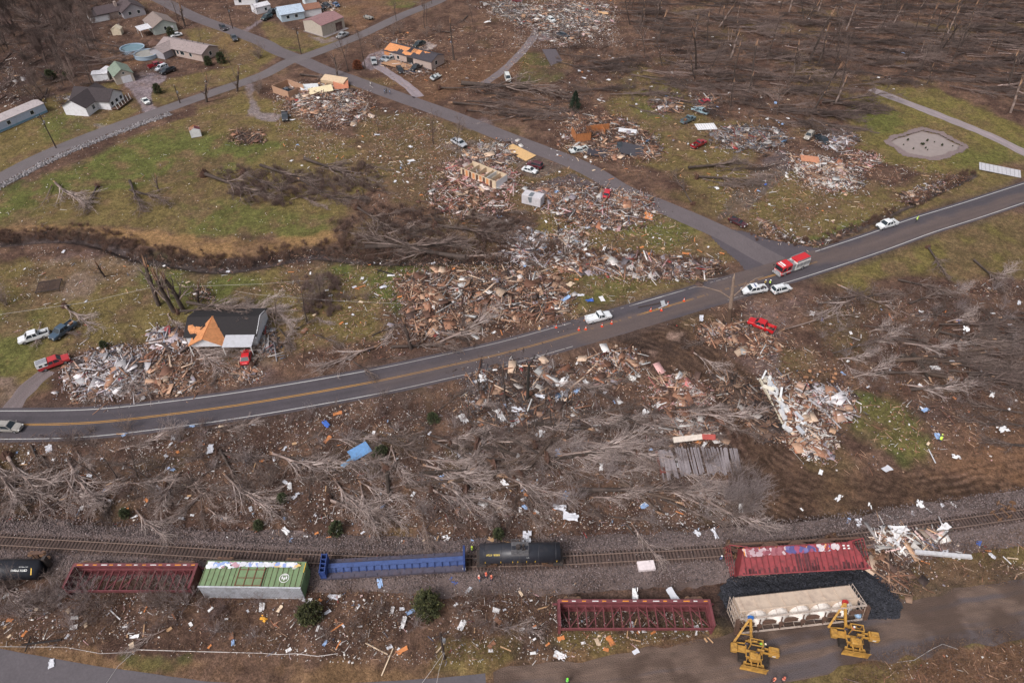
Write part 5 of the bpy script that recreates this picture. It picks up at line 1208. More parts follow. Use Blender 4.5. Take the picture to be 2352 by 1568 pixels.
W_GR = wallm('grey_siding', (164,160,166)); W_BE = wallm('beige_brick', (176,158,150)); W_WH = wallm('white_siding', (220,220,224)); W_MB = wallm('pale_blue_siding', (176,192,204)); W_SG = wallm('sage_siding', (176,184,178)); W_TN = wallm('tan_metal_wall', (178,168,156)); W_CR = wallm('cream_siding', (214,200,176))
ORNG = mat('fresh_plywood', srgb(206,140,92), rough=.8, noise=.18, scale=2, dirt=srgb(160,100,64), dirt_amt=.5)
# H1: dark roofed grey house at the top left: two wings
r1 = head((240,66),(345,44))
t = house((262,36), r1, 13, 8, 2.6, 4.4, W_BE, SH_D, 'dark roofed grey house with two gables at the top left', wins=((-3,-4.0,.9,1.3,1.2,'y-'),(2,-4.0,.9,1.3,1.2,'y-')), doors=((4.5,-4.0,0,1,2.1,'y-',M_PLAST),))
m = MB(); gable_walls(m, 2.2, 11.0, -7, 3, -.1, 2.6, 5.2, 'y'); m.obj('front_wing', W_GR, t); m = MB(); gable_roof(m, 2.2, 11.0, -7, 3, 2.6, 5.2, 'y', .5); m.obj('roof', SH_D, t)
window(t, 5, -7.0, 1.0, 1.1, 1.2, 'y-'); window(t, 8.5, -7.0, 1.0, 1.1, 1.2, 'y-'); q = MB(); q.box(1.2, 2.2, -2, -1, 2.5, 5.6); q.obj('chimney', W_BE, t)
house((228,44), r1, 7, 7, 2.3, 3.6, W_WH, SH_K, 'low dark roofed outbuilding with white front beside the two gabled house', 'garage', 'garage')
# H2 tan roof house with white carport
r2 = head((352,78),(410,70)); t = house((372,66), r2+.25, 9, 11.5, 2.7, 4.9, W_SG, SH_T, 'pale green house with tan roof and white carport', wins=((0,-5.75,1,.9,1.3,'y-'),(4.5,1,1,1.2,1.2,'x+')), axis='y', doors=((2.6,-5.75,0,1,2.1,'y-',W_WH),))
m = MB(); m.slab((-9.5,-5.5,2.5),(-4.6,-5.5,2.7),(-4.6,.5,2.75),(-9.5,.5,2.55),.1); m.obj('carport_roof', SH_W, t)
for x, y in ((-9.2,-5.2),(-4.8,-5.2),(-9.2,.2)): m = MB(); m.box(x,x+.12,y,y+.12,0,2.5); m.obj('post', M_WHT, t)
house((272,78), .15, 3.4, 3.0, 2.0, 3.0, W_CR, W_CR, 'small cream garden shed beside the dark roofed house', 'shed', 'shed', doors=((0,-1.5,0,1.5,1.8,'y-',W_CR),), axis='y', o=.1)
# H3 long beige ranch
r3 = head((385,118),(492,140)); t = house((436,122), r3, 21, 8.5, 2.6, 4.2, W_BE, SH_B, 'long beige ranch house with shrubs along its end wall', wins=((1,-4.25,.9,1.8,1.3,'y-'),(5,-4.25,.9,1.2,1.3,'y-'),(-1.2,-4.25,.9,1,1.3,'y-'),(10.5,0,.9,1.2,1.3,'x+')), doors=((-2.8,-4.25,0,1,2.1,'y-',M_PLAST),))
m = MB(); gable_walls(m, -10.5, -3.8, -8.5, 0, -.1, 2.5, 3.9, 'y'); m.obj('front_wing', W_GR, t); m = MB(); gable_roof(m, -10.5, -3.8, -8.5, 0, 2.5, 3.9, 'y', .45); m.obj('roof', SH_B, t)
for i in range(5): q = MB(); q.cyl((-4+i*2.7, 1.6, 4.0), .12, .5, n=8); q.obj('vent_pipe', M_DKSTEEL, t)
# pools
for p, lb, rr, wc in (((306,117),'round above ground pool with dark blue liner', 4.3, (104,130,140)), ((338,130),'round above ground pool full of pale murky water beside the deck', 4.3, (150,146,138))):
    g = G(*p); t = thing('swimming_pool', lb, 'pool', (g[0], g[1], 0)); m = MB(); N = 32
    for r_, c_ in ((1, 0),): m.loft([[(rr*k*math.cos(2*math.pi*i/N), rr*k*math.sin(2*math.pi*i/N), z) for i in range(N)] for k, z in ((1,0),(1,1.25),(1.03,1.25),(1.03,1.32),(.94,1.32),(.94,.85))], cap=False)
    m.obj('pool_wall', mat('pool_wall', srgb(150,168,184), rough=.5, noise=.12), t)
    m = MB(); m.add([(rr*.95*math.cos(2*math.pi*i/N), rr*.95*math.sin(2*math.pi*i/N), 1.0) for i in range(N)], [tuple(range(N))]); m.obj('water', mat('pool_water_%d' % wc[0], srgb(*wc), rough=.1, noise=.15, scale=.6), t)
# small hipped gazebo roof
m = MB(); m.box(-2,2,-2,2,2.1,2.25); 
g = G(360,112); t = thing('gazebo', 'dark brown hipped gazebo roof between the pools and the ranch house', 'gazebo', (g[0],g[1],0), .5)
m = MB(); m.loft([[(-2.2,-2.2,2.1),(2.2,-2.2,2.1),(2.2,2.2,2.1),(-2.2,2.2,2.1)],[(-.1,-.1,3.4),(.1,-.1,3.4),(.1,.1,3.4),(-.1,.1,3.4)]]); m.obj('roof', shingle('brown_shingle',(98,72,62)), t)
for x in (-1.9,1.8):
    for y in (-1.9,1.8): m = MB(); m.box(x,x+.12,y,y+.12,0,2.1); m.obj('post', M_RUST, t)
# garage with green roof, white shed
gr = head((262,200),(303,192)); house((283,181), gr+.1, 6.0, 8.5, 2.8, 4.6, W_TN, SH_G, 'tan garage with green metal roof and white roll up door', 'garage', 'garage', axis='y', doors=((.6,-4.25,0,3.2,2.3,'y-',W_WH),), o=.3, wins=((0.2,-4.25,3.0,.7,.6,'y-'),))
t = house((236,181), .2, 5.0, 3.4, 2.2, 2.6, W_WH, SH_W, 'white lean to shed left of the green roofed garage', 'shed', 'shed', o=.15)
m = MB(); m.slab((-3,-1.6,.4),(3,-1.6,.4),(3,1.6,.9),(-3,1.6,.9),.1); g = G(263,172); tag(m.obj('fallen_roof_panel', SH_W, loc=(g[0]-3,g[1]+3,0), rot=(0,0,-.4)), 'weathered white roof panel lying behind the green roofed garage', 'roof panel')
# white house with dark roof and porch
r4 = head((215,277),(268,262)); t = house((206,245), r4+.7, 13, 8, 2.9, 5.0, W_WH, SH_K, 'white house with charcoal roof and collapsing porch near the county road', wins=((-3,-4,.9,1.2,1.3,'y-'),(.5,-4,.9,1.2,1.3,'y-')), axis='x')
t2 = t; m = MB(); gable_walls(m, 1.0, 7.5, -7.5, 1.5, -.1, 2.9, 4.8, 'y')
wing = (235,245); g = G(*wing); t['label'] = 'white house with charcoal roof and collapsing porch near the county road'
m = MB(); gable_walls(m, -1.0, 6.5, -8.5, 4.5, -.1, 2.9, 5.2, 'y'); m.obj('front_wing', W_WH, t); m = MB(); gable_roof(m, -1.0, 6.5, -8.5, 4.5, 2.9, 5.2, 'y', .5); m.obj('roof', SH_K, t)
for x in (.3, 2.8, 5.2): window(t, x, -8.5, 1.0, 1.2, 1.1, 'y-')
window(t, 6.5, -5, .9, 1.4, 1.3, 'x+'); window(t, 6.5, -1, .9, 1.4, 1.3, 'x+')
m = MB(); m.box(-1.3, 7.2, -11, -8.5, .3, .45); m.box(6.5, 8.6, -8.5, 2, .3, .45); m.obj('porch_floor', M_RUST, t)
for i in range(6): m = MB(); m.bar((-1+i*1.5, -10.8, .4), (-1.2+i*1.6, -10.4, 2.3), .12); m.obj('porch_post', M_WHT, t)
# mobile home at the left edge
rm = head((0,300),(74,268)); t = house((28,283), rm, 21, 5.2, 2.7, 3.3, wallm('blue_grey_siding',(178,190,212)), shingle('stained_white_roof',(176,166,166)), 'long pale blue mobile home at the left edge', 'mobile_home', 'mobile home', o=.12, wins=((-2,-2.6,1.1,1.1,1.1,'y-'),(5.8,-2.6,1.1,1.1,1.1,'y-')))
m = MB(); m.box(-10.5,10.5,-2.66,-2.6,.1,.55); m.obj('skirting', wallm('teal_skirting',(110,150,170)), t)
# small white shed, roof peeled open
ts = head((438,319),(466,311)); t = thing('shed', 'small white shed with its dark red roof torn open on the big lawn', 'shed', (*G(451,311)[:2], 0), ts-.25)
m = MB(); w_, d_, h_ = 3.0, 2.6, 2.2
m.box(-w_/2, w_/2, -d_/2, -d_/2+.08, 0, h_); m.box(-w_/2, w_/2, d_/2-.08, d_/2, 0, h_); m.box(-w_/2, -w_/2+.08, -d_/2, d_/2, 0, h_+.0); m.box(w_/2-.08, w_/2, -d_/2+.08, d_/2-.08, 0, h_)
m.add([(-w_/2,-d_/2,h_),(w_/2,-d_/2,h_),(0,-d_/2,h_+.7)], [(0,1,2)]); m.obj('wall', W_WH, t)
m = MB(); m.box(-w_/2+.1, w_/2-.1, -d_/2+.1, d_/2-.1, .05, 1.5); m.obj('contents', mat('dark_red_inside', srgb(96,44,46), rough=.9, noise=.3), t)
m = MB()
for i in range(5): y = -d_/2+.2+i*.5; m.bar((-w_/2,y,h_),(0,y,h_+.7),.08); m.bar((w_/2,y,h_),(0,y,h_+.7),.08)
m.obj('rafter', ORNG, t); m = MB(); m.slab((.1,-d_/2,h_+.7),(w_/2+.1,-d_/2,h_+.05),(w_/2+.1,d_/2-.6,h_+.05),(.1,d_/2-.6,h_+.7),-.05); m.obj('roof', mat('dark_red_roof', srgb(100,52,56), rough=.7), t)
# metal building
rb = head((757,86),(787,72)); 
t = house((747,67), head((705,76),(757,86))-.02, 10.5, 9, 3.9, 5.4, W_TN, SH_R, 'tan metal building with maroon roof and roll up door', 'metal_building', 'building', axis='y', o=.12)
t.rotation_euler[2] = head((758,84),(788,72)); 
for ch in list(t.children): bpy.data.objects.remove(ch)
m = MB(); gable_walls(m, -6, 6, -5.2, 5.2, -.1, 4.0, 5.3, 'x'); m.obj('wall', W_TN, t); m = MB(); gable_roof(m, -6, 6, -5.2, 5.2, 4.0, 5.3, 'x', .15); m.obj('roof', SH_R, t)
t.location = (*G(747,68)[:2], 0)
q = MB(); q.box(1.2, 4.6, -5.26, -5.2, .0, 3.0); q.obj('door', mat('roll_door_brown', srgb(86,64,60), rough=.6), t)
m = MB(); m.box(-6.5, 6.5, -7, 5.8, -.05, .03); structure(m.obj('concrete_apron', mat('concrete_grey', srgb(132,124,124), rough=.9, noise=.15), loc=t.location, rot=t.rotation_euler))
# blue-white damaged house and neighbours
rh = head((660,50),(718,40)); t = house((668,40), rh, 9.5, 8, 2.8, 4.6, W_MB, shingle('pale_blue_roof',(176,190,206)), 'pale blue damaged house with tarpaulin covered roof', wins=((-2,-4,.9,1.2,1.2,'y-'),(1.5,-4,.9,1.2,1.2,'y-')))
m = MB(); gable_walls(m, 4.8, 12.5, -3, 3.5, -.1, 2.7, 3.9, 'x'); m.obj('rear_wing', W_WH, t); m = MB(); gable_roof(m, 4.8, 12.5, -3, 3.5, 2.7, 3.9, 'x', .3); m.obj('roof', shingle('rust_brown_roof',(138,98,80)), t)
house((601,26), rh+.2, 6.5, 5, 2.5, 3.3, W_WH, SH_W, 'small white flat looking shed above the dark pickups', 'shed', 'shed', wins=((1,-2.5,.8,1,1,'y-'),), o=.2)
house((567,6), .1, 9, 6, 2.6, 4.2, W_WH, SH_W, 'white damaged house at the top edge left of the pickups', 'house', 'house', wins=((-2,-3,.9,1.2,1.2,'y-'),))
house((712,8), .5, 5, 5, 2.4, 3.8, wallm('white_tarp_wall',(206,214,220)), shingle('white_tarp_roof',(206,216,222)), 'white tent like wreck beyond the pale blue house', 'shed', 'shed', axis='y')
# torn-open house with orange sheathing
rt = head((898,132),(1006,160)); g = G(952,139); t = thing('torn_house', 'long grey house with torn roof showing orange sheathing', 'house', (g[0], g[1], 0), rt); L2 = dist((895,132),(1006,158))/2
m = MB(); gable_walls(m, -L2, L2, -3.9, 3.9, 0, 2.8, 4.1, 'x'); m.obj('wall', W_BE, t)
m = MB(); gable_roof(m, -L2, L2, -3.9, 3.9, 2.8, 4.1, 'x', .25); m.obj('roof', shingle('charcoal_roof_b', (66,62,68)), t)
rg = random.Random(4)
def roofpt(x, v, lift=.2): y = -3.9+v*3.9; return (x, y, 2.8+v*1.3+lift)
for x0, x1, v0, v1, mm in ((-L2,-L2+5.5,.05,1,ORNG),(-L2+5.5,-L2+9.5,.55,1,ORNG),(-L2+8,-L2+12,.0,.45,ORNG),(-L2+11,-L2+15,.5,1,ORNG),(L2-6,L2-3,.8,1,ORNG)):
    m = MB(); n = 7; top = [roofpt(x0+(x1-x0)*i/n, min(1, v1)) for i in range(n+1)]; bot = [roofpt(x0+(x1-x0)*i/n, max(0, v0+rg.uniform(-.12,.18))) for i in range(n+1)]
    m.add(top+bot, [(i, i+1, n+2+i, n+1+i) for i in range(n)]); m.obj('bare_sheathing', mm, t)
for i in range(6): m = MB(); m.bar(roofpt(-L2+9.7+i*.6, .62, .24), roofpt(-L2+9.9+i*.6, .98, .24), .1); m.obj('rafter', M_PLAST, t)
window(t, L2, -1.0, 1.0, 1.3, 1.4, 'x+'); window(t, -L2+3, -3.9, .9, 1.2, 1.2, 'y-'); window(t, -L2+6.5, -3.9, .9, 1.2, 1.2, 'y-')
q = MB(); q.box(-.3, 2.6, -3.95, -3.9, .1, 2.5); q.obj('dark_doorway_sheet', M_PLAST, t)  # black sheet on the solid wall, painting the shade inside an open doorway
q = MB(); q.box(-L2, -L2+3, -3.93, -3.9, .1, 2.6); q.obj('bare_wall_panel', ORNG, t)
m = MB(); m.box(-8, 4, -9.5, -4.6, .35, .5); m.obj('deck', mat('deck_boards', srgb(168,130,100), rough=.85, noise=.25, scale=3), t)
# black roofed house with orange patch and carport, by the highway
g = G(520,786); rr_ = head((440,800),(592,800)); t = thing('black_roof_house', 'white house with black roof, bare orange gable patch and carport', 'house', (g[0], g[1], 0), rr_+.02)
m = MB(); gable_walls(m, -7.3, 7.0, -1.0, 7.2, 0, 2.7, 4.3, 'x'); m.obj('wall', W_WH, t)
m = MB(); gable_roof(m, -7.3, 7.0, -1.0, 7.2, 2.7, 4.3, 'x', .35); m.obj('roof', mat('black_roof', srgb(38,34,36), rough=.85, noise=.15, scale=2), t)
m = MB(); gable_walls(m, -5.6, .6, -3.2, 2, 1.9, 2.6, 4.2, 'y'); m.obj('front_gable', W_WH, t)
m = MB(); gable_roof(m, -5.6, .6, -3.4, 3.0, 2.6, 4.35, 'y', .3); m.obj('bare_gable_roof', ORNG, t); rg = random.Random(12)
for i in range(11):
    s_ = rg.choice((-1, 1)); u = rg.uniform(.45, 1.05); v = rg.uniform(-3.4, 3.0); n_ = 7; m = MB()
    if s_ > 0 and v < 0: v += 3
    pts = []
    for k in range(n_):
        a = 6.28*k/n_; uu = max(.02, min(1.07, u+.2*math.cos(a)*rg.uniform(.5, 1.4))); vv = max(-3.6, min(3.2, v+.9*math.sin(a)*rg.uniform(.4, 1.3))); pts.append((-2.5+s_*uu*3.1, vv, 4.35+.21-uu*1.75))
    m.add(pts, [tuple(range(n_))]); m.obj('shingle_remnant', MATS['black_roof'], t)
for i in range(6):
    m = MB(); x = -7+i*.8; m.add([(x, rg.uniform(-1, .4), 0), (x+.7, rg.uniform(-1, 0), 0), (x+.9, rg.uniform(.4, 1.6), 0), (x-.1, rg.uniform(.5, 1.5), 0)], [(0, 1, 2, 3)])
    m.v = [(a_, b_, 2.7+(b_+1.0)*1.6/4.1+.19) for a_, b_, c_ in m.v]; m.obj('bare_sheathing', ORNG, t)
m = MB(); m.box(-5.6, .6, -3.2, -3.05, 0, 1.9) if 0 else m.box(-7.2, 6.8, -1.06, -1.0, 0, 2.2); m.obj('lower_wall', W_WH, t)
for x in (-4.6, -2.4, -.4): window(t, x, -1.06, .8, 1.0, 1.1, 'y-')
m = MB(); m.slab((1.0,-4.2,2.5),(6.9,-4.2,2.5),(6.9,-1.0,2.9),(1.0,-1.0,2.9),.12); m.obj('carport_roof', wallm('grey_panel',(186,186,192)), t)
for x in (1.1, 6.7, -5.4): m = MB(); m.bar((x,-4.0,0),(x,-4.0,2.5),.14); m.obj('post', M_WHT, t)
m = MB(); m.slab((7.1,-1.6,2.6),(7.1,7.6,2.6),(7.3,3.4,4.6),(7.25,3.0,4.6),.1); m.obj('bent_gable_end', W_WH, t)
# white box truck body / storage container
rc = head((1206,468),(1246,478)); g = G(1224,466); t = thing('storage_box', 'white storage box with grey stained side near the asphalt apron', 'storage box', (g[0], g[1], 0), rc)
m = MB(); m.bbox(-2.7,2.7,-1.4,1.4,.05,2.7,.08); 
for i in range(12): m.box(-2.6+i*.46,-2.5+i*.46,-1.43,-1.4,.2,2.5)
m.obj('body', wallm('box_white',(196,192,196)), t); m = MB(); m.slab((-.9,-1.46,2.3),(.3,-1.46,2.5),(.2,-1.46,.9),(-.5,-1.46,.8),.03); m.box(-.8,.3,-1.4,.6,2.71,2.74); m.obj('torn_tarpaulin', mat('grey_tarp', srgb(110,116,122), rough=.8), t)
# roofless mobile home with pink insulation
rq = head((1062,405),(1140,437)); g = G(1112,412); L2 = dist((1060,405),(1142,437))/2; t = thing('wrecked_mobile_home', 'roofless mobile home full of pink insulation', 'mobile home', (g[0], g[1], 0), rq)
m = MB(); m.box(-L2, L2, -2.6, -2.5, .4, 2.7); m.box(-L2, L2, 2.5, 2.6, .4, 2.5); m.box(-L2, -L2+.1, -2.5, 2.5, .4, 2.0); m.box(L2-.1, L2, -2.5, 2.5, .4, 2.7)
for i in range(4): x = -L2+L2*2*(i+1)/5; m.box(x, x+.1, -2.5, 2.5, .5, 2.3)
m.obj('wall', wallm('cream_panel',(206,186,160)), t); m = MB(); m.box(-L2, L2, -2.6, 2.6, .25, .4); m.obj('floor', M_RUST, t)
for i in range(9): q = MB(); x = -L2+.6+i*(2*L2-1.5)/9; q.box(x, x+.8, -2.63, -2.6, .4, 2.5); q.obj('bare_panel', ORNG if i % 2 else M_RUST, t)
m = MB(); m.box(L2, L2+.04, -2.4, 2.4, .5, 2.6); m.obj('end_wall', W_WH, t); m = MB(); m.box(L2-3.6, L2-.3, -2.2, 2.2, .45, .5); m.box(L2-3.6,L2-3.5,-2.2,2.2,.5,2.6); m.obj('bathroom', M_WHT, t)
# standing wooden wall fragment in the rubble
rw = head((1345,322),(1400,316)); g = G(1362,318); t = thing('wooden_room', 'roofless panelled wooden room standing in the rubble', 'house', (g[0], g[1], 0), rw)
wd = mat('wood_panelling', srgb(172,112,70), rough=.7, noise=.2, scale=2, dirt=srgb(120,74,50), dirt_amt=.5)
m = MB(); m.box(-6,-1.4,-2,-1.85,0,3); m.box(-6,-5.85,-2,3,0,3); m.box(-1.5,-1.35,-2,3,0,3); m.box(-1.3,6,2.8,2.95,0,2.8); m.box(3.4,3.55,-.5,3,0,2.6)
m.obj('wall', wd, t); m = MB()
for i in range(9): x = -6+i*.62; m.bar((x,-2.2,3.1),(x+.2,3.4,3.5),.14)
m.bar((-6,-1,3.2),(-1,-1,3.3),.1); m.bar((-6,1.5,3.4),(-1,1.5,3.5),.1); m.obj('rafter', mat('dark_rafter', srgb(92,68,58), rough=.85, noise=.3, scale=4), t)
# roofless garage with a car in it (upper centre)
rx_ = head((637,221),(668,230)); g = G(664,212); t = thing('roofless_garage', 'roofless garage shell at the left end of the pale rubble', 'garage', (g[0], g[1], 0), rx_-.1)
m = MB(); m.box(-4,4,-3.4,-3.25,0,2.4); m.box(-4,4,3.25,3.4,0,2.4); m.box(-4,-3.85,-3.25,3.25,0,2.4); m.box(3.85,4,-3.25,1,0,2.2); m.obj('wall', wallm('brick_tan',(176,140,116)), t)
m = MB(); m.box(-3.85,3.85,-3.25,3.25,.02,.08); m.obj('floor', M_DKSTEEL, t)
vehicle('sedan', (662,211), rx_+1.2, (76,80,88), 'dark car inside the roofless garage shell', crushed=.2)
def panel(p, w, d, rz, rgb, label, z=.3, tilt=(0,0), cat='roof panel', name='debris_sheet', th=.12, ribs=0, m=None):
    g = G(*p); q = MB(); q.box(-w/2, w/2, -d/2, d/2, 0, th, srgb(*rgb))
    for i in range(ribs): x = -w/2+(i+.5)*w/ribs; q.box(x-.03, x+.03, -d/2, d/2, th, th+.06, srgb(*[int(c*.72) for c in rgb]))
    o = q.obj(name, m or M_ATTR, None, False, (g[0], g[1], z), (tilt[0], tilt[1], rz)); return tag(o, label, cat)
panel((712,207), 6, 4.5, .3, (214,216,218), 'white flat roof panel on the pale rubble beside the garage shell', .9, (.1,.05))
panel((738,214), 8, 4, .35, (222,206,170), 'cream roof panel on the pale rubble, right of the white one', 1.1, (.15,-.05))
panel((770,192), 9, 3.4, -.35, (206,180,150), 'long tan box shaped roof section at the back of the pale rubble', .6, (.2,.0), th=1.2)
panel((784,201), 5, 4, .2, (186,120,92), 'reddish sheathing panel at the back of the pale rubble', .8, (.3,0))
panel((1193,352), 9.5, 4.2, head((1172,342),(1218,364)), (208,170,120), 'big tan plywood floor section lying at the roadside', .2, (.04,.02))
panel((1271,136), 5.5, 11, head((1256,118),(1290,154))+1.57, (92,84,88), 'dark shingled roof section fallen on the lawn below the white rubble', .5, (.2,.1), ribs=0)
panel((1621,293), 6.2, 4.0, .1, (226,224,226), 'white slatted metal panel on the lawn beside the blue grey pickup', .25, ribs=8)
panel((1534,251), 6.5, 2.4, .02, (214,206,206), 'white lattice panel left of the wrecked cars', .25, (.2,0), ribs=7)
panel((1556,241), 3.6, 2.6, -.2, (186,140,100), 'small brown pallet panel behind the white lattice panel', .25, ribs=5)
panel((2295,393), 10.5, 3.8, head((2265,387),(2325,398)), (186,184,188), 'pale ribbed metal roof sheet lying beside the ditch at right', .3, (.08,.02), ribs=10)
panel((1858,372), 5.2, 2.8, -.15, (190,132,102), 'orange tan sheathing panel at the left of the right hand house rubble', .9, (.15,.05))
panel((1370,354), 5.5, 3.4, -.15, (62,58,64), 'dark roof slab at the roadside edge of the wooden rubble', .4, (.12,.1))
panel((1450,350), 6.5, 4.6, -.3, (66,64,70), 'dark roof slab leaning right of the green car in the rubble', .8, (.25,.1))
panel((1440,312), 5.5, 1.8, -.25, (206,206,210), 'white flat door panel on top of the wooden rubble', 1.6, (.2,0))
panel((1448,313), 3, 2, .6, (120,110,150), 'violet grey sheet on the wooden rubble', 1.9, (.3,.2)) if 0 else None
panel((828,1043), 3.8, 2.2, .75, (112,156,204), 'bright blue metal sheet lying over a green cedar', .9, (.35,.1), 'metal sheet', 'metal_sheet', .05)
panel((800,1063), 2.8, .8, .9, (130,176,214), 'narrow pale blue strip at the lower tip of the blue sheet', .3, (.1,.1), 'metal sheet', 'metal_sheet', .05)
panel((1483,1303), 2.6, 1.5, .1, (225,212,212), 'white rectangular tank lid beside the rails', .2, (0,0), 'box', 'white_box', .6)
g = G(1598,1060); t = thing('collapsed_barn', 'collapsed barn of weathered grey planks under pale tree tops', 'barn', (g[0], g[1], 0), head((1520,1062),(1660,1056))); rg = random.Random(6)
for nm, x0, x1, wx in (('plank_roof', -3.4, 4.6, .3), ('slumped_planks', 4.2, 7.2, .28), ('broken_planks', -6.6, -4.0, .34)):
    m = MB(); x = x0
    while x < x1:
        w_ = wx*rg.uniform(.6, 1.3); y0 = -2.6-rg.uniform(0, 1.0)*(2 if nm == 'broken_planks' else 1); y1 = 2.5-rg.uniform(0, .4)-(.5 if nm != 'plank_roof' else 0); z0 = .3+rg.uniform(-.1, .1); z1 = 1.3+rg.uniform(-.15, .15)-(x-x0)*.08; c = rg.uniform(.75, 1.1); sk = rg.uniform(-.15, .15)+(.3 if nm == 'slumped_planks' else 0)
        if rg.random() > .07: m.slab((x, y0+.3, z0), (x+w_*.94, y0+.3, z0), (x+w_*.94+sk, y1, z1), (x+sk, y1, z1), .05, tuple(k*c for k in srgb(140,131,133)))
        x += w_
    m.obj(nm, M_ATTR, t)
m = MB(); m.box(-6.8, -5.9, -2.4, 2.2, 0, .6, srgb(122,66,58)); m.obj('end_wall', M_ATTR, t)
panel((1587,1014), 7.0, 1.0, .14, (206,194,182), 'white eave board section above the collapsed barn', 1.1, (.5,0))
panel((1625,1012), 2.4, 1.0, -.05, (164,72,64), 'red end board beside the white eave above the collapsed barn', 1.1, (.5,0))
# trailer deck
g = G(115,662); t = thing('flatbed_trailer', 'dark rusty open trailer frame on the left lawn', 'trailer', (g[0], g[1], 0), head((85,670),(135,662))); m = MB()
for i in range(9): m.box(-2.4, 2.4, -1.8+i*.44, -1.62+i*.44, .75, .82)
m.obj('deck_slat', mat('dark_boards', srgb(70,54,52), rough=.9, noise=.3, scale=4), t); m = MB()
for x in (-2.4, 0, 2.3): m.box(x, x+.1, -1.9, 1.95, .62, .74)
for y in (-1.9, 1.85): m.box(-2.5, 2.5, y, y+.1, .6, .85)
m.obj('frame', M_DKSTEEL, t)
for x, y in ((-2.4,-1.85),(2.3,-1.85),(-2.4,1.85),(2.3,1.85)): m = MB(); m.box(x, x+.1, y, y+.1, 0, .62); m.obj('leg', M_DKSTEEL, t)
# long white wrecked trailer (right)
g = G(1790,932); rz = head((1762,880),(1812,975)); t = thing('wrecked_trailer', 'long white crumpled trailer wreck in the right hand rubble', 'trailer', (g[0], g[1], 0), rz); rg = random.Random(8)
for i in range(30):
    x = -6.8+i*.47+rg.uniform(-.5, .5); m = MB(); L_ = rg.uniform(.7, 2.6); w_ = rg.uniform(.25, .9); h_ = rg.uniform(.06, .5); c = srgb(*rg.choice([(226,226,226),(232,230,226),(206,204,204),(214,206,190),(190,192,198)]))
    M4 = Matrix.Translation((x, rg.uniform(-1.2, 1.0)*(.6+.06*i), .35+rg.uniform(0, .9))) @ Euler((rg.uniform(-.4, .4), rg.uniform(-.25, .25), rg.uniform(-.7, .7))).to_matrix().to_4x4(); m.box(-L_/2, L_/2, -w_/2, w_/2, 0, h_, c, M=M4); m.obj('torn_panel', M_ATTR, t)
m = MB(); m.box(-6.6, -1.2, -1.55, -1.32, .2, .9); m.box(-.9, 5.4, -1.5, -1.3, .1, .6); m.obj('side_rail', wallm('cream_rail',(210,200,180)), t)

# ================================================================ POLES AND WIRES
WP = mat('pole_wood', srgb(66,54,50), rough=.9, noise=.25, scale=4)
def pole(p, h, label, arm=True, lean=0.0):
    g = G(*p); t = thing('utility_pole', label, 'utility pole', (g[0], g[1], -.1), .4, ry=lean)
    m = MB(); m.tube([(0,0,0),(0,0,h)], [.19,.13], 8); m.obj('post', WP, t)
    if arm: m = MB(); m.box(-1.2, 1.2, -.06, .06, h-.9, h-.75); m.obj('crossarm', WP, t)
    for x in ((-1.05, 0, 1.05) if arm else (0,)): m = MB(); m.cyl((x, 0, h-.65 if arm else h+.1), .06, .22, n=8); m.obj('insulator', M_WHT, t)
    m = MB(); m.cyl((.3, -.25, h-2.2), .25, .7, n=10); m.obj('transformer', M_RIM, t)
pole((535,66), 9, 'utility pole beside the side road near the top')
pole((129,340), 10.5, 'utility pole beside the mobile home')
pole((414,237), 6, 'broken short utility pole on the verge of the county road', False)
pole((692,125), 10, 'utility pole at the corner of the crossroads')
pole((1021,1512), 8.5, 'tall utility pole seen from above near the bottom road')
def lying(p, q, label, r=.17, cat='utility pole', name='fallen_pole', mm=None, z=.25, arm=True):
    a, b = G(*p), G(*q); t = thing(name, label, cat, (a[0], a[1], z), head(p, q)); L = dist(p, q)
    m = MB(); m.tube([(0,0,0),(L,0,.05)], [r,r*.7], 8); m.obj('post', mm or WP, t)
    if arm: m = MB(); m.box(L-.8, L-.66, -1.1, 1.1, 0, .12); m.obj('crossarm', mm or WP, t)
BK = mat('burnt_black', srgb(34,28,28), rough=.8, noise=.2)
lying((388,612), (328,589), 'black fallen utility pole on the lawn beside the creek', mm=BK)
lying((904,632), (866,622), 'black broken pole lying above the white box on the lawn', mm=BK)
lying((143,1470), (54,1482), 'black fallen pole in the straw at the bottom left', mm=BK)
lying((1143,622), (1142,589), 'thin dark post beside the creek', .1, 'post', 'thin_post', BK, arm=False) if 0 else None
m = MB(); m.tube([(0,0,0),(0,0,4.2)], .1, 6); tag(m.obj('thin_post', BK, loc=G(1142,622)), 'thin dark standing post right of the creek tangle', 'post')
def wire(pts, label, r=.025, rgb=(190,184,182)):
    P = [Vector(G(x, y, z)) for x, y, z in pts]; Q = []
    for i in range(len(P)-1):
        for k in range(8): Q.append(P[i].lerp(P[i+1], k/8))
    Q.append(P[-1]); m = MB(); m.tube(Q, r, 4); tag(m.obj('fallen_wire', mat('wire_%d' % rgb[0], srgb(*rgb), rough=.6)), label, 'wire')
wire([(-30,726,1.5),(200,694,1.2),(342,661,1.5),(601,652,1.0),(760,640,.3)], 'slack power line across the left lawn, upper one')
wire([(540,668,2),(584,676,1.5),(760,690,1.0),(940,698,.3)], 'slack power line right of the splintered trees')
wire([(313,1491,.1),(450,1495,.1),(602,1499,.1),(640,1502,.1),(680,1500,.1),(730,1506,.1),(775,1500,.1)], 'pale cable lying in the straw along the bottom road', .05, (205,196,192))
wire([(0,1484,.1),(150,1485,.1),(230,1500,.1),(300,1497,.1),(313,1491,.1),(270,1530,.1),(243,1570,.1)], 'pale cable curling onto the bottom left road', .03)
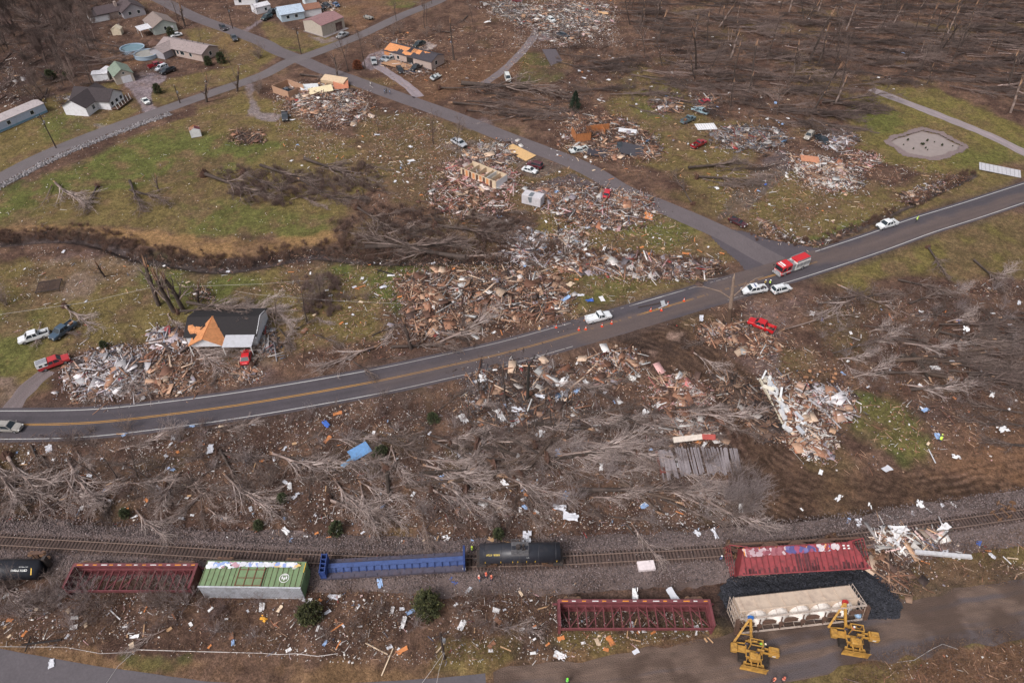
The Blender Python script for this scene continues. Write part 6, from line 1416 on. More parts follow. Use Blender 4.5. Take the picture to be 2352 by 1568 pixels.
wire([(1019,1498,7.5),(990,1540,2),(960,1580,.1)], 'guy wire from the tall bottom pole, left one'); wire([(1021,1498,7.5),(1008,1540,2),(1000,1585,.1)], 'guy wire from the tall bottom pole, right one')
wire([(1390,742,.1),(1480,725,.1),(1560,715,.1)], 'thin wire across the highway by the cones') if 0 else None
wire([(2060,1520,.1),(2100,1515,.2),(2140,1490,.3),(2165,1478,.2),(2200,1490,.1)], 'curled cable right of the right side boom tractor', .03)
# ================================================================ TREES
def tubes_np(P0, P1, R0, R1, k, C0, C1=None):
    """many tapered prisms: segments P0->P1"""
    P0, P1 = np.asarray(P0, float), np.asarray(P1, float); n = len(P0); d = P1-P0; d /= np.linalg.norm(d, axis=1)[:, None]+1e-9
    u = np.where(np.abs(d[:, 2:3]) > .9, np.array([[1., 0, 0]]), np.array([[0, 0, 1.]])); x = np.cross(d, u); x /= np.linalg.norm(x, axis=1)[:, None]+1e-9; y = np.cross(x, d)
    a = np.arange(k)*2*np.pi/k; ring = x[:, None]*np.cos(a)[None, :, None]+y[:, None]*np.sin(a)[None, :, None]
    A = P0[:, None]+ring*np.asarray(R0)[:, None, None]; B = P1[:, None]+ring*np.asarray(R1)[:, None, None]
    V = np.concatenate([A, B], 1).reshape(-1, 3); i = np.arange(k); j = (i+1) % k
    q = np.stack([i, j, k+j, k+i], 1); Q = (q[None]+2*k*np.arange(n)[:, None, None]).reshape(-1, 4)
    C1 = C0 if C1 is None else C1
    C = np.concatenate([np.repeat(C0[:, None], k, 1), np.repeat(C1[:, None], k, 1)], 1).reshape(-1, 3)
    return V, Q, C
def merge(parts):
    o = 0; V, Q, C = [], [], []
    for v, q, c in parts: V.append(v); Q.append(q+o); C.append(c); o += len(v)
    return np.concatenate(V), np.concatenate(Q), np.concatenate(C)
M_BARK = mat('bark', None, rough=.95, noise=.25, scale=3)
def rot_about(v, ax, a):
    ax = ax/(np.linalg.norm(ax)+1e-9); return v*math.cos(a)+np.cross(ax, v)*math.sin(a)+ax*np.dot(ax, v)*(1-math.cos(a))
def gen_branches(rg, H, r0, crown0=.3, spread=(25, 50), n1=12, n2=7, n3=5, wob=.08, up=.0, flat=1.0, ratio=.45, broken=False, tw=.017):
    """returns trunk segs and branch segs (p0,p1,r0,r1,level) growing along +Z"""
    seg = []; trunk = []; p = np.array([0., 0, 0]); d = np.array([0., 0, 1.]); n = 8; P = [p]
    for i in range(n): d = d+rg.normal(0, wob, 3)*np.array([1, 1, .3]); d /= np.linalg.norm(d); P.append(P[-1]+d*H/n)
    rr = [r0*(1-.82*(i/n)) for i in range(n+1)] if not broken else [r0*(1-.35*i/n) for i in range(n+1)]
    for i in range(n): trunk.append((P[i], P[i+1], rr[i], rr[i+1]))
    def grow(p, d, L, r, lev):
        m = 3 if lev == 1 else 2; pts = [p]; dd = d
        for i in range(m): dd = dd+rg.normal(0, .10+.05*lev, 3)+np.array([0, 0, up]); dd /= np.linalg.norm(dd); pts.append(pts[-1]+dd*L/m); 
        for i in range(m): seg.append((pts[i], pts[i+1], r*(1-.75*i/m), max(tw*.6, r*(1-.75*(i+1)/m)), lev))
        if lev >= 3: return
        c = n2 if lev == 1 else n3
        for j in range(c):
            t = rg.uniform(.15, 1.0); k = min(m-1, int(t*m)); f = t*m-k; q = pts[k]*(1-f)+pts[k+1]*f; bd = pts[k+1]-pts[k]; bd /= np.linalg.norm(bd)+1e-9
            ax = np.cross(bd, rg.normal(0, 1, 3)); nd = rot_about(bd, ax, R(rg.uniform(18, 48))); grow(q, nd, L*rg.uniform(.35, .62)*(1.15-.5*t), max(tw, r*.42), lev+1)
    for j in range(n1):
        t = crown0+(1-crown0)*(j+rg.uniform(0, 1))/n1; k = min(n-1, int(t*n)); f = t*n-k; q = P[k]*(1-f)+P[k+1]*f; bd = P[k+1]-P[k]; bd /= np.linalg.norm(bd)
        az = rg.uniform(0, 6.28); ax = np.array([math.cos(az), math.sin(az), 0]); nd = rot_about(bd, ax, R(rg.uniform(*spread))); grow(q, nd, H*ratio*rg.uniform(.6, 1.1)*(1.2-.55*t), r0*.5*(1.15-.8*t), 1)
    return trunk, seg
def segs_mesh(name, seg, kk, ca, cb, rg, T=None):
    if not seg: return None
    by = {}
    for s in seg: by.setdefault(s[4] if len(s) > 4 else 0, []).append(s)
    parts = []
    for lev, ss in by.items():
        P0 = np.array([s[0] for s in ss]); P1 = np.array([s[1] for s in ss]); r0 = np.array([s[2] for s in ss]); r1 = np.array([s[3] for s in ss])
        if T is not None: P0, P1 = T(P0), T(P1)
        t = rg.uniform(0, 1, (len(ss), 1)); C = (np.array(ca)*(1-t)+np.array(cb)*t)*rg.uniform(.8, 1.2, (len(ss), 1)); parts.append(tubes_np(P0, P1, r0, r1, kk[lev], C))
    V, Q, C = merge(parts); me = mesh_np(name, V, Q, C=C); me.materials.append(M_BARK); return me
KK = {0: 7, 1: 5, 2: 3, 3: 3}
PALE = (srgb(136,120,114), srgb(194,177,170)); MIDC = (srgb(94,79,73), srgb(148,130,122)); DRK = (srgb(76,62,58), srgb(128,110,103)); BARKD = (srgb(64,54,50), srgb(84,72,66)); SPLINT = (srgb(140,108,88), srgb(172,138,112))
def root_plate(rg, r):
    m = MB(); N = 14; rings = []
    for x, k in ((-.45, .35), (-.25, .85), (.05, 1.0), (.35, .6), (.6, .25)): rings.append([(x+rg.uniform(-.12, .12), r*k*math.cos(2*math.pi*i/N)*rg.uniform(.75, 1.15), r*k*math.sin(2*math.pi*i/N)*rg.uniform(.75, 1.15)+r*.45) for i in range(N)])
    m.loft(rings, col=srgb(84,60,50))
    for i in range(18):
        a = rg.uniform(0, 6.28); q = Vector((-.3, r*.5*math.cos(a), r*.75+r*.5*math.sin(a))); e = q+Vector((rg.uniform(-1.1, .1), math.cos(a)*rg.uniform(.5, 1.1), math.sin(a)*rg.uniform(.4, 1.0))); m.tube([q, q.lerp(e, .5)+Vector((0, 0, .1)), e], [.07, .04, .015], 4, srgb(104,78,62))
    return m.mesh('root_plate')
PROT = {}
def make_fallen(key, seed, H, r0, cols, root=True, n1=14, n2=8, n3=5, spread=(14, 38), crown0=.3, ratio=.42, splint=False, tw=.02):
    rg = np.random.default_rng(seed); tr, sg = gen_branches(rg, H, r0, crown0, spread, n1, n2, n3, .05, 0, ratio=ratio, tw=tw)
    def T(P):      # lay it down along +X, pressed by its own weight towards the ground
        Q = np.stack([P[:, 2], P[:, 0], P[:, 1]], 1); z = Q[:, 2]; base = r0*1.1+.25; z2 = np.where(z < 0, z*.22, z*.55)+base; z2 = np.maximum(z2, .06+np.abs(z2*0)); Q[:, 2] = z2; return Q
    t = thing('fallen_tree', key, 'fallen tree'); a = segs_mesh('trunk', [(*s, 0) for s in tr], KK, *(BARKD if cols is not PALE else MIDC), rg, T); link('trunk', a, None, t)
    link('branches', segs_mesh('branches', sg, KK, *cols, rg, T), None, t)
    if root: link('root_plate', root_plate(random.Random(seed), 1.0 if H > 13 else .7), M_BARK, t)
    elif splint:
        m = MB(); rr = random.Random(seed)
        for i in range(9): a = rr.uniform(0, 6.28); m.tube([(.2, r0*.6*math.cos(a), r0+.25+r0*.6*math.sin(a)), (-rr.uniform(.3, 1.3), r0*.9*math.cos(a), r0+.25+r0*.9*math.sin(a))], [r0*.4, .02], 4, SPLINT[i % 2])
        link('splintered_end', m.mesh('splintered_end'), M_BARK, t)
    PROT[key] = t; return t
def make_standing(key, seed, H, r0, cols, name, cat, n1=12, n2=7, n3=5, spread=(25, 50), crown0=.3, ratio=.4, up=.06, broken=False, tw=.018, trunkc=None):
    rg = np.random.default_rng(seed); tr, sg = gen_branches(rg, H, r0, crown0, spread, n1, n2, n3, .05, up, ratio=ratio, broken=broken, tw=tw); t = thing(name, key, cat)
    link('trunk', segs_mesh('trunk', [(*s, 0) for s in tr], KK, *(trunkc or BARKD), rg), None, t)
    if sg: link('branches', segs_mesh('branches', sg, KK, *cols, rg), None, t)
    if broken:
        m = MB(); rr = random.Random(seed); top = Vector(tr[-1][1]); w_ = r0*.65
        for i in range(8): a = rr.uniform(0, 6.28); q = top+Vector((w_*.6*math.cos(a), w_*.6*math.sin(a), -.4)); m.tube([q, q+Vector((rr.uniform(-.3, .3), rr.uniform(-.3, .3), rr.uniform(1.0, 3.2)))], [w_*.55, .02], 4, SPLINT[i % 2])
        for i in range(3): z = rr.uniform(.45, .9); k = int(z*8); q = Vector(tr[min(7, k)][0]); m.tube([q+Vector((w_*.4, 0, 0)), q+Vector((w_*.5, 0, 1.0))], [w_*.75, w_*.6], 4, SPLINT[1])
        link('splintered_top', m.mesh('splintered_top'), M_BARK, t)
    PROT[key] = t; return t
for i in range(3): make_fallen('fp%d' % i, 100+i, 14, .28, PALE, root=(i == 1), n1=14, n2=7, n3=4, spread=(10, 32), crown0=.12, ratio=.55, splint=i != 1, tw=.024)
for i in range(3): make_fallen('fm%d' % i, 110+i, 15, .36, MIDC, root=i == 0, tw=.023, n1=13, n2=7, n3=4, spread=(12, 36), crown0=.28)
for i in range(3): make_fallen('fd%d' % i, 120+i, 17, .25, DRK, root=(i == 0), n1=14, n2=7, n3=4, spread=(10, 30), crown0=.34, splint=i > 0, ratio=.38, tw=.024)
for i in range(2): make_fallen('fb%d' % i, 130+i, 13, .17, SPLINT if 0 else PALE, root=False, n1=4, n2=3, n3=2, crown0=.5, splint=True)
for i in range(4): make_standing('sn%d' % i, 140+i, (10, 13, 8, 15)[i], (.3, .32, .34, .3)[i], DRK, 'snapped_tree', 'snapped tree', n1=(3, 2, 0, 4)[i], n2=3, n3=2, crown0=.5, ratio=.16, broken=True, trunkc=BARKD if i != 2 else MIDC)
for i in range(3): make_standing('bt%d' % i, 150+i, (13, 11, 15)[i], .17, DRK if i else MIDC, 'bare_tree', 'bare tree', n1=12, n2=6, n3=4, tw=.02)
for i in range(2): make_standing('stag%d' % i, 160+i, 8, .42, MIDC, 'broken_tree', 'broken tree', n1=8, n2=3, n3=2, spread=(18, 42), crown0=.12, ratio=.62, broken=True, trunkc=BARKD)
def make_bush(key, seed, h, cols, n=16, tw=.014, name='bare_shrub', cat='shrub'):
    rg = np.random.default_rng(seed); sg = []
    for j in range(n):
        az = rg.uniform(0, 6.28); el = R(rg.uniform(30, 85)); d = np.array([math.cos(az)*math.cos(el), math.sin(az)*math.cos(el), math.sin(el)]); p = rg.normal(0, .18, 3)*np.array([1, 1, 0]); L = h*rg.uniform(.7, 1.2)
        def grow(p, d, L, r, lev):
            pts = [p]; dd = d
            for i in range(2): dd = dd+rg.normal(0, .16, 3); dd /= np.linalg.norm(dd); pts.append(pts[-1]+dd*L/2)
            for i in range(2): sg.append((pts[i], pts[i+1], r*(1-.4*i), max(.008, r*(1-.4*(i+1))), lev))
            if lev < 3:
                for k in range(5 if lev == 1 else 4):
                    t = rg.uniform(.2, 1); q = p+(pts[2]-p)*t; ax = np.cross(dd, rg.normal(0, 1, 3)); grow(q, rot_about(dd, ax, R(rg.uniform(15, 45))), L*rg.uniform(.35, .6), r*.55, lev+1)
        grow(p, d, L, .03, 1)
    for s in sg: s[0][2] = max(s[0][2], .02)
    t = thing(name, key, cat); link('twigs', segs_mesh('twigs', sg, KK, *cols, rg), None, t); PROT[key] = t
make_bush('bu0', 1, 2.6, MIDC, 15); make_bush('bu1', 2, 2.2, (srgb(96,78,74), srgb(134,114,108)), 14); make_bush('bu2', 3, 3.0, (srgb(120,106,104), srgb(172,158,155)), 15)
# evergreen: trunk + sprays of small leaves
M_EVG = mat('cedar_foliage', None, rough=.9, noise=.3, scale=2)
def make_ever(key, seed, H, Rr, shape='cone', c=(srgb(44,58,36), srgb(82,92,52)), n=2600):
    rg = np.random.default_rng(seed); t = thing('cedar', key, 'evergreen tree'); m = MB(); m.tube([(0,0,0),(0,0,H*.9)], [.14,.04], 6, srgb(80,62,52)); m.obj('trunk', M_BARK, t)
    z = rg.uniform(.04, 1, n)**.9; rad = Rr*((1-z)**.75 if shape == 'cone' else np.sqrt(np.clip(1-(z*1.0-.35)**2/.45, 0, 1))); a = rg.uniform(0, 6.28, n); lump = .8+.35*np.sin(a*5+z*14)*np.sin(a*3-z*9); u = rg.uniform(.55, 1.05, n)*lump; P = np.stack([rad*u*np.cos(a), rad*u*np.sin(a), z*H], 1)
    D = np.stack([np.cos(a), np.sin(a), rg.uniform(-.1, .9, n)], 1)+rg.normal(0, .35, (n, 3)); D /= np.linalg.norm(D, axis=1)[:, None]; L = rg.uniform(.18, .45, n)[:, None]
    S = np.cross(D, rg.normal(0, 1, (n, 3))); S /= np.linalg.norm(S, axis=1)[:, None]; wv = rg.uniform(.05, .13, n)[:, None]
    V = np.stack([P-S*wv, P+D*L*.5-S*wv*1.2, P+D*L, P+D*L*.5+S*wv*1.2], 1).reshape(-1, 3); Q = np.arange(n*4).reshape(-1, 4)
    tcol = rg.uniform(0, 1, (n, 1))*(.3+.7*u[:, None]/1.2); C = np.array(c[0])*(1-tcol)+np.array(c[1])*tcol; me = mesh_np('foliage', V, Q, C=np.repeat(C, 4, 0)); link('foliage', me, M_EVG, t); PROT[key] = t
make_ever('ev0', 1, 6.2, 2.2, 'cone', (srgb(34,48,38), srgb(56,72,50))); make_ever('ev1', 2, 4.2, 2.1, 'round', (srgb(52,58,36), srgb(92,90,50)), 3400); make_ever('ev2', 3, 3.2, 1.3, 'round', (srgb(48,58,38), srgb(84,88,54)), 1600)
make_ever('ev3', 5, 3.0, 1.7, 'round', (srgb(110,66,46), srgb(150,92,64)), 2200)
USED = set()
LANDM = [((300,30),'the grey two gabled house at the top left'),((150,100),'the top left wood'),((40,170),'the left edge of the top left wood'),((260,130),'the pools'),((210,240),'the charcoal roofed white house'),((40,280),'the pale blue mobile home'),((430,130),'the long beige ranch house'),((320,220),'the gravel yard'),
 ((450,310),'the small torn shed'),((560,240),'the gravel turnaround'),((745,65),'the maroon roofed metal building'),((660,40),'the pale blue roofed house'),((690,140),'the crossroads'),((760,220),'the roofless garage rubble'),((950,60),'the upper county road'),((950,140),'the torn house with orange sheathing'),
 ((1100,230),'the two long fallen trunks'),((1250,60),'the white rubble field at the top'),((1150,130),'the far drive'),((1320,225),'the dark green conifer'),((1480,150),'the middle of the top wood'),((1700,60),'the top wood'),((1900,120),'the right part of the top wood'),((2150,60),'the top right corner wood'),((2250,160),'the right end of the flattened wood'),((1900,210),'the lower margin of the flattened wood'),((2300,270),'the gravel lane'),
 ((600,330),'the big left lawn'),((200,440),'the uprooted trees on the left lawn'),((600,420),'the tangle on the left lawn'),((700,560),'the creek bend'),((900,520),'the creek tangle'),((1000,320),'the twin bare trees by the side road'),((1110,410),'the roofless mobile home'),((1230,470),'the white storage box'),((1370,470),'the brick house rubble'),((1400,300),'the wooden rubble'),
 ((1590,280),'the blue grey pickup'),((1600,340),'the old red pickup'),((1720,320),'the metal scrap rubble'),((1680,400),'the fallen oak by the right drive'),((1890,320),'the blue tarpaulin'),((1890,400),'the right hand house rubble'),((2120,330),'the pond'),((2200,420),'the right ditch'),((1850,500),'the lawn inside the junction'),((1550,540),'the lawn below the side road'),
 ((1450,600),'the debris strip along the creek'),((1090,680),'the big lumber rubble'),((850,650),'the green lawn left of the lumber rubble'),((700,720),'the bare trees right of the black roofed house'),((500,760),'the black roofed house'),((400,680),'the splintered trees'),((250,830),'the heap of clothes'),((110,660),'the open trailer'),((150,760),'the dark blue pickup'),((60,600),'the mud patch'),
 ((130,700),'the left lawn'),((900,790),'the broken tree by the highway'),((1370,760),'the highway by the cones'),((1450,790),'the mud by the highway'),((2000,620),'the right verge of the highway'),((2150,600),'the uprooted tree right of the highway'),((2000,720),'the leaf covered slope'),((2250,750),'the large right hand tangle'),((1850,740),'the muddy lot'),((1674,740),'the tall dead tree'),
 ((1700,790),'the splintered wood pile'),((1800,930),'the white trailer wreck'),((1880,860),'the cut log pile'),((1990,970),'the green yard'),((2250,900),'the right hand slope'),((2200,1030),'the straw field at right'),((1950,1130),'the curved mud tracks'),((1650,900),'the dark leaf ridge'),((1550,880),'the coloured rubbish heap'),((1212,900),'the black snag'),((1100,940),'the metal scrap in the branches'),((1300,960),'the middle thicket'),
 ((1580,1050),'the collapsed barn'),((1700,1120),'the grey shrub by the mud'),((850,960),'the root plate below the highway'),((820,1050),'the blue sheet'),((600,960),'the verge below the highway'),((300,980),'the bare saplings by the highway'),((60,1100),'the pale fallen trees at the left edge'),((250,1120),'the left thicket'),((450,1100),'the thicket left of the blue sheet'),((650,1120),'the splintered tree left of the blue sheet'),
 ((900,1150),'the thicket above the blue flat car'),((1150,1130),'the thicket above the black tank car'),((1400,1150),'the thicket above the rails'),((350,1215),'the gravel above the green boxcar'),((900,1220),'the gravel above the blue flat car'),((1500,1230),'the gravel above the red hopper'),((100,1300),'the tipped black tank car'),((320,1320),'the left maroon flat car'),((590,1320),'the green boxcar'),((900,1300),'the blue flat car'),((1190,1275),'the upright black tank car'),
 ((1450,1390),'the lower maroon flat car'),((1800,1300),'the red hopper car'),((1800,1410),'the cream hopper car'),((2060,1240),'the scrap heap on the rails'),((2250,1190),'the far right rails'),((2150,1300),'the grass bank at right'),((1000,1390),'the round cedar'),((740,1390),'the leaning cedar'),((100,1400),'the shrubs at the lower left'),((300,1420),'the slope below the left flat car'),((550,1420),'the slope below the boxcar'),
 ((820,1430),'the slope below the blue flat car'),((1150,1430),'the slope below the tank car'),((100,1480),'the black pole at lower left'),((600,1500),'the pale cable'),((1000,1490),'the tall bottom pole'),((1450,1480),'the grass above the dirt road'),((1750,1500),'the left side boom tractor'),((1980,1470),'the right side boom tractor'),((2200,1430),'the dirt road at right'),((2250,1520),'the bottom right corner'),((1500,1540),'the bottom of the dirt road'),((100,1540),'the asphalt at bottom left')]
LMX = np.array([G2(*a) for a, b in LANDM])
def near(X, Y): return LANDM[int(np.argmin((LMX[:,0]-X)**2+(LMX[:,1]-Y)**2))][1]
_placed = []
def plant(key, p, rz, label, s=1.0, tilt=0.0, z=-.05, group=None, sz=None):
    src = PROT[key]; g = G(*p) if len(p) == 2 else p
    sc = (s, s, s*(sz or 1.0))
    if key not in USED:
        USED.add(key); src.location = (g[0], g[1], z); src.rotation_euler = (0, tilt, rz); src.scale = sc; src['label'] = label; r = src
        if group: src['group'] = group
    else: r = copy_thing(src, (g[0], g[1], z), rz, label, group, sc, ry=tilt)
    _placed.append((r, g[0], g[1])); return r
def fall(key, root, tip, label, group=None):
    """fallen tree from its root to its crown tip (map points)"""
    L0 = {'fp': 17.5, 'fm': 18.5, 'fd': 20.5, 'fb': 15}[key[:2]]; return plant(key, root, head(root, tip), label, dist(root, tip)/L0, group=group)
_lc = {}
def numbered(base, X, Y, group):
    return base+' '+near(X, Y), group
# ---- trees one can point at
F = [('fp0',(-20,1040),(60,1200),'pale grey fallen tree fanning down at the left edge, leftmost of the fan'),('fp1',(20,1050),(130,1205),'pale grey fallen tree with the widest crown at the left edge'),('fp2',(150,1095),(215,1195),'pale fallen tree right of the wide crowned one at left'),
 ('fp0',(160,1060),(240,1200),'pale forked fallen tree in front of its dark root hole at left'),('fp1',(480,1128),(345,1218),'grey fallen tree spreading down left onto the gravel'),('fp2',(410,1090),(345,1215),'long grey tree top reaching down to the rails'),('fp0',(520,1095),(650,1210),'pale broken tree pointing down right above the green boxcar'),
 ('fp2',(628,1045),(800,1110),'orange splintered tree lying left of the blue metal sheet'),('fp1',(755,1150),(960,1205),'long brown grey tree top lying above the blue flat car'),('fm0',(870,1010),(1020,1060),'dark tree lying from the root plate below the highway'),('fp0',(1300,1015),(1510,1060),'pale tree top pointing right at the collapsed barn'),
 ('fp2',(1290,1050),(1510,1020),'upper pale tree top pointing right at the collapsed barn'),('fm1',(1170,1010),(1370,1110),'tree lying down right below the black snag'),('fp1',(1180,1100),(1280,1190),'pale tree top curving down right above the black tank car'),('fm2',(1330,1130),(1620,1115),'mossy trunk lying flat right with grey branches below the barn'),('fp0',(1040,1120),(1130,1000),'grey tangle of branches under the metal scrap'),
 ('fm0',(1640,780),(1560,800),'small grey tree top at the edge of the mud'),('fp1',(1590,810),(1700,880),'grey branches lying at the muddy track right of the highway'),('fm1',(1070,600),(780,560),'grey tree lying left across the creek') ,('fm2',(840,575),(1130,560),'dense grey tree lying along the creek, lower one'),('fd0',(1000,520),(1220,560),'dense grey tree lying along the creek, upper one'),('fm0',(820,480),(920,545),'tree with a pale split trunk above the creek'),
 ('fm1',(1060,200),(1330,215),'long fallen tree with big root end, upper of two below the torn house'),('fd1',(1040,240),(1230,255),'long fallen tree with big root end, lower of two below the torn house'),('fm2',(690,175),(800,185),'fallen tree lying across the side road below the crossroads'),('fd0',(1010,205),(1170,215),'thick fallen trunk left of the white van'),
 ('fp0',(130,425),(215,495),'uprooted tree lying down right on the left lawn'),('fb0',(120,430),(92,492),'thin bare trunk pointing down from the roots on the left lawn'),('fm0',(225,430),(190,500),'uprooted tree with hanging crown on the left lawn, middle one'),('fm1',(300,440),(420,470),'thin tree lying right on the left lawn'),('fm2',(300,420),(345,500),'brushy tree top lying right of the middle uprooted tree'),
 ('fm0',(470,405),(640,470),'dense tree tangle on the left lawn, left part'),('fd0',(560,400),(680,460),'dense tree tangle on the left lawn, middle part'),('fm2',(600,385),(760,430),'dense tree tangle on the left lawn, right part'),('fd2',(690,415),(820,480),'tree top right of the lawn tangle'),('fm1',(700,370),(860,420),'bare tree lying right beside the lawn tangle'),
 ('fm2',(110,760),(200,770),'grey tree lying behind the dark blue pickup') ,('fp1',(150,705),(225,770),'pale grey tree top above the dark blue pickup'),('fp0',(95,745),(80,805),'bare tree top fallen onto the white pickup'),('fp2',(310,830),(290,935),'pale tree top hanging over the heap of clothes'),('fp0',(330,820),(340,930),'second pale tree top hanging over the heap of clothes'),('fp1',(420,775),(520,870),'pale tree top lying left of the carport'),
 ('fm0',(420,740),(580,730),'grey tree lying on the back of the black roof, left one'),('fm1',(440,720),(620,745),'grey tree lying on the back of the black roof, right one'),('fm2',(590,760),(690,810),'tree top right of the black roofed house'),('fp0',(860,800),(700,860),'dark trunk with pale branches lying along the highway verge'),('fm1',(900,800),(1080,790),'long branches lying along the highway below the lumber rubble'),('fp2',(1010,790),(1180,720),'pale bent branches across the foot of the lumber rubble'),
 ('fd0',(1590,470),(1530,400),'stump end of the fallen oak by the right drive') ,('fm0',(1600,410),(1760,420),'fallen oak lying right beside the right drive, lower trunk'),('fm2',(1580,390),(1740,370),'fallen oak lying right beside the right drive, upper branches'),('fd1',(1880,262),(2050,250),'dark fallen tree pointing right above the gravel lane'),('fd2',(1900,290),(2010,300),'dark fallen tree pointing right below the gravel lane start'),('fd0',(1880,240),(2060,225),'big tree crown lying on the start of the gravel lane'),
 ('fm1',(2235,600),(2340,690),'uprooted tree lying down right on the right verge'),('fm0',(2130,570),(2180,650),'brushy tree top beside the uprooted tree on the right verge'),('fb1',(1930,660),(2090,740),'pale bare trunk lying down right over the leaf slope'),('fp0',(1960,690),(1850,740),'pale branching tree pointing left over the leaf slope'),('fb0',(1800,760),(1960,720),'pale trunk lying right above the muddy lot'),
 ('fd1',(2040,780),(2330,830),'long mossy trunk in the large right hand tangle'),('fp1',(1930,825),(1990,890),'pale tree fanning downward above the green yard'),('fm2',(2010,860),(2200,850),'thin tree lying right above the straw field'),('fd0',(2080,900),(2340,870),'dark trunk with fine branches at the lower edge of the right tangle'),
 ('fb1',(1180,270),(1090,300),'short pale trunk at the verge by the side road') ,('fp0',(330,1490),(270,1500),'thin bare branch in the straw at the bottom left'),('fp2',(380,1445),(280,1500),'bare sapling lying left below the boxcar'),('fb0',(1945,1560),(2080,1605),'pale stripped trunk below the right side boom tractor'),('fb1',(2250,1565),(2330,1620),'pale bent branch in the bottom right corner'),
 ('fp1',(1130,1440),(1260,1455),'small pale branch heap on the slope right of the round cedar'),('fb0',(0,1370),(110,1310),'pale tree leaning over the tipped black tank car'),('fp2',(0,1320),(70,1440),'grey tree top hanging at the left edge below the rails'),('fm2',(20,1290),(160,1340),'grey branches over the tipped black tank car')]
for k, a, b, lb in F:
    r_ = fall(k, a, b, lb)
    if 'on the back of' in lb: r_.location.z = 2.6
fall('fb0', (1946,1500), (2075,1555), 'thin peeled trunk lying behind the right side boom tractor blade') if 0 else None
S = [('bt0',(640,800),.9,.1,'bare tree right of the black roofed house'),('bt1',(705,740),.95,.05,'thin bare tree beyond the black roofed house'),('bt2',(740,690),.55,0,'thin dark sapling in the brush on the green lawn'),('stag0',(945,800),.9,-.1,'broken forked tree beside the highway left of the lumber rubble'),('bt1',(1060,770),.6,0,'small dark tree standing in the lumber rubble'),
 ('bt0',(800,165),1.1,0,'bare tree beside the crossroads, left of the rust coloured bush'),('bt2',(840,160),.95,0,'bare tree beside the crossroads behind the rust coloured bush'),('stag1',(775,175),.8,0,'splintered tree below the crossroads'),('stag0',(475,235),1.0,.25,'broken tree with white torn limbs on the county road verge'),('stag1',(545,210),.9,.2,'broken leaning tree near the gravel turnaround'),
 ('bt0',(1050,345),.8,0,'fine bare tree between the silver wreck and the side road'),('bt1',(995,330),.9,0,'fine bare tree left of the silver wreck'),('sn1',(1043,138),1.0,0,'tall dark pole like tree right of the torn house'),('bt2',(975,65),1,.05,'bare tree beside the upper county road'),('bt1',(910,48),.8,0,'bare tree above the upper county road'),
 ('stag0',(365,700),1.2,.1,'splintered tree left of the black roofed house, leftmost of the stand'),('stag1',(400,715),1.3,0,'splintered tree left of the black roofed house, second of the stand'),('stag0',(420,710),1.2,-.15,'splintered tree left of the black roofed house, right of the stand'),('stag1',(455,695),.6,.2,'short splintered stump at the right end of the stand'),
 ('stag1',(365,440),.5,-.3,'short broken stump on the left lawn'),('stag0',(240,635),.6,.3,'broken leaning stump in the mud patch'),('sn3',(1160,923),.65,0,'dark slim snag left of the black snag'),('sn0',(1101,907),.55,0,'short dark snag in the metal scrap'),('sn2',(1120,930),.6,0,'short snag with metal wrapped around it'),
 ('bt1',(225,1095),.7,-.25,'bare sapling leaning left below the highway, leftmost'),('bt0',(270,1100),.7,-.15,'bare sapling below the highway, second from the left'),('bt2',(315,1095),.65,-.2,'bare multi stem sapling below the highway, middle'),('bt1',(345,1100),.6,-.3,'bare sapling below the highway, fourth from the left'),('bt0',(560,1045),.6,-.2,'bare sapling below the highway right of the white bag'),
 ('bt2',(1050,1060),.5,0,'bare sapling in the thicket under the scrap'),('bt0',(650,460),.6,0,'thin tree standing in the lawn tangle'),('bt2',(1000,500),.7,0,'dark sapling standing above the creek tangle'),('bt1',(160,150),.8,0,'bare tree in the open left of the pools'),('bt0',(410,50),.9,.05,'bare tree beside the tan roofed house'),('stag0',(425,60),.9,0,'broken forked tree beside the side road'),
 ('bt1',(870,300),.55,0,'small bare tree on the lawn'),('bt0',(590,60),.6,0,'small bare tree by the dark pickups'),('bt2',(465,110),.5,0,'small bare tree by the ranch house'),('bt1',(530,150),.6,0,'small bare tree on the verge of the county road')]
for k, p, s, ti, lb in S: plant(k, p, hash(lb) % 7, lb, s, ti)
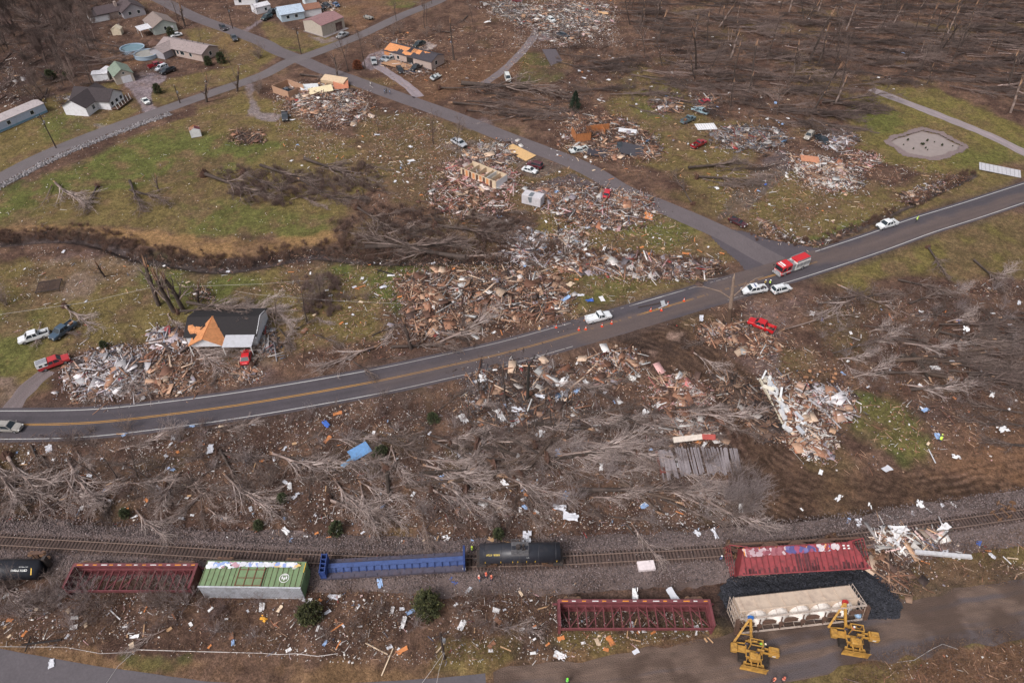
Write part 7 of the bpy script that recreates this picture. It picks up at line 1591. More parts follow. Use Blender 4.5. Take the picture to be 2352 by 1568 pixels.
def dead_tree():
    g = G(1674,743); t = thing('dead_tree', 'tall pale dead tree with two bare side limbs standing by the muddy lot', 'dead tree', (g[0], g[1], 0), ry=-.17); m = MB(); c = srgb(140,120,106); cd = srgb(92,72,60)
    m.tube([(0,0,0),(.1,0,4.5)], [.5,.4], 9, cd); m.tube([(.1,0,4.5),(.3,0,8.5),(.4,0,12.5)], [.4,.34,.26], 9, c); m.obj('trunk', M_BARK, t)
    m = MB(); m.tube([(.2,0,7),(-2.2,.3,9.2),(-5.2,.6,10.6),(-7.6,.9,10.8)], [.15,.12,.08,.03], 6, c); m.tube([(-5.2,.6,10.6),(-6.5,.8,12)], [.05,.02], 4, c); m.obj('left_limb', M_BARK, t)
    m = MB(); m.tube([(.2,0,7.2),(2.4,-.2,9.8),(4.6,-.3,11.8),(6.2,-.3,12.2)], [.15,.12,.08,.03], 6, c); m.tube([(2.4,-.2,9.8),(3.0,0,11.5)], [.05,.02], 4, c); m.obj('right_limb', M_BARK, t)
    m = MB(); m.tube([(.4,0,12.4),(.5,0,13.6)], [.18,.05], 5, srgb(170,148,128)); m.obj('broken_top', M_BARK, t)
    g = G(1212,917); t = thing('black_snag', 'tall black branchless snag standing below the highway', 'dead tree', (g[0], g[1], 0)); m = MB(); c = srgb(48,44,40)
    m.tube([(0,0,0),(0,0,6),(.1,0,9.2)], [.34,.28,.2], 9, c); m.obj('trunk', M_BARK, t); m = MB(); m.tube([(.1,0,9),(.8,0,10.8),(1.1,0,12)], [.16,.1,.03], 6, c); m.tube([(.1,0,9),(-.5,0,10.6)], [.12,.03], 6, c); m.tube([(0,0,4),(.5,.2,4.8)], [.08,.02], 4, c); m.obj('top_fork', M_BARK, t)
dead_tree()
E = [('ev0',(1320,252),1.0,0,'dark green conifer left of the side road rubble'),('ev1',(983,1402),1.0,0,'round yellow green cedar below the blue flat car'),('ev1',(728,1405),.85,.7,'cedar leaning right beside the boxcar'),('ev2',(768,1228),.8,.5,'small cedar on the gravel above the gap before the blue car'),
 ('ev2',(862,1056),.9,1.2,'flattened green cedar under the blue metal sheet'),('ev2',(1145,1232),.65,0,'small cedar above the tank car'),('ev2',(290,1185),.6,0,'dark cedar in the left thicket'),('ev2',(596,1212),.6,0,'small cedar behind the boxcar'),
 ('ev2',(650,1150),.6,0,'dark cedar beside the splintered tree'),('ev2',(1000,975),.8,1.3,'flattened green cedar beside the dark root plate'),('ev2',(240,797),.55,0,'small round shrub on the bare ground behind the heap of clothes'),
 ('ev3',(822,158),1.0,0,'rust coloured bush beside the crossroads'),('ev2',(364,215),1.0,.2,'low evergreen shrub at the edge of the gravel yard'),('ev2',(480,150),1.0,0,'evergreen shrub at the corner of the ranch house, left one'),('ev2',(510,145),1.2,0,'evergreen shrub at the corner of the ranch house, right one'),('ev2',(395,84),1.1,0,'round shrub before the tan roofed house'),('ev2',(125,180),1.1,.4,'dark evergreen lying at the wood edge, left one'),('ev2',(155,178),1.0,.4,'dark evergreen lying at the wood edge, right one')]
for k, p, s, ti, lb in E: plant(k, p, hash(lb) % 7, lb, s, ti)
WR2 = random.Random(3)
for i in range(12): x, y = 2128+WR2.gauss(0, 32), 333+WR2.gauss(0, 8); plant('ev2', (x, y), i, 'small dark tuft standing in the pond', .12+.05*(i % 3), 0, -.3, 'dark tufts in the pond')
HL = random.Random(21)
for i in range(26):
    x, y = (HL.uniform(860, 1480), HL.uniform(960, 1150)) if i < 18 else (HL.uniform(2000, 2330), HL.uniform(760, 900)); g = G(x, y); L = HL.uniform(5, 11); r = HL.uniform(.28, .5); t = thing('tree_trunk', 'heavy dark trunk lying in '+near(g[0], g[1]), 'tree trunk', (g[0], g[1], 0), R(HL.gauss(-10, 35)), 'heavy trunks in '+near(g[0], g[1]))
    m = MB(); m.tube([(0,0,r),(L*.5,HL.uniform(-.3,.3),r+.15),(L,0,r*.8+HL.uniform(0,.9))], [r,r*.85,r*.6], 9, srgb(*HL.choice([(74,60,52),(92,76,66),(60,50,44)]))); m.obj('log', M_BARK, t)
    if i % 2: link('root_plate', root_plate(HL, HL.uniform(.9, 1.5)), M_BARK, t)
    else: m = MB(); [m.tube([(L*.98,0,r*.8+.4),(L+HL.uniform(.5,1.6),HL.uniform(-.3,.3),r+HL.uniform(0,1))], [r*.35,.02], 4, SPLINT[1]) for k in range(5)]; m.obj('splintered_end', M_BARK, t)
# ---- the woods: each tree an object; crowns lie downwind
def inpoly(X, Y, P): return poly_sd(np.array([X]), np.array([Y]), P)[0] < 0
WR = random.Random(77)
def scatter(poly, n, fn):
    P = UP(poly); xs_ = [p[0] for p in P]; ys_ = [p[1] for p in P]; k = 0; tries = 0
    while k < n and tries < n*30:
        tries += 1; x, y = WR.uniform(min(xs_), max(xs_)), WR.uniform(min(ys_), max(ys_))
        if inpoly(x, y, P): fn(x, y); k += 1
WA = [(1380,-60),(2500,-60),(2500,330),(2352,290),(2230,215),(2100,195),(1960,205),(1900,260),(1800,300),(1720,270),(1640,235),(1560,180),(1440,130)]
WL = [(-200,-70),(220,-70),(330,-30),(200,60),(240,110),(250,190),(150,230),(60,250),(-200,260)]
def f_wood(pre, keys, ang, spread, grp, smin=.8, smax=1.15):
    def fn(x, y):
        k = WR.choice(keys); plant(k, (x, y, 0), R(ang+WR.uniform(-spread, spread)), pre+' '+near(x, y), WR.uniform(smin, smax), group=grp+' '+near(x, y))
    return fn
def flock(name, label, cat, polys, ang, spread, cols, seed, H=(11, 17), lay=True):
    """hundreds of trees lying on one another, too many to count: one object"""
    rg = np.random.default_rng(seed); prot = []
    for j in range(5):
        tr, sg = gen_branches(rg, 15, .24, .3, (10, 32) if lay else (20, 50), 13, 6, 3, .05, 0 if lay else .05, ratio=.42, tw=.036); S0 = [(*q, 0) for q in tr]+sg
        P0 = np.array([q[0] for q in S0]); P1 = np.array([q[1] for q in S0]); r0 = np.array([q[2] for q in S0]); r1 = np.array([q[3] for q in S0]); lv = np.array([q[4] for q in S0])
        if lay:
            def T(P): Q = np.stack([P[:, 2], P[:, 0], P[:, 1]], 1); z = Q[:, 2]; Q[:, 2] = np.maximum(np.where(z < 0, z*.2, z*.5)+.5, .06); return Q
            P0, P1 = T(P0), T(P1)
        prot.append((P0, P1, r0, r1, lv))
    A = [[], [], [], [], []]
    for poly, n in polys:
        Pm = UP(poly); Pa = np.array(Pm); k = 0
        X = rg.uniform(Pa[:,0].min(), Pa[:,0].max(), n*5); Y = rg.uniform(Pa[:,1].min(), Pa[:,1].max(), n*5); ok = (poly_sd(X, Y, Pm) < 0) & (path_d(X, Y, HWY[::4]) > 10) & (path_d(X, Y, TRACK[::8]) > 9); X, Y = X[ok][:n], Y[ok][:n]
        for x, y in zip(X, Y):
            P0, P1, r0, r1, lv = prot[rg.integers(0, 5)]; s = rg.uniform(*H)/15; a = R(ang+rg.normal(0, spread)); c, si = math.cos(a)*s, math.sin(a)*s
            for P, L in ((P0, A[0]), (P1, A[1])): L.append(np.c_[P[:,0]*c-P[:,1]*si+x, P[:,0]*si+P[:,1]*c+y, P[:,2]*s*rg.uniform(.8, 1.2)])
            A[2].append(r0*s); A[3].append(r1*s); t_ = rg.uniform(0, 1); col = (np.array(cols[0])*(1-t_)+np.array(cols[1])*t_)*np.where(lv[:, None] == 0, rg.choice([.6, .75, 1.5], p=[.45, .4, .15]), 1.0)*rg.uniform(.75, 1.2, (len(lv), 1))*rg.choice([.62, .9, 1.3]); A[4].append(col)
    V, Q, C = tubes_np(np.concatenate(A[0]), np.concatenate(A[1]), np.concatenate(A[2]), np.concatenate(A[3]), 3, np.concatenate(A[4]))
    me = mesh_np(name, V, Q, C=C); stuff(link(name, me, M_BARK), label, cat)
flock('flattened_wood', 'dense mat of flattened trees pointing right across the top wood', 'fallen trees', [(WA, 520), ([(1850,-60),(2500,-60),(2500,270),(2352,260),(2230,190),(1950,195)], 170), ([(1250,100),(1560,180),(1900,250),(1850,320),(1640,240),(1430,250),(1280,200)], 45)], -12, 17, DRK, 61)
flock('flattened_wood', 'fallen trees among the standing ones in the top left wood', 'fallen trees', [(WL, 110)], -35, 50, DRK, 62)
flock('leaning_wood', 'thin grey leaning trees filling the top left wood', 'bare trees', [(WL, 80)], 0, 180, DRK, 63, (8, 12), False)
scatter(WA, 150, lambda x, y: plant(WR.choice(['sn0','sn1','sn2','sn3']), (x, y, 0), WR.uniform(0, 6), 'snapped trunk standing in '+near(x, y), WR.choice([.3, .45, .6, .8, 1.0, 1.15]), WR.gauss(.08, .2), group='snapped trunks in '+near(x, y)))
scatter([(1040,850),(1300,830),(1420,900),(1400,1040),(1100,1060)], 14, lambda x, y: plant(WR.choice(['sn0','sn1','sn2']), (x, y, 0), WR.uniform(0, 6), 'short snapped trunk standing in '+near(x, y), WR.uniform(.28, .5), WR.uniform(-.2, .25), group='snapped trunks in '+near(x, y)))
scatter(WL, 105, lambda x, y: plant(WR.choice(['bt0','bt1','bt2']), (x, y, 0), WR.uniform(0, 6), 'bare standing tree in '+near(x, y), WR.uniform(.75, 1.15), WR.uniform(-.1, .45), group='bare trees in '+near(x, y)))
scatter([(380,-60),(540,-60),(590,-10),(560,20),(470,20)], 10, lambda x, y: plant(WR.choice(['bt0','bt1']), (x, y, 0), WR.uniform(0, 6), 'bare tree at the top edge by '+near(x, y), .8, .1, group='bare trees at the top edge by '+near(x, y)))
scatter([(960,-60),(1200,-60),(1180,60),(1060,110),(960,60)], 16, lambda x, y: plant(WR.choice(['bt0','bt1','bt2','fm1']), (x, y, 0), WR.uniform(0, 6), 'grey bare tree in the open strip near '+near(x, y), .75, .1, group='grey bare trees near '+near(x, y)))
scatter(WA, 60, lambda x, y: plant(WR.choice(['bt0','bt1','bt2']), (x, y, 0), WR.uniform(0, 6), 'bare leaning tree in '+near(x, y), WR.uniform(.6, 1.1), WR.gauss(.1, .25), group='bare trees in '+near(x, y)))
# thicket between the highway and the rails
TH = [(-100,1010),(300,985),(620,955),(850,915),(1180,850),(1330,830),(1480,880),(1620,940),(1670,1080),(1700,1190),(1400,1215),(900,1210),(500,1195),(-100,1195)]
scatter(TH, 62, f_wood('grey brown fallen tree in', ['fp0','fm0','fm1','fm2','fp2'], -25, 45, 'fallen trees in the strip by', .35, .75))
scatter([(900,1000),(1280,930),(1600,950),(1660,1080),(1640,1170),(1200,1180),(900,1130)], 40, f_wood('pale tree top pointing right in', ['fp0','fp1','fp2','fm2'], -12, 20, 'pale tree tops in', .5, .85))
scatter([(1860,700),(2050,640),(2400,650),(2450,1000),(2250,880),(1990,890),(1900,840)], 34, f_wood('fallen tree lying right in', ['fm0','fm1','fd0','fd2','fp2'], 2, 25, 'fallen trees on', .45, .85))
scatter([(2050,760),(2450,700),(2450,900),(2200,880)], 30, f_wood('fine branched tree top pointing right in', ['fm1','fd0','fd2'], 0, 12, 'tree tops on', .7, 1.0))
scatter([(2300,950),(2480,950),(2480,1060),(2320,1050)], 6, f_wood('brushy tree top pointing left in', ['fm1','fd2'], 175, 15, 'tree tops by', .5, .7))
scatter([(760,500),(1180,490),(1240,560),(1180,600),(800,600)], 18, f_wood('brush tree lying in', ['fm1','fd0','fd2'], -5, 30, 'brush trees lying in', .35, .7))
scatter([(1020,215),(1330,200),(1300,290),(1080,270)], 16, f_wood('branches of fallen trees by', ['fm1','fd2','fm0'], -5, 30, 'fallen branches by', .4, .7))
scatter([(560,395),(860,370),(860,450),(700,480),(560,450)], 12, f_wood('brush lying in', ['fm1','fd0','fm2'], -15, 60, 'brush lying in', .3, .5))
scatter([(330,690),(640,700),(640,760),(420,750)], 8, f_wood('broken grey branches behind', ['fm1','fp2'], 0, 60, 'broken branches behind', .3, .5))
scatter([(640,700),(900,780),(880,830),(640,850)], 9, f_wood('broken branches on the verge near', ['fm1','fp2'], 10, 60, 'broken branches near', .3, .5))
# shrubs
def thicket(name, label, pts, hr, cols, seed):
    rg = np.random.default_rng(seed); A = [[], [], [], []]
    for x, y in pts:
        h = rg.uniform(*hr); n = 46; az = rg.uniform(0, 6.28, n); el = rg.uniform(.4, 1.4, n); D = np.c_[np.cos(az)*np.cos(el), np.sin(az)*np.cos(el), np.sin(el)]; P0 = np.c_[x+rg.normal(0, .35*h/2, n), y+rg.normal(0, .35*h/2, n), rg.uniform(0, .45, n)*h]
        P1 = P0+D*(h*rg.uniform(.4, .8, (n, 1))); A[0].append(P0); A[1].append(P1); t_ = rg.uniform(0, 1, (n, 1)); A[2].append(np.array(cols[0])*(1-t_)+np.array(cols[1])*t_)
    P0 = np.concatenate(A[0]); n = len(P0); V, Q, C = tubes_np(P0, np.concatenate(A[1]), np.full(n, .03), np.full(n, .012), 3, np.concatenate(A[2])); stuff(link(name, mesh_np(name, V, Q, C=C), M_BARK), label, 'undergrowth')
rgt = np.random.default_rng(8)
def pin(P, n):
    Pm = UP(P); Pa = np.array(Pm); X = rgt.uniform(Pa[:,0].min(), Pa[:,0].max(), n*5); Y = rgt.uniform(Pa[:,1].min(), Pa[:,1].max(), n*5); k = poly_sd(X, Y, Pm) < 0; return np.c_[X[k], Y[k]][:n]
BU = ['bu0','bu1','bu2']
def bush(pre, s0, s1, keys=BU):
    return lambda x, y: plant(WR.choice(keys), (x, y, 0), WR.uniform(0, 6), pre+' '+near(x, y), WR.uniform(s0, s1), group='shrubs near '+near(x, y))
scatter([(-60,1350),(480,1362),(700,1370),(1200,1365),(1260,1450),(900,1490),(400,1450),(-60,1440)], 60, bush('bare grey shrub near', .4, .9))
scatter([(-60,1330),(150,1345),(470,1358),(470,1390),(-60,1420)], 26, bush('big grey shrub beside', .8, 1.25, ['bu0','bu2']))
thicket('lawn_brush', 'brown brush under the tree tangle on the left lawn', pin([(500,395),(580,380),(700,395),(860,375),(880,440),(760,455),(700,475),(600,475),(520,440)], 230), (.8, 2.2), (srgb(78,60,54), srgb(118,98,92)), 5)
thicket('creek_brush', 'brown brush under the trees in the creek tangle', pin([(760,510),(900,470),(1180,490),(1240,560),(1180,605),(800,605)], 260), (.8, 2.0), (srgb(70,52,46), srgb(112,90,82)), 6)
thicket('lawn_brush', 'brown sapling brush on the green lawn left of the lumber rubble', pin([(690,640),(770,630),(800,700),(760,730),(700,720)], 90), (.8, 2.0), (srgb(90,70,64), srgb(124,104,98)), 7)
scatter(TH, 100, bush('brown bare shrub in', .5, 1.1))
scatter([(-60,1150),(200,1180),(200,1215),(-60,1205)], 1, bush('shrub by', .5, .8))
scatter([(1640,1080),(1750,1100),(1740,1180),(1660,1190)], 14, bush('fine grey shrub at', .9, 1.4, ['bu0','bu2']))
scatter([(1860,660),(2352,640),(2352,960),(2100,930),(1900,850)], 60, bush('low bare shrub on', .4, .8))
flock('tree_tangle', 'grey brown brush and small fallen trees filling the strip between highway and rails', 'fallen trees', [(TH, 170), ([(-60,1020),(500,1010),(500,1190),(-60,1190)], 40)], -30, 60, MIDC, 70, (3.5, 8))
flock('tree_tangle', 'pale broken branches piled around the black roofed house', 'fallen trees', [([(400,705),(640,700),(660,748),(430,752)], 34), ([(430,795),(530,800),(540,860),(440,860)], 12)], -15, 35, PALE, 71, (4.5, 7.5))
flock('tree_tangle', 'pale branches hanging over the heap of clothes', 'fallen trees', [([(250,820),(380,825),(370,880),(260,885)], 12)], -80, 30, PALE, 72, (5, 8))
flock('tree_tangle', 'tangle of grey broken trees on the left lawn', 'fallen trees', [([(500,395),(580,380),(700,395),(760,440),(700,470),(600,472),(520,440)], 26), ([(700,380),(850,370),(860,440),(760,450)], 14)], -20, 50, MIDC, 65, (5, 9))
flock('tree_tangle', 'tangle of grey fallen trees filling the creek', 'fallen trees', [([(760,520),(900,480),(1120,500),(1220,545),(1180,590),(800,600)], 46)], -5, 22, MIDC, 66, (6, 11))
flock('tree_tangle', 'dark mossy branches of the long trees beyond the side road', 'fallen trees', [([(1020,210),(1180,205),(1300,220),(1290,285),(1090,262)], 26)], -5, 22, DRK, 67, (6, 11))
flock('tree_tangle', 'tangle of branches between torn metal in the middle thicket', 'fallen trees', [([(1000,930),(1300,930),(1520,980),(1500,1040),(1200,1030),(1000,1000)], 34)], -10, 30, MIDC, 68, (5, 10))
flock('tree_tangle', 'broken branches among the lumber rubble by the highway', 'fallen trees', [([(960,730),(1100,760),(1240,730),(1180,780),(1000,790)], 14), ([(1590,385),(1750,375),(1760,425),(1620,440)], 10), ([(2050,770),(2400,710),(2400,880),(2200,870)], 46)], 0, 28, MIDC, 69, (6, 11))
thicket('undergrowth', 'grey brown undergrowth in the top left wood', pin([(-200,0),(220,-60),(380,-40),(240,100),(260,180),(60,250),(-200,260)], 260), (1.2, 2.8), DRK, 1)
thicket('undergrowth', 'brown undergrowth along the lower side of the top wood', pin([(1250,80),(1600,60),(2300,150),(1900,260),(1860,330),(1640,240),(1300,230)], 380), (1, 2.4), (srgb(100,80,72), srgb(130,112,104)), 2)
for cr, n, lb in ((CREEK, 620, 'brown brush lining the long creek'), (CREEK2, 90, 'brown brush lining the right ditch')):
    i = rgt.integers(0, len(cr), n); thicket('creek_brush', lb, cr[i]+np.c_[rgt.uniform(-2.5, 2.5, n), rgt.uniform(-2.0, 5.0, n)*(1 if n > 100 else .5)], (.7, 1.7), (srgb(84,62,54), srgb(116,90,76)), 3)
for p, s in (((600,130),1.6),((595,135),1.2),((920,75),1.5),((905,80),1.2),((870,110),1.3),((720,700),1.3),((745,680),1.4),((735,660),1.1),((1010,75),1.2),((5,690),1.4),((15,700),1.2),((1060,300),.9),((980,85),1.1),((600,205),1.3),((595,215),1.1),((840,690),.8),((800,690),.8)):
    g = G(*p); plant('bu0', p, s*3, 'grey brown bare bush standing near '+near(g[0], g[1]), s, group='bushes near '+near(g[0], g[1]))
# ================================================================ DEBRIS
M_DEB = mat('debris_mixed', None, rough=.75, noise=.18, scale=3)
PALS = dict(
 lumber=[((160,116,92),3),((188,150,124),3),((134,92,72),2.5),((110,78,64),2.5),((208,180,156),2),((200,198,196),1),((92,70,62),1.5)],
 white=[((224,218,212),4.5),((204,196,194),2),((236,230,224),2),((196,176,160),2),((176,190,206),.5),((206,166,134),2),((208,178,172),1.5),((112,96,90),1.5)],
 mixed=[((212,204,200),3.4),((158,120,98),2.6),((190,154,128),2.4),((120,96,86),3),((84,72,72),2),((226,222,218),2),((176,118,90),.8),((150,140,146),2),((110,124,150),.5),((168,70,66),.45),((200,160,160),1)],
 pink=[((206,160,156),3),((214,196,190),3),((196,120,116),1.2),((226,220,216),2),((170,130,108),2),((120,92,84),2)],
 metal=[((166,162,164),2),((122,118,122),3),((208,202,198),2),((176,140,112),2),((96,92,96),2),((140,110,92),1.5),((150,60,56),.6),((84,110,140),.4)],
 dark=[((92,72,62),3),((70,56,52),3),((120,92,76),2),((150,120,100),1),((190,182,176),.6)],
 cloth=[((214,208,210),4),((228,224,226),3),((176,164,170),2),((104,100,112),1),((170,90,90),.4),((206,170,150),1.5),((120,100,92),2),((156,166,184),.4),((150,112,90),2),((84,70,66),2)])
def palette(name, n, rg):
    P = PALS[name]; w_ = np.array([p[1] for p in P], float); i = rg.choice(len(P), n, p=w_/w_.sum()); return np.array([srgb(*p[0]) for p in P])[i]*rg.uniform(.75, 1.12, (n, 1))
def sample_poly(P, n, rg):
    P = np.array(P); x0, y0 = P.min(0); x1, y1 = P.max(0); o = []
    X = rg.uniform(x0, x1, n*4); Y = rg.uniform(y0, y1, n*4); k = poly_sd(X, Y, P) < 0; return np.c_[X[k], Y[k]][:n]
RUB = [  # polygon, palette, height, pieces, label
 ([(905,640),(1000,618),(1130,622),(1250,620),(1300,650),(1312,710),(1250,740),(1130,740),(1060,770),(960,770),(925,700)],'lumber',2.1,2600,'large heap of splintered lumber and household rubble beside the highway'),
 ([(640,200),(760,195),(830,215),(842,245),(800,270),(740,275),(690,262),(655,225)],'white',.9,1500,'pale heap of drywall and rubble right of the roofless garage'),
 ([(750,245),(830,240),(855,262),(810,290),(755,285)],'mixed',.5,420,'dark mixed rubble below the pale drywall heap'),
 ([(900,120),(950,118),(1000,150),(985,172),(930,172),(900,150)],'mixed',.6,380,'rubble spilled before the torn house with orange sheathing'),
 ([(895,95),(935,92),(985,100),(975,112),(900,112)],'lumber',.6,200,'orange planks behind the torn house'),
 ([(1200,20),(1300,0),(1400,10),(1420,40),(1370,80),(1300,105),(1220,80)],'white',.9,1500,'white rubble field at the end of the far drive'),
 ([(1105,5),(1180,-10),(1230,20),(1240,60),(1190,60),(1120,30)],'white',.5,420,'white rubble left of the far drive end'),
 ([(1300,255),(1360,262),(1420,268),(1500,310),(1520,345),(1490,368),(1400,362),(1330,358),(1300,330)],'lumber',1.8,1700,'wooden house rubble beside the side road'),
 ([(1425,285),(1490,310),(1515,350),(1480,365),(1430,330)],'metal',1.5,500,'dark scrap in the right part of the wooden house rubble'),
 ([(1635,300),(1700,288),(1790,300),(1805,330),(1740,345),(1660,340)],'metal',1.3,1300,'metal scrap and rubble beyond the old red pickup'),
 ([(1495,230),(1560,225),(1565,260),(1510,262)],'metal',.6,260,'small scrap heap left of the smashed red car'),
 ([(1595,222),(1650,225),(1640,262),(1600,262)],'metal',.8,260,'twisted sheet metal around the smashed red car'),
 ([(1890,305),(1950,302),(1975,325),(1920,345),(1880,335)],'cloth',.7,420,'coloured rubbish around the blue tarpaulin'),
 ([(1815,360),(1900,365),(1960,395),(1970,430),(1900,440),(1840,410)],'white',1.0,1200,'cream and white rubble of the right hand house'),
 ([(1940,355),(2010,345),(2020,375),(1990,400),(1940,380)],'pink',.4,260,'scattered pinkish rubble above the right lawn'),
 ([(1025,375),(1090,370),(1180,395),(1180,440),(1120,440),(1040,420)],'pink',1.0,1200,'pink insulation and rubble around the roofless mobile home'),
 ([(1090,335),(1180,330),(1190,370),(1120,385),(1070,360)],'white',.8,520,'white rubble behind the roofless mobile home'),
 ([(1000,410),(1160,430),(1180,490),(1060,500),(980,470)],'pink',.4,700,'pinkish rubbish spread below the roofless mobile home'),
 ([(1230,435),(1330,428),(1420,445),(1490,470),(1500,500),(1420,530),(1330,520),(1260,480)],'mixed',.8,1500,'long rubble heap of the flattened brick house'),
 ([(1380,435),(1490,450),(1500,490),(1420,490)],'white',.8,420,'white rubble at the roadside end of the flattened brick house'),
 ([(1270,530),(1340,530),(1350,600),(1310,620),(1280,590)],'white',.7,420,'pale rubble lump right of the creek tangle'),
 ([(1230,590),(1400,580),(1560,595),(1660,600),(1620,635),(1480,640),(1300,625)],'mixed',.7,1500,'strip of mixed rubble lying in the creek'),
 ([(1180,520),(1260,540),(1250,610),(1160,600)],'cloth',.5,520,'pale rubbish caught at the right end of the creek tangle'),
 ([(160,845),(215,815),(300,805),(360,830),(340,880),(260,910),(190,900),(160,880)],'cloth',1.1,1500,'heap of white clothes and rubbish beside the red camper pickup'),
 ([(330,810),(430,850),(440,900),(330,905)],'lumber',.6,520,'brown lumber rubble right of the heap of clothes'),
 ([(345,755),(420,760),(430,800),(370,810)],'cloth',.6,420,'rubbish spilled left of the black roofed house'),
 ([(555,845),(585,840),(580,865),(550,862)],'lumber',.5,80,'orange planks behind the red car on the driveway'),
 ([(590,740),(620,760),(640,820),(600,810)],'metal',.7,200,'crushed white rubble at the right end of the black roofed house'),
 ([(440,660),(480,665),(490,690),(450,690)],'lumber',.3,60,'orange planks on the left lawn above the black roofed house'),
 ([(530,300),(600,300),(605,325),(560,335),(530,320)],'dark',.6,260,'brown shed rubble on the big left lawn'),
 ([(1700,780),(1750,760),(1790,790),(1760,815),(1700,810)],'lumber',.7,420,'pile of orange splintered wood on the muddy lot'),
 ([(1600,750),(1700,740),(1700,790),(1620,790)],'lumber',.4,300,'lumber scattered below the tall dead tree'),
 ([(1752,868),(1800,862),(1850,900),(1885,955),(1912,1005),(1890,1052),(1850,1045),(1800,975)],'white',.9,1500,'white and coloured household rubble of the right hand trailer'),
 ([(1830,880),(1950,900),(1960,960),(1900,970)],'cloth',.7,420,'dark and coloured rubbish right of the white trailer wreck'),
 ([(1500,870),(1600,860),(1640,920),(1560,950),(1500,930)],'pink',.5,520,'coloured rubbish heap left of the dark leaf ridge'),
 ([(1530,960),(1640,970),(1650,1010),(1540,1010)],'mixed',.5,420,'rubbish above the collapsed barn'),
 ([(1640,860),(1720,880),(1760,920),(1790,960),(1800,1010),(1760,1010),(1700,950),(1650,900)],'dark',.8,1500,'dark ridge of leaves and broken wood beside the mud track'),
 ([(1070,850),(1260,820),(1330,880),(1340,970),(1200,1000),(1060,960)],'metal',.7,700,'torn metal and wood caught in branches below the highway'),
 ([(1340,820),(1460,800),(1480,850),(1420,890),(1360,870)],'mixed',.5,420,'rubble at the edge of the mud by the highway'),
 ([(2000,1220),(2070,1200),(2120,1215),(2170,1205),(2180,1240),(2100,1270),(2010,1265)],'white',.6,420,'white scrap and wood heap on the rails'),
 ([(1960,1280),(2060,1270),(2100,1330),(2060,1370),(2020,1320)],'dark',.4,260,'broken wood and twigs right of the red hopper car'),
 ([(1880,1360),(1960,1345),(1955,1372),(1900,1378)],'lumber',.4,60,'pale splintered wood behind the cream hopper car'),
 ([(1740,500),(1880,560),(1960,520),(2000,480),(1940,540),(1870,570),(1740,545)],'mixed',.2,260,'scraps lined along the ditch inside the junction'),
 ([(2060,450),(2200,400),(2230,410),(2090,470)],'mixed',.2,200,'scraps along the upper ditch at right'),
 ([(20,130),(70,210),(30,250),(-20,230)],'white',.3,100,'white rubbish at the edge of the top left wood'),
 ([(130,222),(185,220),(180,240),(135,245)],'metal',.3,90,'small grey scrap patch on the far left lawn'),
 ([(690,20),(770,0),(780,25),(720,30)],'white',.4,120,'white rubble beyond the metal building'),
 ([(860,1510),(870,1580),(820,1600)],'lumber',.3,10,'planks'),
]
RUB = RUB[:-1]
ALT = dict(lumber='mixed', white='mixed', mixed='lumber', pink='lumber', metal='dark', dark='lumber', cloth='mixed')
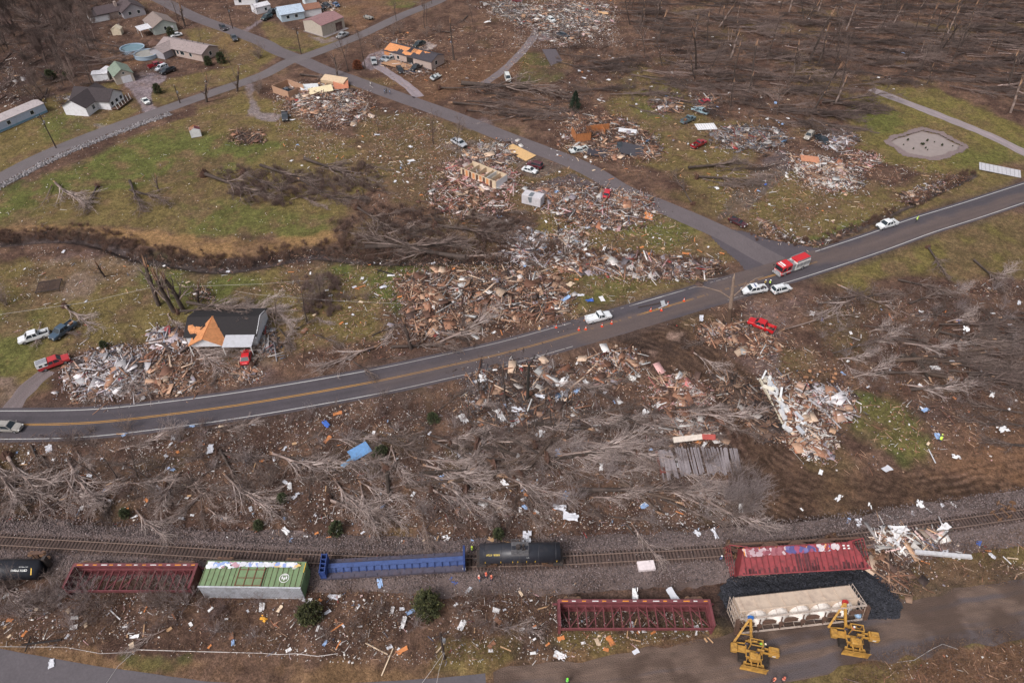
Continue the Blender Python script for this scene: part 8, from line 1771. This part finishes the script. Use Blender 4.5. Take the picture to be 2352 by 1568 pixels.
for i, (P, pal, hh, n, lb) in enumerate(RUB):
    rg = np.random.default_rng(500+i); Pm = UP(P); pts = sample_poly(Pm, int(n*1.7), rg); n = len(pts)
    if n < 5: continue
    size = max(3.0, np.max(-poly_sd(pts[:,0], pts[:,1], Pm)))
    pts += rg.normal(0, min(2.2, size*.28), pts.shape)*(rg.uniform(0, 1, (n, 1)) < .6); hh *= .8
    def H(x, y): return hh*sstep(-.5, size*.7, -poly_sd(x, y, Pm))*np.clip(-.35+2.2*fbm(x, y, 4.5, i), 0, 1.5)
    f = fbm(pts[:,0], pts[:,1], 5, 70+i); k = rg.uniform(-.2, .2, n)+f > .30; pts = pts[k]; n = len(pts)
    def cols(p):
        m = len(p); c = palette(pal, m, rg); g_ = fbm(p[:,0], p[:,1], 3.5, 90+i)+rg.uniform(-.12, .12, m); a = g_ > .55; c[a] = palette(ALT[pal], a.sum(), rg); b = rg.uniform(0, 1, m) < (.2 if pal == 'cloth' else .34); c[b] = palette('dark', b.sum(), rg); return c
    kind = rg.uniform(0, 1, n); S_ = rg.uniform(.08, .34, (n, 3))*np.array([1.6, 1, .6]); a = kind < .68; m = a.sum(); S_[a] = np.c_[np.minimum(5, rg.lognormal(.2, .6, m)), rg.uniform(.05, .15, m), rg.uniform(.03, .08, m)]
    b = (kind >= .68) & (kind < .78); m = b.sum(); L = .35+rg.exponential(.5, (m, 1)); S_[b] = np.c_[np.minimum(2.8, L*rg.uniform(.8, 1.8, (m, 1))), np.minimum(1.5, L), np.full(m, .04)]
    rot = np.c_[rg.normal(0, .42, n), rg.normal(0, .22, n), rg.uniform(0, 6.28, n)]; rot[b, :2] *= .55; parts = [boxes_np(np.c_[pts, H(pts[:,0], pts[:,1])*rg.uniform(.6, 1.1, n)+.12], S_, rot, cols(pts))]
    p2 = sample_poly(Pm, n*2, rg); p2 += rg.normal(0, min(2.5, size*.3), p2.shape); m = len(p2)
    parts.append(boxes_np(np.c_[p2, H(p2[:,0], p2[:,1])*.9+.06], rg.uniform(.04, .2, (m, 3))*np.array([2.0, 1, .5]), rg.uniform(0, 6, (m, 3)), cols(p2)*.92))
    if hh > .3:       # beams and broken wall sections
        m = int(n*.05)+3; p3 = sample_poly(Pm, m, rg); m = len(p3); kb = rg.uniform(0, 1, m) < .82; s3 = np.where(kb[:, None], np.c_[rg.uniform(2.2, 5.5, m), rg.uniform(.15, .3, m), rg.uniform(.08, .15, m)], np.c_[rg.uniform(1.6, 3.4, m), rg.uniform(1.0, 2.2, m), np.full(m, .06)])
        parts.append(boxes_np(np.c_[p3, H(p3[:,0], p3[:,1])+.25], s3, np.c_[rg.normal(0, .35, m), rg.normal(0, .16, m), rg.uniform(0, 6, m)], palette('lumber' if i % 3 and pal != 'cloth' else pal, m, rg)*rg.choice([.6, 1.05], (m, 1))))
    if hh > .36:      # the settled body of the heap, darkened to stand in for shaded gaps
        Pa = np.array(Pm); x0, y0 = Pa.min(0); x1, y1 = Pa.max(0); X, Y = np.meshgrid(np.arange(x0, x1+.6, .6), np.arange(y0, y1+.6, .6)); hz = H(X, Y)*.85; id_ = np.arange(X.size).reshape(X.shape)
        q = np.stack([id_[:-1, :-1], id_[:-1, 1:], id_[1:, 1:], id_[1:, :-1]], -1).reshape(-1, 4); ok = hz > .08; kk = (ok[:-1, :-1] & ok[1:, 1:] & ok[1:, :-1] & ok[:-1, 1:]).ravel()
        if kk.any(): parts.append((np.stack([X+rg.normal(0, .1, X.shape), Y, hz-.03], -1).reshape(-1, 3), q[kk], palette(pal, X.size, rg)*.10+np.array(srgb(64,50,46))*.6))
    V, Q, C = merge(parts); o = link('rubble_heap', mesh_np('rubble_heap', V, Q, C=C), M_DEB); tag(o, lb, 'rubble')
# ---- loose pieces one can pick out
DR = random.Random(99)
def crumple(seed, w_, d_, amp, col, th=.02):
    rg = random.Random(seed); n = 5; m = MB(); ph = rg.uniform(0, 6); f = rg.uniform(1, 2.4); V = []
    for j in range(n+1):
        for i in range(n+1):
            x = (i/n-.5)*w_*(1+rg.uniform(-.12, .12)); y = (j/n-.5)*d_*(1+rg.uniform(-.15, .15)); V.append((x, y, max(.03, amp*(.5+.5*math.sin(x*f+ph)*math.cos(y*f*.7+ph*2)+rg.uniform(-.25, .25)))))
    Fc = [(j*(n+1)+i, j*(n+1)+i+1, (j+1)*(n+1)+i+1, (j+1)*(n+1)+i) for j in range(n) for i in range(n) if not (rg.random() < .12 and (i in (0, n-1) or j in (0, n-1)))]
    m.add(V, Fc, (1, 1, 1)); return m.mesh('crumpled')
CM = [crumple(i, 1.8, 1.0, .5, None) for i in range(5)]
CMat = {}
def smat(rgb):
    k = 'scrap_%d_%d_%d' % rgb
    return mat(k, srgb(*rgb), rough=.6, noise=.12, scale=2)
CMM = {}
def cm_mesh(i, rgb):
    if (i, rgb) not in CMM: me = CM[i].copy(); me.materials.clear(); me.materials.append(smat(rgb)); CMM[(i, rgb)] = me
    return CMM[(i, rgb)]
def bm_mesh(kind, rgb):
    k = (kind, rgb)
    if k not in CMM:
        rg = random.Random(hash(k) % 999); m = MB()
        if kind == 'board': m.box(-.5, .5, -.5, .5, 0, 1)
        else:   # torn sheet, irregular outline
            pts = [(-.5,-.5),(-.1,-.46),(.5,-.5),(.47,.0),(.5,.42),(.2,.5),(.1,.36),(-.45,.5),(-.5,.1)]; pts = [(x+rg.uniform(-.06, .06), y+rg.uniform(-.06, .06)) for x, y in pts]; m.loft([[(x, y, z) for x, y in pts] for z in (0, 1)])
        me = m.mesh(kind); me.materials.append(smat(rgb)); CMM[k] = me
    return CMM[k]
NEVER = [HWY[::4]]
CNAME = {(226,224,224):'white',(206,206,212):'pale grey',(208,132,78):'orange',(196,158,120):'tan',(150,176,214):'pale blue',(60,100,180):'blue',(236,170,50):'yellow',(150,104,78):'brown',(220,196,168):'cream'}
def piece(x, y, what, rgb, s=1.0, rz=None, z=None, label=None, tilt=None):
    rz = DR.uniform(0, 6.28) if rz is None else rz; nm = CNAME[rgb]
    if what == 'scrap':
        o = link('metal_scrap', cm_mesh(DR.randrange(5), rgb), None, None, (x, y, z if z is not None else .05), (0, 0, rz)); o.scale = (s, s*DR.uniform(.6, 1.2), s*DR.uniform(.5, 1)); cat = 'metal scrap'; d = nm+' crumpled scrap lying near '
    elif what == 'sheet':
        o = link('plywood_sheet' if rgb in ((208,132,78),(196,158,120),(150,104,78)) else 'broken_sheet', bm_mesh('sheet', rgb), None, None, (x, y, z if z is not None else .06), (DR.uniform(-.15, .15), DR.uniform(-.15, .15), rz)); o.scale = (1.4*s, 1.0*s*DR.uniform(.6, 1), .04); cat = 'sheet'; d = nm+' torn sheet lying near '
    else:
        o = link('loose_board', bm_mesh('board', rgb), None, None, (x, y, z if z is not None else .06), (0, DR.uniform(-.04, .04), rz)); o.scale = (2.6*s, .16, .07); cat = 'board'; d = nm+' loose board lying near '
    lm = near(x, y); tag(o, label or d+lm, cat, None if label else cat+'s near '+lm); return o
ZD = [  # polygon, counts (white scrap, orange sheet, board, small white/grey sheet)
 ([(650,1000),(1180,870),(1340,850),(1640,960),(1640,1180),(650,1190)],(55,22,18,20)),
 ([(0,1010),(650,960),(650,1190),(0,1190)],(20,10,10,14)),
 ([(0,1360),(700,1370),(1260,1360),(1260,1500),(700,1500),(0,1470)],(22,14,10,22)),
 ([(1060,850),(1330,830),(1340,980),(1080,1000)],(42,8,14,8)),
 ([(980,270),(1300,360),(1400,500),(1250,560),(1000,540),(860,420)],(22,26,40,26)),
 ([(1240,480),(1500,500),(1680,590),(1600,630),(1250,620)],(14,26,34,16)),
 ([(1300,100),(1600,180),(1860,230),(1860,330),(1600,260),(1300,200)],(34,10,22,14)),
 ([(1400,0),(2000,0),(2300,200),(1900,230),(1500,120)],(22,4,12,8)),
 ([(1250,200),(1640,250),(1650,430),(1400,420),(1240,340)],(12,18,36,14)),
 ([(1640,400),(2000,360),(2200,400),(1900,540),(1650,480)],(10,6,22,10)),
 ([(640,200),(900,240),(1000,330),(900,420),(650,380)],(8,8,40,12)),
 ([(900,600),(1320,600),(1400,720),(1300,760),(920,780)],(14,16,20,10)),
 ([(600,580),(900,600),(900,780),(640,740)],(4,7,8,12)),
 ([(1860,700),(2352,650),(2352,1000),(2150,1050),(1950,900)],(26,4,12,12)),
 ([(1480,1180),(2352,1140),(2352,1290),(1990,1330)],(12,2,12,8)),
 ([(1180,1420),(1640,1440),(1640,1480),(1250,1520)],(5,6,4,10)),
 ([(850,80),(1180,60),(1240,200),(1000,220),(860,180)],(5,8,34,8)),
 ([(0,560),(500,600),(600,700),(0,720)],(4,2,3,6)),
 ([(500,1215),(1250,1225),(1250,1250),(500,1240)],(4,6,6,6)),
]
for P, (nw, no, nb, ns) in ZD:
    rg = np.random.default_rng(int(P[0][0])+17); Pm = UP(P)
    for what, n, cols in (('scrap', nw, [(226,224,224),(226,224,224),(206,206,212),(206,206,212),(206,206,212),(226,224,224),(150,176,214)]), ('sheet', no, [(208,132,78),(208,132,78),(196,158,120),(150,104,78)]), ('board', nb, [(196,158,120),(196,158,120),(220,196,168),(208,132,78),(226,224,224)]), ('sheet', ns, [(226,224,224),(226,224,224),(206,206,212),(220,196,168)])):
        for (x, y) in sample_poly(Pm, n, rg): piece(x, y, what, cols[DR.randrange(len(cols))], DR.uniform(.35, .85)**1.2 if what != 'scrap' else DR.choice([.3, .4, .5, .6, .9]))
# hand placed conspicuous pieces
HP = [((1065,967),'scrap',(226,224,224),2.2,'white folded metal sheet standing in the brush left of the scrap tangle'),((1100,880),'scrap',(226,224,224),2.0,'white sheet wrapped around the short snag'),((1290,885),'scrap',(226,224,224),2.6,'large torn white sheet metal right of the black snag'),((1240,915),'scrap',(206,206,212),2.0,'pale sheet metal at the foot of the black snag'),
 ((1150,960),'scrap',(226,224,224),2.8,'long crumpled white metal over the middle tangle'),((1190,945),'scrap',(206,206,212),2.6,'grey crumpled metal over the middle tangle'),((1240,1000),'scrap',(226,224,224),1.8,'white crumpled metal below the black snag'),((1160,1115),'scrap',(226,224,224),1.9,'white sheet on branches above the black tank car'),((1190,1052),'scrap',(226,224,224),1.7,'white torn strip hanging in branches left of the mossy trunk'),
 ((1285,1170),'scrap',(206,206,212),2.2,'bent pale metal sheet on the slope above the tank car'),((1210,1237),'scrap',(206,206,212),2.2,'grey crumpled sheet beside the top of the black tank car'),((1118,1155),'sheet',(226,224,224),2.2,'white upright panel in the thicket above the tank car'),((680,1140),'scrap',(206,206,212),1.5,'grey plastic sheet caught in branches below the splintered tree'),((665,1118),'scrap',(226,224,224),1.4,'pale sheet hanging left of the blue metal sheet'),
 ((485,1035),'scrap',(206,206,212),2.0,'white bag like sheet among saplings below the highway'),((873,1340),'scrap',(150,176,214),1.5,'pale blue cloth on the ballast below the blue flat car'),((1042,1335),'scrap',(60,100,180),1.3,'dark blue cloth on the ballast left of the three workers'),((1076,1356),'scrap',(206,206,212),1.3,'grey sheet at the ballast edge below the workers'),((602,1395),'scrap',(226,224,224),1.3,'white bag on the slope right of the boxcar foot'),
 ((606,1422),'scrap',(236,170,50),1.1,'yellow plastic piece on the slope below the boxcar'),((927,1433),'scrap',(226,224,224),1.8,'curled white sheet on the slope below the leaning cedar'),((901,1402),'scrap',(226,224,224),1.1,'white curved scrap left of the round cedar'),((944,1405),'scrap',(150,176,214),1.4,'pale blue scrap touching the round cedar'),((925,1493),'sheet',(208,132,78),1.5,'orange oblong board on the slope near the tall bottom pole'),
 ((865,1490),'board',(220,196,168),1.9,'long pale board standing out in the straw at the bottom'),((890,1520),'board',(220,196,168),2.0,'long cream board lying vertical near the bottom edge'),((1372,1474),'sheet',(220,196,168),1.1,'cream sheet on the grass below the lower maroon car'),((1402,1472),'sheet',(208,132,78),1.4,'orange sheet on the grass below the lower maroon car'),((1573,1284),'sheet',(208,132,78),1.1,'orange piece on the ballast right of the white box'),
 ((2060,1222),'scrap',(226,224,224),3.2,'big crumpled white sheet on the rails, upper one'),((2052,1240),'scrap',(226,224,224),2.8,'big crumpled white sheet on the rails, lower one'),((2165,1218),'scrap',(226,224,224),2.6,'long bent white sheet right of the scrap heap'),((1962,1256),'sheet',(226,224,224),2.0,'white square panel at the right end of the red hopper'),((2030,1262),'sheet',(226,224,224),1.8,'white angled panel below the scrap heap on the rails'),
 ((2170,1268),'sheet',(206,206,212),1.5,'pale flat end of a long beam') ,((2247,1246),'sheet',(60,100,180),1.1,'small blue box shaped sheet on the far right ballast'),((1640,1230),'scrap',(206,206,212),1.8,'grey sheet on the gravel above the red hopper'),((1700,1172),'scrap',(226,224,224),2.0,'long white curled sheet beside the grey shrub'),((1480,1162),'scrap',(150,176,214),1.6,'bluish crumpled sheet in the thicket above the tank end'),
 ((1310,1190),'scrap',(206,206,212),2.6,'large pale crumpled sheet in branches above the tank car') ,((1372,980),'scrap',(226,224,224),1.5,'white panel beside the sawn trunk'),((1480,955),'scrap',(226,224,224),2.0,'white crossed metal strips in the branches left of the rubbish'),((1510,932),'sheet',(226,224,224),1.8,'white board left of the coloured rubbish heap'),((1885,1085),'sheet',(226,224,224),1.0,'white bucket like piece at the mud edge') ,
 ((1925,1145),'scrap',(226,224,224),1.6,'white scrap on the curved mud tracks'),((2037,1077),'sheet',(206,206,212),1.7,'square pale frame below the green yard'),((2140,1048),'board',(206,206,212),1.6,'grey board lying right of the green yard'),((2195,1050),'scrap',(226,224,224),1.4,'curved white strip in the straw field'),((2300,990),'scrap',(226,224,224),2.0,'white bent strip at the right edge of the straw field'),((2145,850),'scrap',(226,224,224),1.9,'white bent sheet on the right slope'),
 ((2200,740),'scrap',(60,100,180),1.6,'blue tarpaulin scrap in the right hand tangle'),((2215,760),'scrap',(226,224,224),1.9,'white torn sheet below the blue scrap'),((1888,735),'scrap',(60,100,180),1.2,'blue scrap in the branches left of the right tangle'),((1865,722),'scrap',(226,224,224),1.6,'crumpled white scrap beside the muddy lot'),((1905,328),'scrap',(60,100,180),3.2,'bright blue tarpaulin over the wrecked pickup'),((1758,425),'scrap',(60,100,180),1.2,'blue bin standing beside the right drive'),
 ((752,1010),'sheet',(208,132,78),1.6,'brown orange sheet on the verge above the blue sheet'),((750,978),'scrap',(60,100,180),1.8,'dark blue curved sheet on the verge below the highway'),((775,950),'sheet',(208,132,78),1.6,'brown board propped on the verge below the highway'),((898,633),'sheet',(226,224,224),1.7,'white rectangular box on the green lawn') ,((832,640),'sheet',(226,224,224),1.0,'small white sheet left of the white box on the green lawn'),((700,760),'sheet',(150,104,78),1.7,'brown door lying on the lawn'),
 ((1299,690),'scrap',(150,176,214),2.4,'pale blue striped sheet at the right end of the lumber heap'),((1354,692),'scrap',(60,100,180),1.7,'blue and white scrap on the grass above the highway'),((1382,687),'sheet',(226,224,224),1.6,'white window frame lying on the grass above the highway'),((1310,653),'sheet',(220,196,168),1.8,'cream board on the grass right of the lumber heap'),((1576,583),'sheet',(208,132,78),2.0,'orange door on the grass near the junction'),((1496,590),'sheet',(208,132,78),2.4,'orange sheet with a white top near the creek rubble'),
 ((1338,497),'sheet',(208,132,78),2.6,'long orange board below the flattened brick house'),((1490,497),'sheet',(208,132,78),3.0,'large orange sheet at the roadside end of the brick house rubble'),((1349,525),'scrap',(206,206,212),1.3,'grey cabinet standing on the lawn'),((1345,595),'scrap',(206,206,212),2.6,'big grey bent sheet beside the creek rubble'),((945,370),'sheet',(226,224,224),2.0,'long white panel on the lawn left of the mobile home wreck'),((1610,735),'scrap',(206,206,212),2.2,'long grey bent sheet beside the tall dead tree'),
 ((1120,55),'scrap',(226,224,224),3.0,'white boat shaped sheet left of the white rubble'),((1245,42),'scrap',(226,224,224),3.6,'white bent roof section in the white rubble'),((1385,35),'scrap',(196,158,120),4.2,'tan bent roof section at the right of the white rubble'),((1985,1380),'scrap',(226,224,224),1.2,'white scrap at the coal edge'),((455,1352),'scrap',(226,224,224),1.2,'small white piece below the maroon car'),((310,1462),'scrap',(226,224,224),1.3,'white strip in the straw below the left maroon car') ,
 ((265,1412),'board',(226,224,224),1.3,'white board on the slope below the left maroon car'),((172,1418),'sheet',(226,224,224),1.0,'white piece on the slope below the grey shrubs'),((119,1524),'scrap',(206,206,212),1.3,'pale grey bottle shaped scrap on the bottom left asphalt'),((1456,1380),'scrap',(226,224,224),2.4,'white bent sheet on the truss of the lower maroon car'),((1541,1376),'sheet',(206,206,212),2.2,'grey white panel on the truss of the lower maroon car'),((1600,1226),'scrap',(206,206,212),1.2,'small grey scrap on the upper gravel')]
for p, what, rgb, s, lb in HP:
    g = G(*p); zz = 1.5 if 'truss' in lb else (.5 if s > 1.7 and what == 'scrap' else .12); piece(g[0], g[1], what, rgb, s*(.55 if what == 'scrap' else .75), label=lb, z=zz)
g = G(2150,1270); m = MB(); m.box(-.5, 8.0, -.35, .3, .2, .6, srgb(196,194,196)); tag(m.obj('long_beam', M_ATTR, loc=(g[0]-3, g[1], 0), rot=(0, 0, head((2180,1262),(2290,1272)))), 'long pale beam lying right of the scrap heap', 'beam')
# sawn logs
g0 = G(1883,865)
for i in range(16):
    x = g0[0]+DR.uniform(-3.5, 3.5); y = g0[1]+DR.uniform(-3, 2.2); m = MB(); r = DR.uniform(.22, .4); m.tube([(0,0,0),(0,0,.55)], r, 12, srgb(92,70,58)); m.tube([(0,0,.55),(0,0,.56)], [r*.92]*2, 12, srgb(164,118,84)); o = m.obj('sawn_log', M_ATTR, loc=(x, y, .05), rot=(DR.uniform(-.5, .5), DR.uniform(-.5, .5), 0)); tag(o, 'sawn log with orange cut face in the log pile', 'log', 'sawn logs in the pile')
# ---- small litter everywhere, nobody could count it
LZ = [(TH, 15000, 'white', .4),([(860,260),(1300,360),(1420,440),(1500,500),(1340,620),(900,640),(850,450)], 8000,'mixed',.5),([(620,200),(1000,260),(1080,380),(860,440),(640,330)], 5200,'mixed',.8),([(1240,480),(1520,490),(1690,600),(1400,720),(1320,640)], 2800,'mixed',.6),
 ([(1180,0),(1460,0),(1700,180),(1880,260),(1860,400),(1600,460),(1280,330),(1200,180)], 7500,'mixed',.5),([(1460,0),(2352,0),(2352,220),(1950,210),(1700,180)], 2600,'dark',.8),([(1640,380),(2200,370),(2200,420),(1900,560),(1640,500)], 3600,'mixed',.6),([(600,570),(1320,590),(1330,740),(900,820),(640,850),(640,700)], 5600,'mixed',.5),
 ([(0,560),(600,600),(640,740),(300,800),(0,760)], 1500,'white',.5),([(1560,700),(2352,640),(2352,1080),(2100,1090),(1800,1080),(1500,800)], 7000,'mixed',.6),([(-60,1350),(480,1360),(1250,1350),(1650,1430),(1600,1500),(1100,1530),(400,1510),(-60,1480)], 4600,'white',.4),([(-60,1205),(2352,1140),(2352,1330),(1990,1330),(1200,1350),(-60,1345)], 3800,'white',.45),
 ([(830,60),(1240,60),(1180,200),(1050,230),(860,190)], 5200,'lumber',.8),([(0,0),(600,0),(600,150),(300,330),(0,260)], 2200,'white',.7),([(0,260),(600,200),(850,400),(700,560),(0,540)], 1300,'white',.6),([(1880,1300),(2352,1240),(2352,1560),(2000,1560)], 1200,'mixed',.5),([(1390,0),(1180,0),(1180,110),(1440,110)], 6000,'white',.7),([(150,780),(640,820),(600,880),(160,930)], 3500,'mixed',.6)]
for i, (P, n, pal, sz) in enumerate(LZ):
    rg = np.random.default_rng(900+i); Pm = UP(P); pts = sample_poly(Pm, n, rg); n = len(pts); f = fbm(pts[:,0], pts[:,1], 7, 40+i); k = f+rg.uniform(-.18, .18, n) > .42
    dh = path_d(pts[:,0], pts[:,1], HWY[::4]); da = path_d(pts[:,0], pts[:,1], ROAD_A[::4]); db = path_d(pts[:,0], pts[:,1], ROAD_B[::4]); k &= (dh > 4.6)&((da > 3.3)|(rg.uniform(0, 1, n) < .06))&(db > 3)&(path_d(pts[:,0], pts[:,1], ROAD_D[::4]) > 4.4)&(path_d(pts[:,0], pts[:,1], RUT) > 5+4*(rg.uniform(0, 1, n) < .7))
    pts = pts[k]; n = len(pts); kind = rg.uniform(0, 1, n); S_ = rg.uniform(.05, .16, (n, 3))*np.array([1.6, 1, .4])*(.6+sz*.7)*rg.choice([.8, 1, 1.8], (n, 1), p=[.5, .4, .1])
    a = kind < (.30 if pal != 'white' else .10); S_[a] = np.c_[rg.uniform(.5, 2.2, a.sum())*(.5+sz*.5), rg.uniform(.05, .1, a.sum()), np.full(a.sum(), .05)]
    C = palette(pal, n, rg); C[a] = palette('lumber' if pal != 'white' else 'mixed', a.sum(), rg)
    V, Q, C = boxes_np(np.c_[pts, np.full(n, .04)], S_, np.c_[rg.normal(0, .2, (n, 2)), rg.uniform(0, 6, n)], C)
    c = np.mean(pts, 0); stuff(link('scattered_litter', mesh_np('scattered_litter', V, Q, C=C), M_DEB), 'small scattered litter and splinters around '+near(c[0], c[1]), 'litter')
# ---- dead grass, twigs and leaf brush lying over the rough ground
BZ = [(TH, 26000, 0),(WA, 42000, 0),([(1840,680),(2400,640),(2400,1000),(2100,930),(1900,850)], 16000, 0),([(-60,1350),(1260,1355),(1650,1420),(1600,1480),(1100,1520),(-60,1480)], 24000, 1),([(-100,-40),(560,-40),(240,110),(250,190),(-100,260)], 18000, 0),([(1180,60),(1600,150),(1900,250),(1840,330),(1300,250)], 9000, 0),([(1990,1270),(2400,1200),(2400,1330),(2050,1380)], 4000, 1),([(760,490),(1240,500),(1180,610),(760,610)], 8000, 0),([(1980,1510),(2400,1410),(2400,1600),(1900,1600)], 5000, 1)]
for i, (P, n, kd) in enumerate(BZ):
    rg = np.random.default_rng(1200+i); Pm = UP(P); pts = sample_poly(Pm, n, rg); f = fbm(pts[:,0], pts[:,1], 5, 60+i); pts = pts[f+rg.uniform(-.15, .15, len(pts)) > .44]; n = len(pts)
    a = rg.uniform(0, 6.28, n); L = rg.uniform(.3, 1.5, n) if kd == 0 else rg.uniform(.25, .8, n); el = rg.uniform(.0, .5, n) if kd == 0 else rg.uniform(.3, 1.2, n)
    P0 = np.c_[pts, rg.uniform(.0, .25, n)]; P1 = P0+np.c_[np.cos(a)*np.cos(el), np.sin(a)*np.cos(el), np.sin(el)]*L[:, None]
    cols = np.array([srgb(108,92,86), srgb(136,118,110), srgb(92,72,64), srgb(120,92,76)])[rg.integers(0, 4, n)] if kd == 0 else np.array([srgb(146,116,88), srgb(118,88,68), srgb(96,74,62), srgb(126,104,92)])[rg.integers(0, 4, n)]
    V, Q, C = tubes_np(P0, P1, np.full(n, .022), np.full(n, .008), 3, cols*rg.uniform(.7, 1.15, (n, 1)))
    c = np.mean(pts, 0); stuff(link('twig_litter' if kd == 0 else 'dead_grass', mesh_np('brush', V, Q, C=C), M_BARK), ('fallen twigs carpeting the ground around ' if kd == 0 else 'rough dead grass around ')+near(c[0], c[1]), 'twigs' if kd == 0 else 'grass')
for k in [k for k in PROT if k not in USED]:
    t = PROT[k]
    for c in list(t.children): bpy.data.objects.remove(c)
    bpy.data.objects.remove(t)
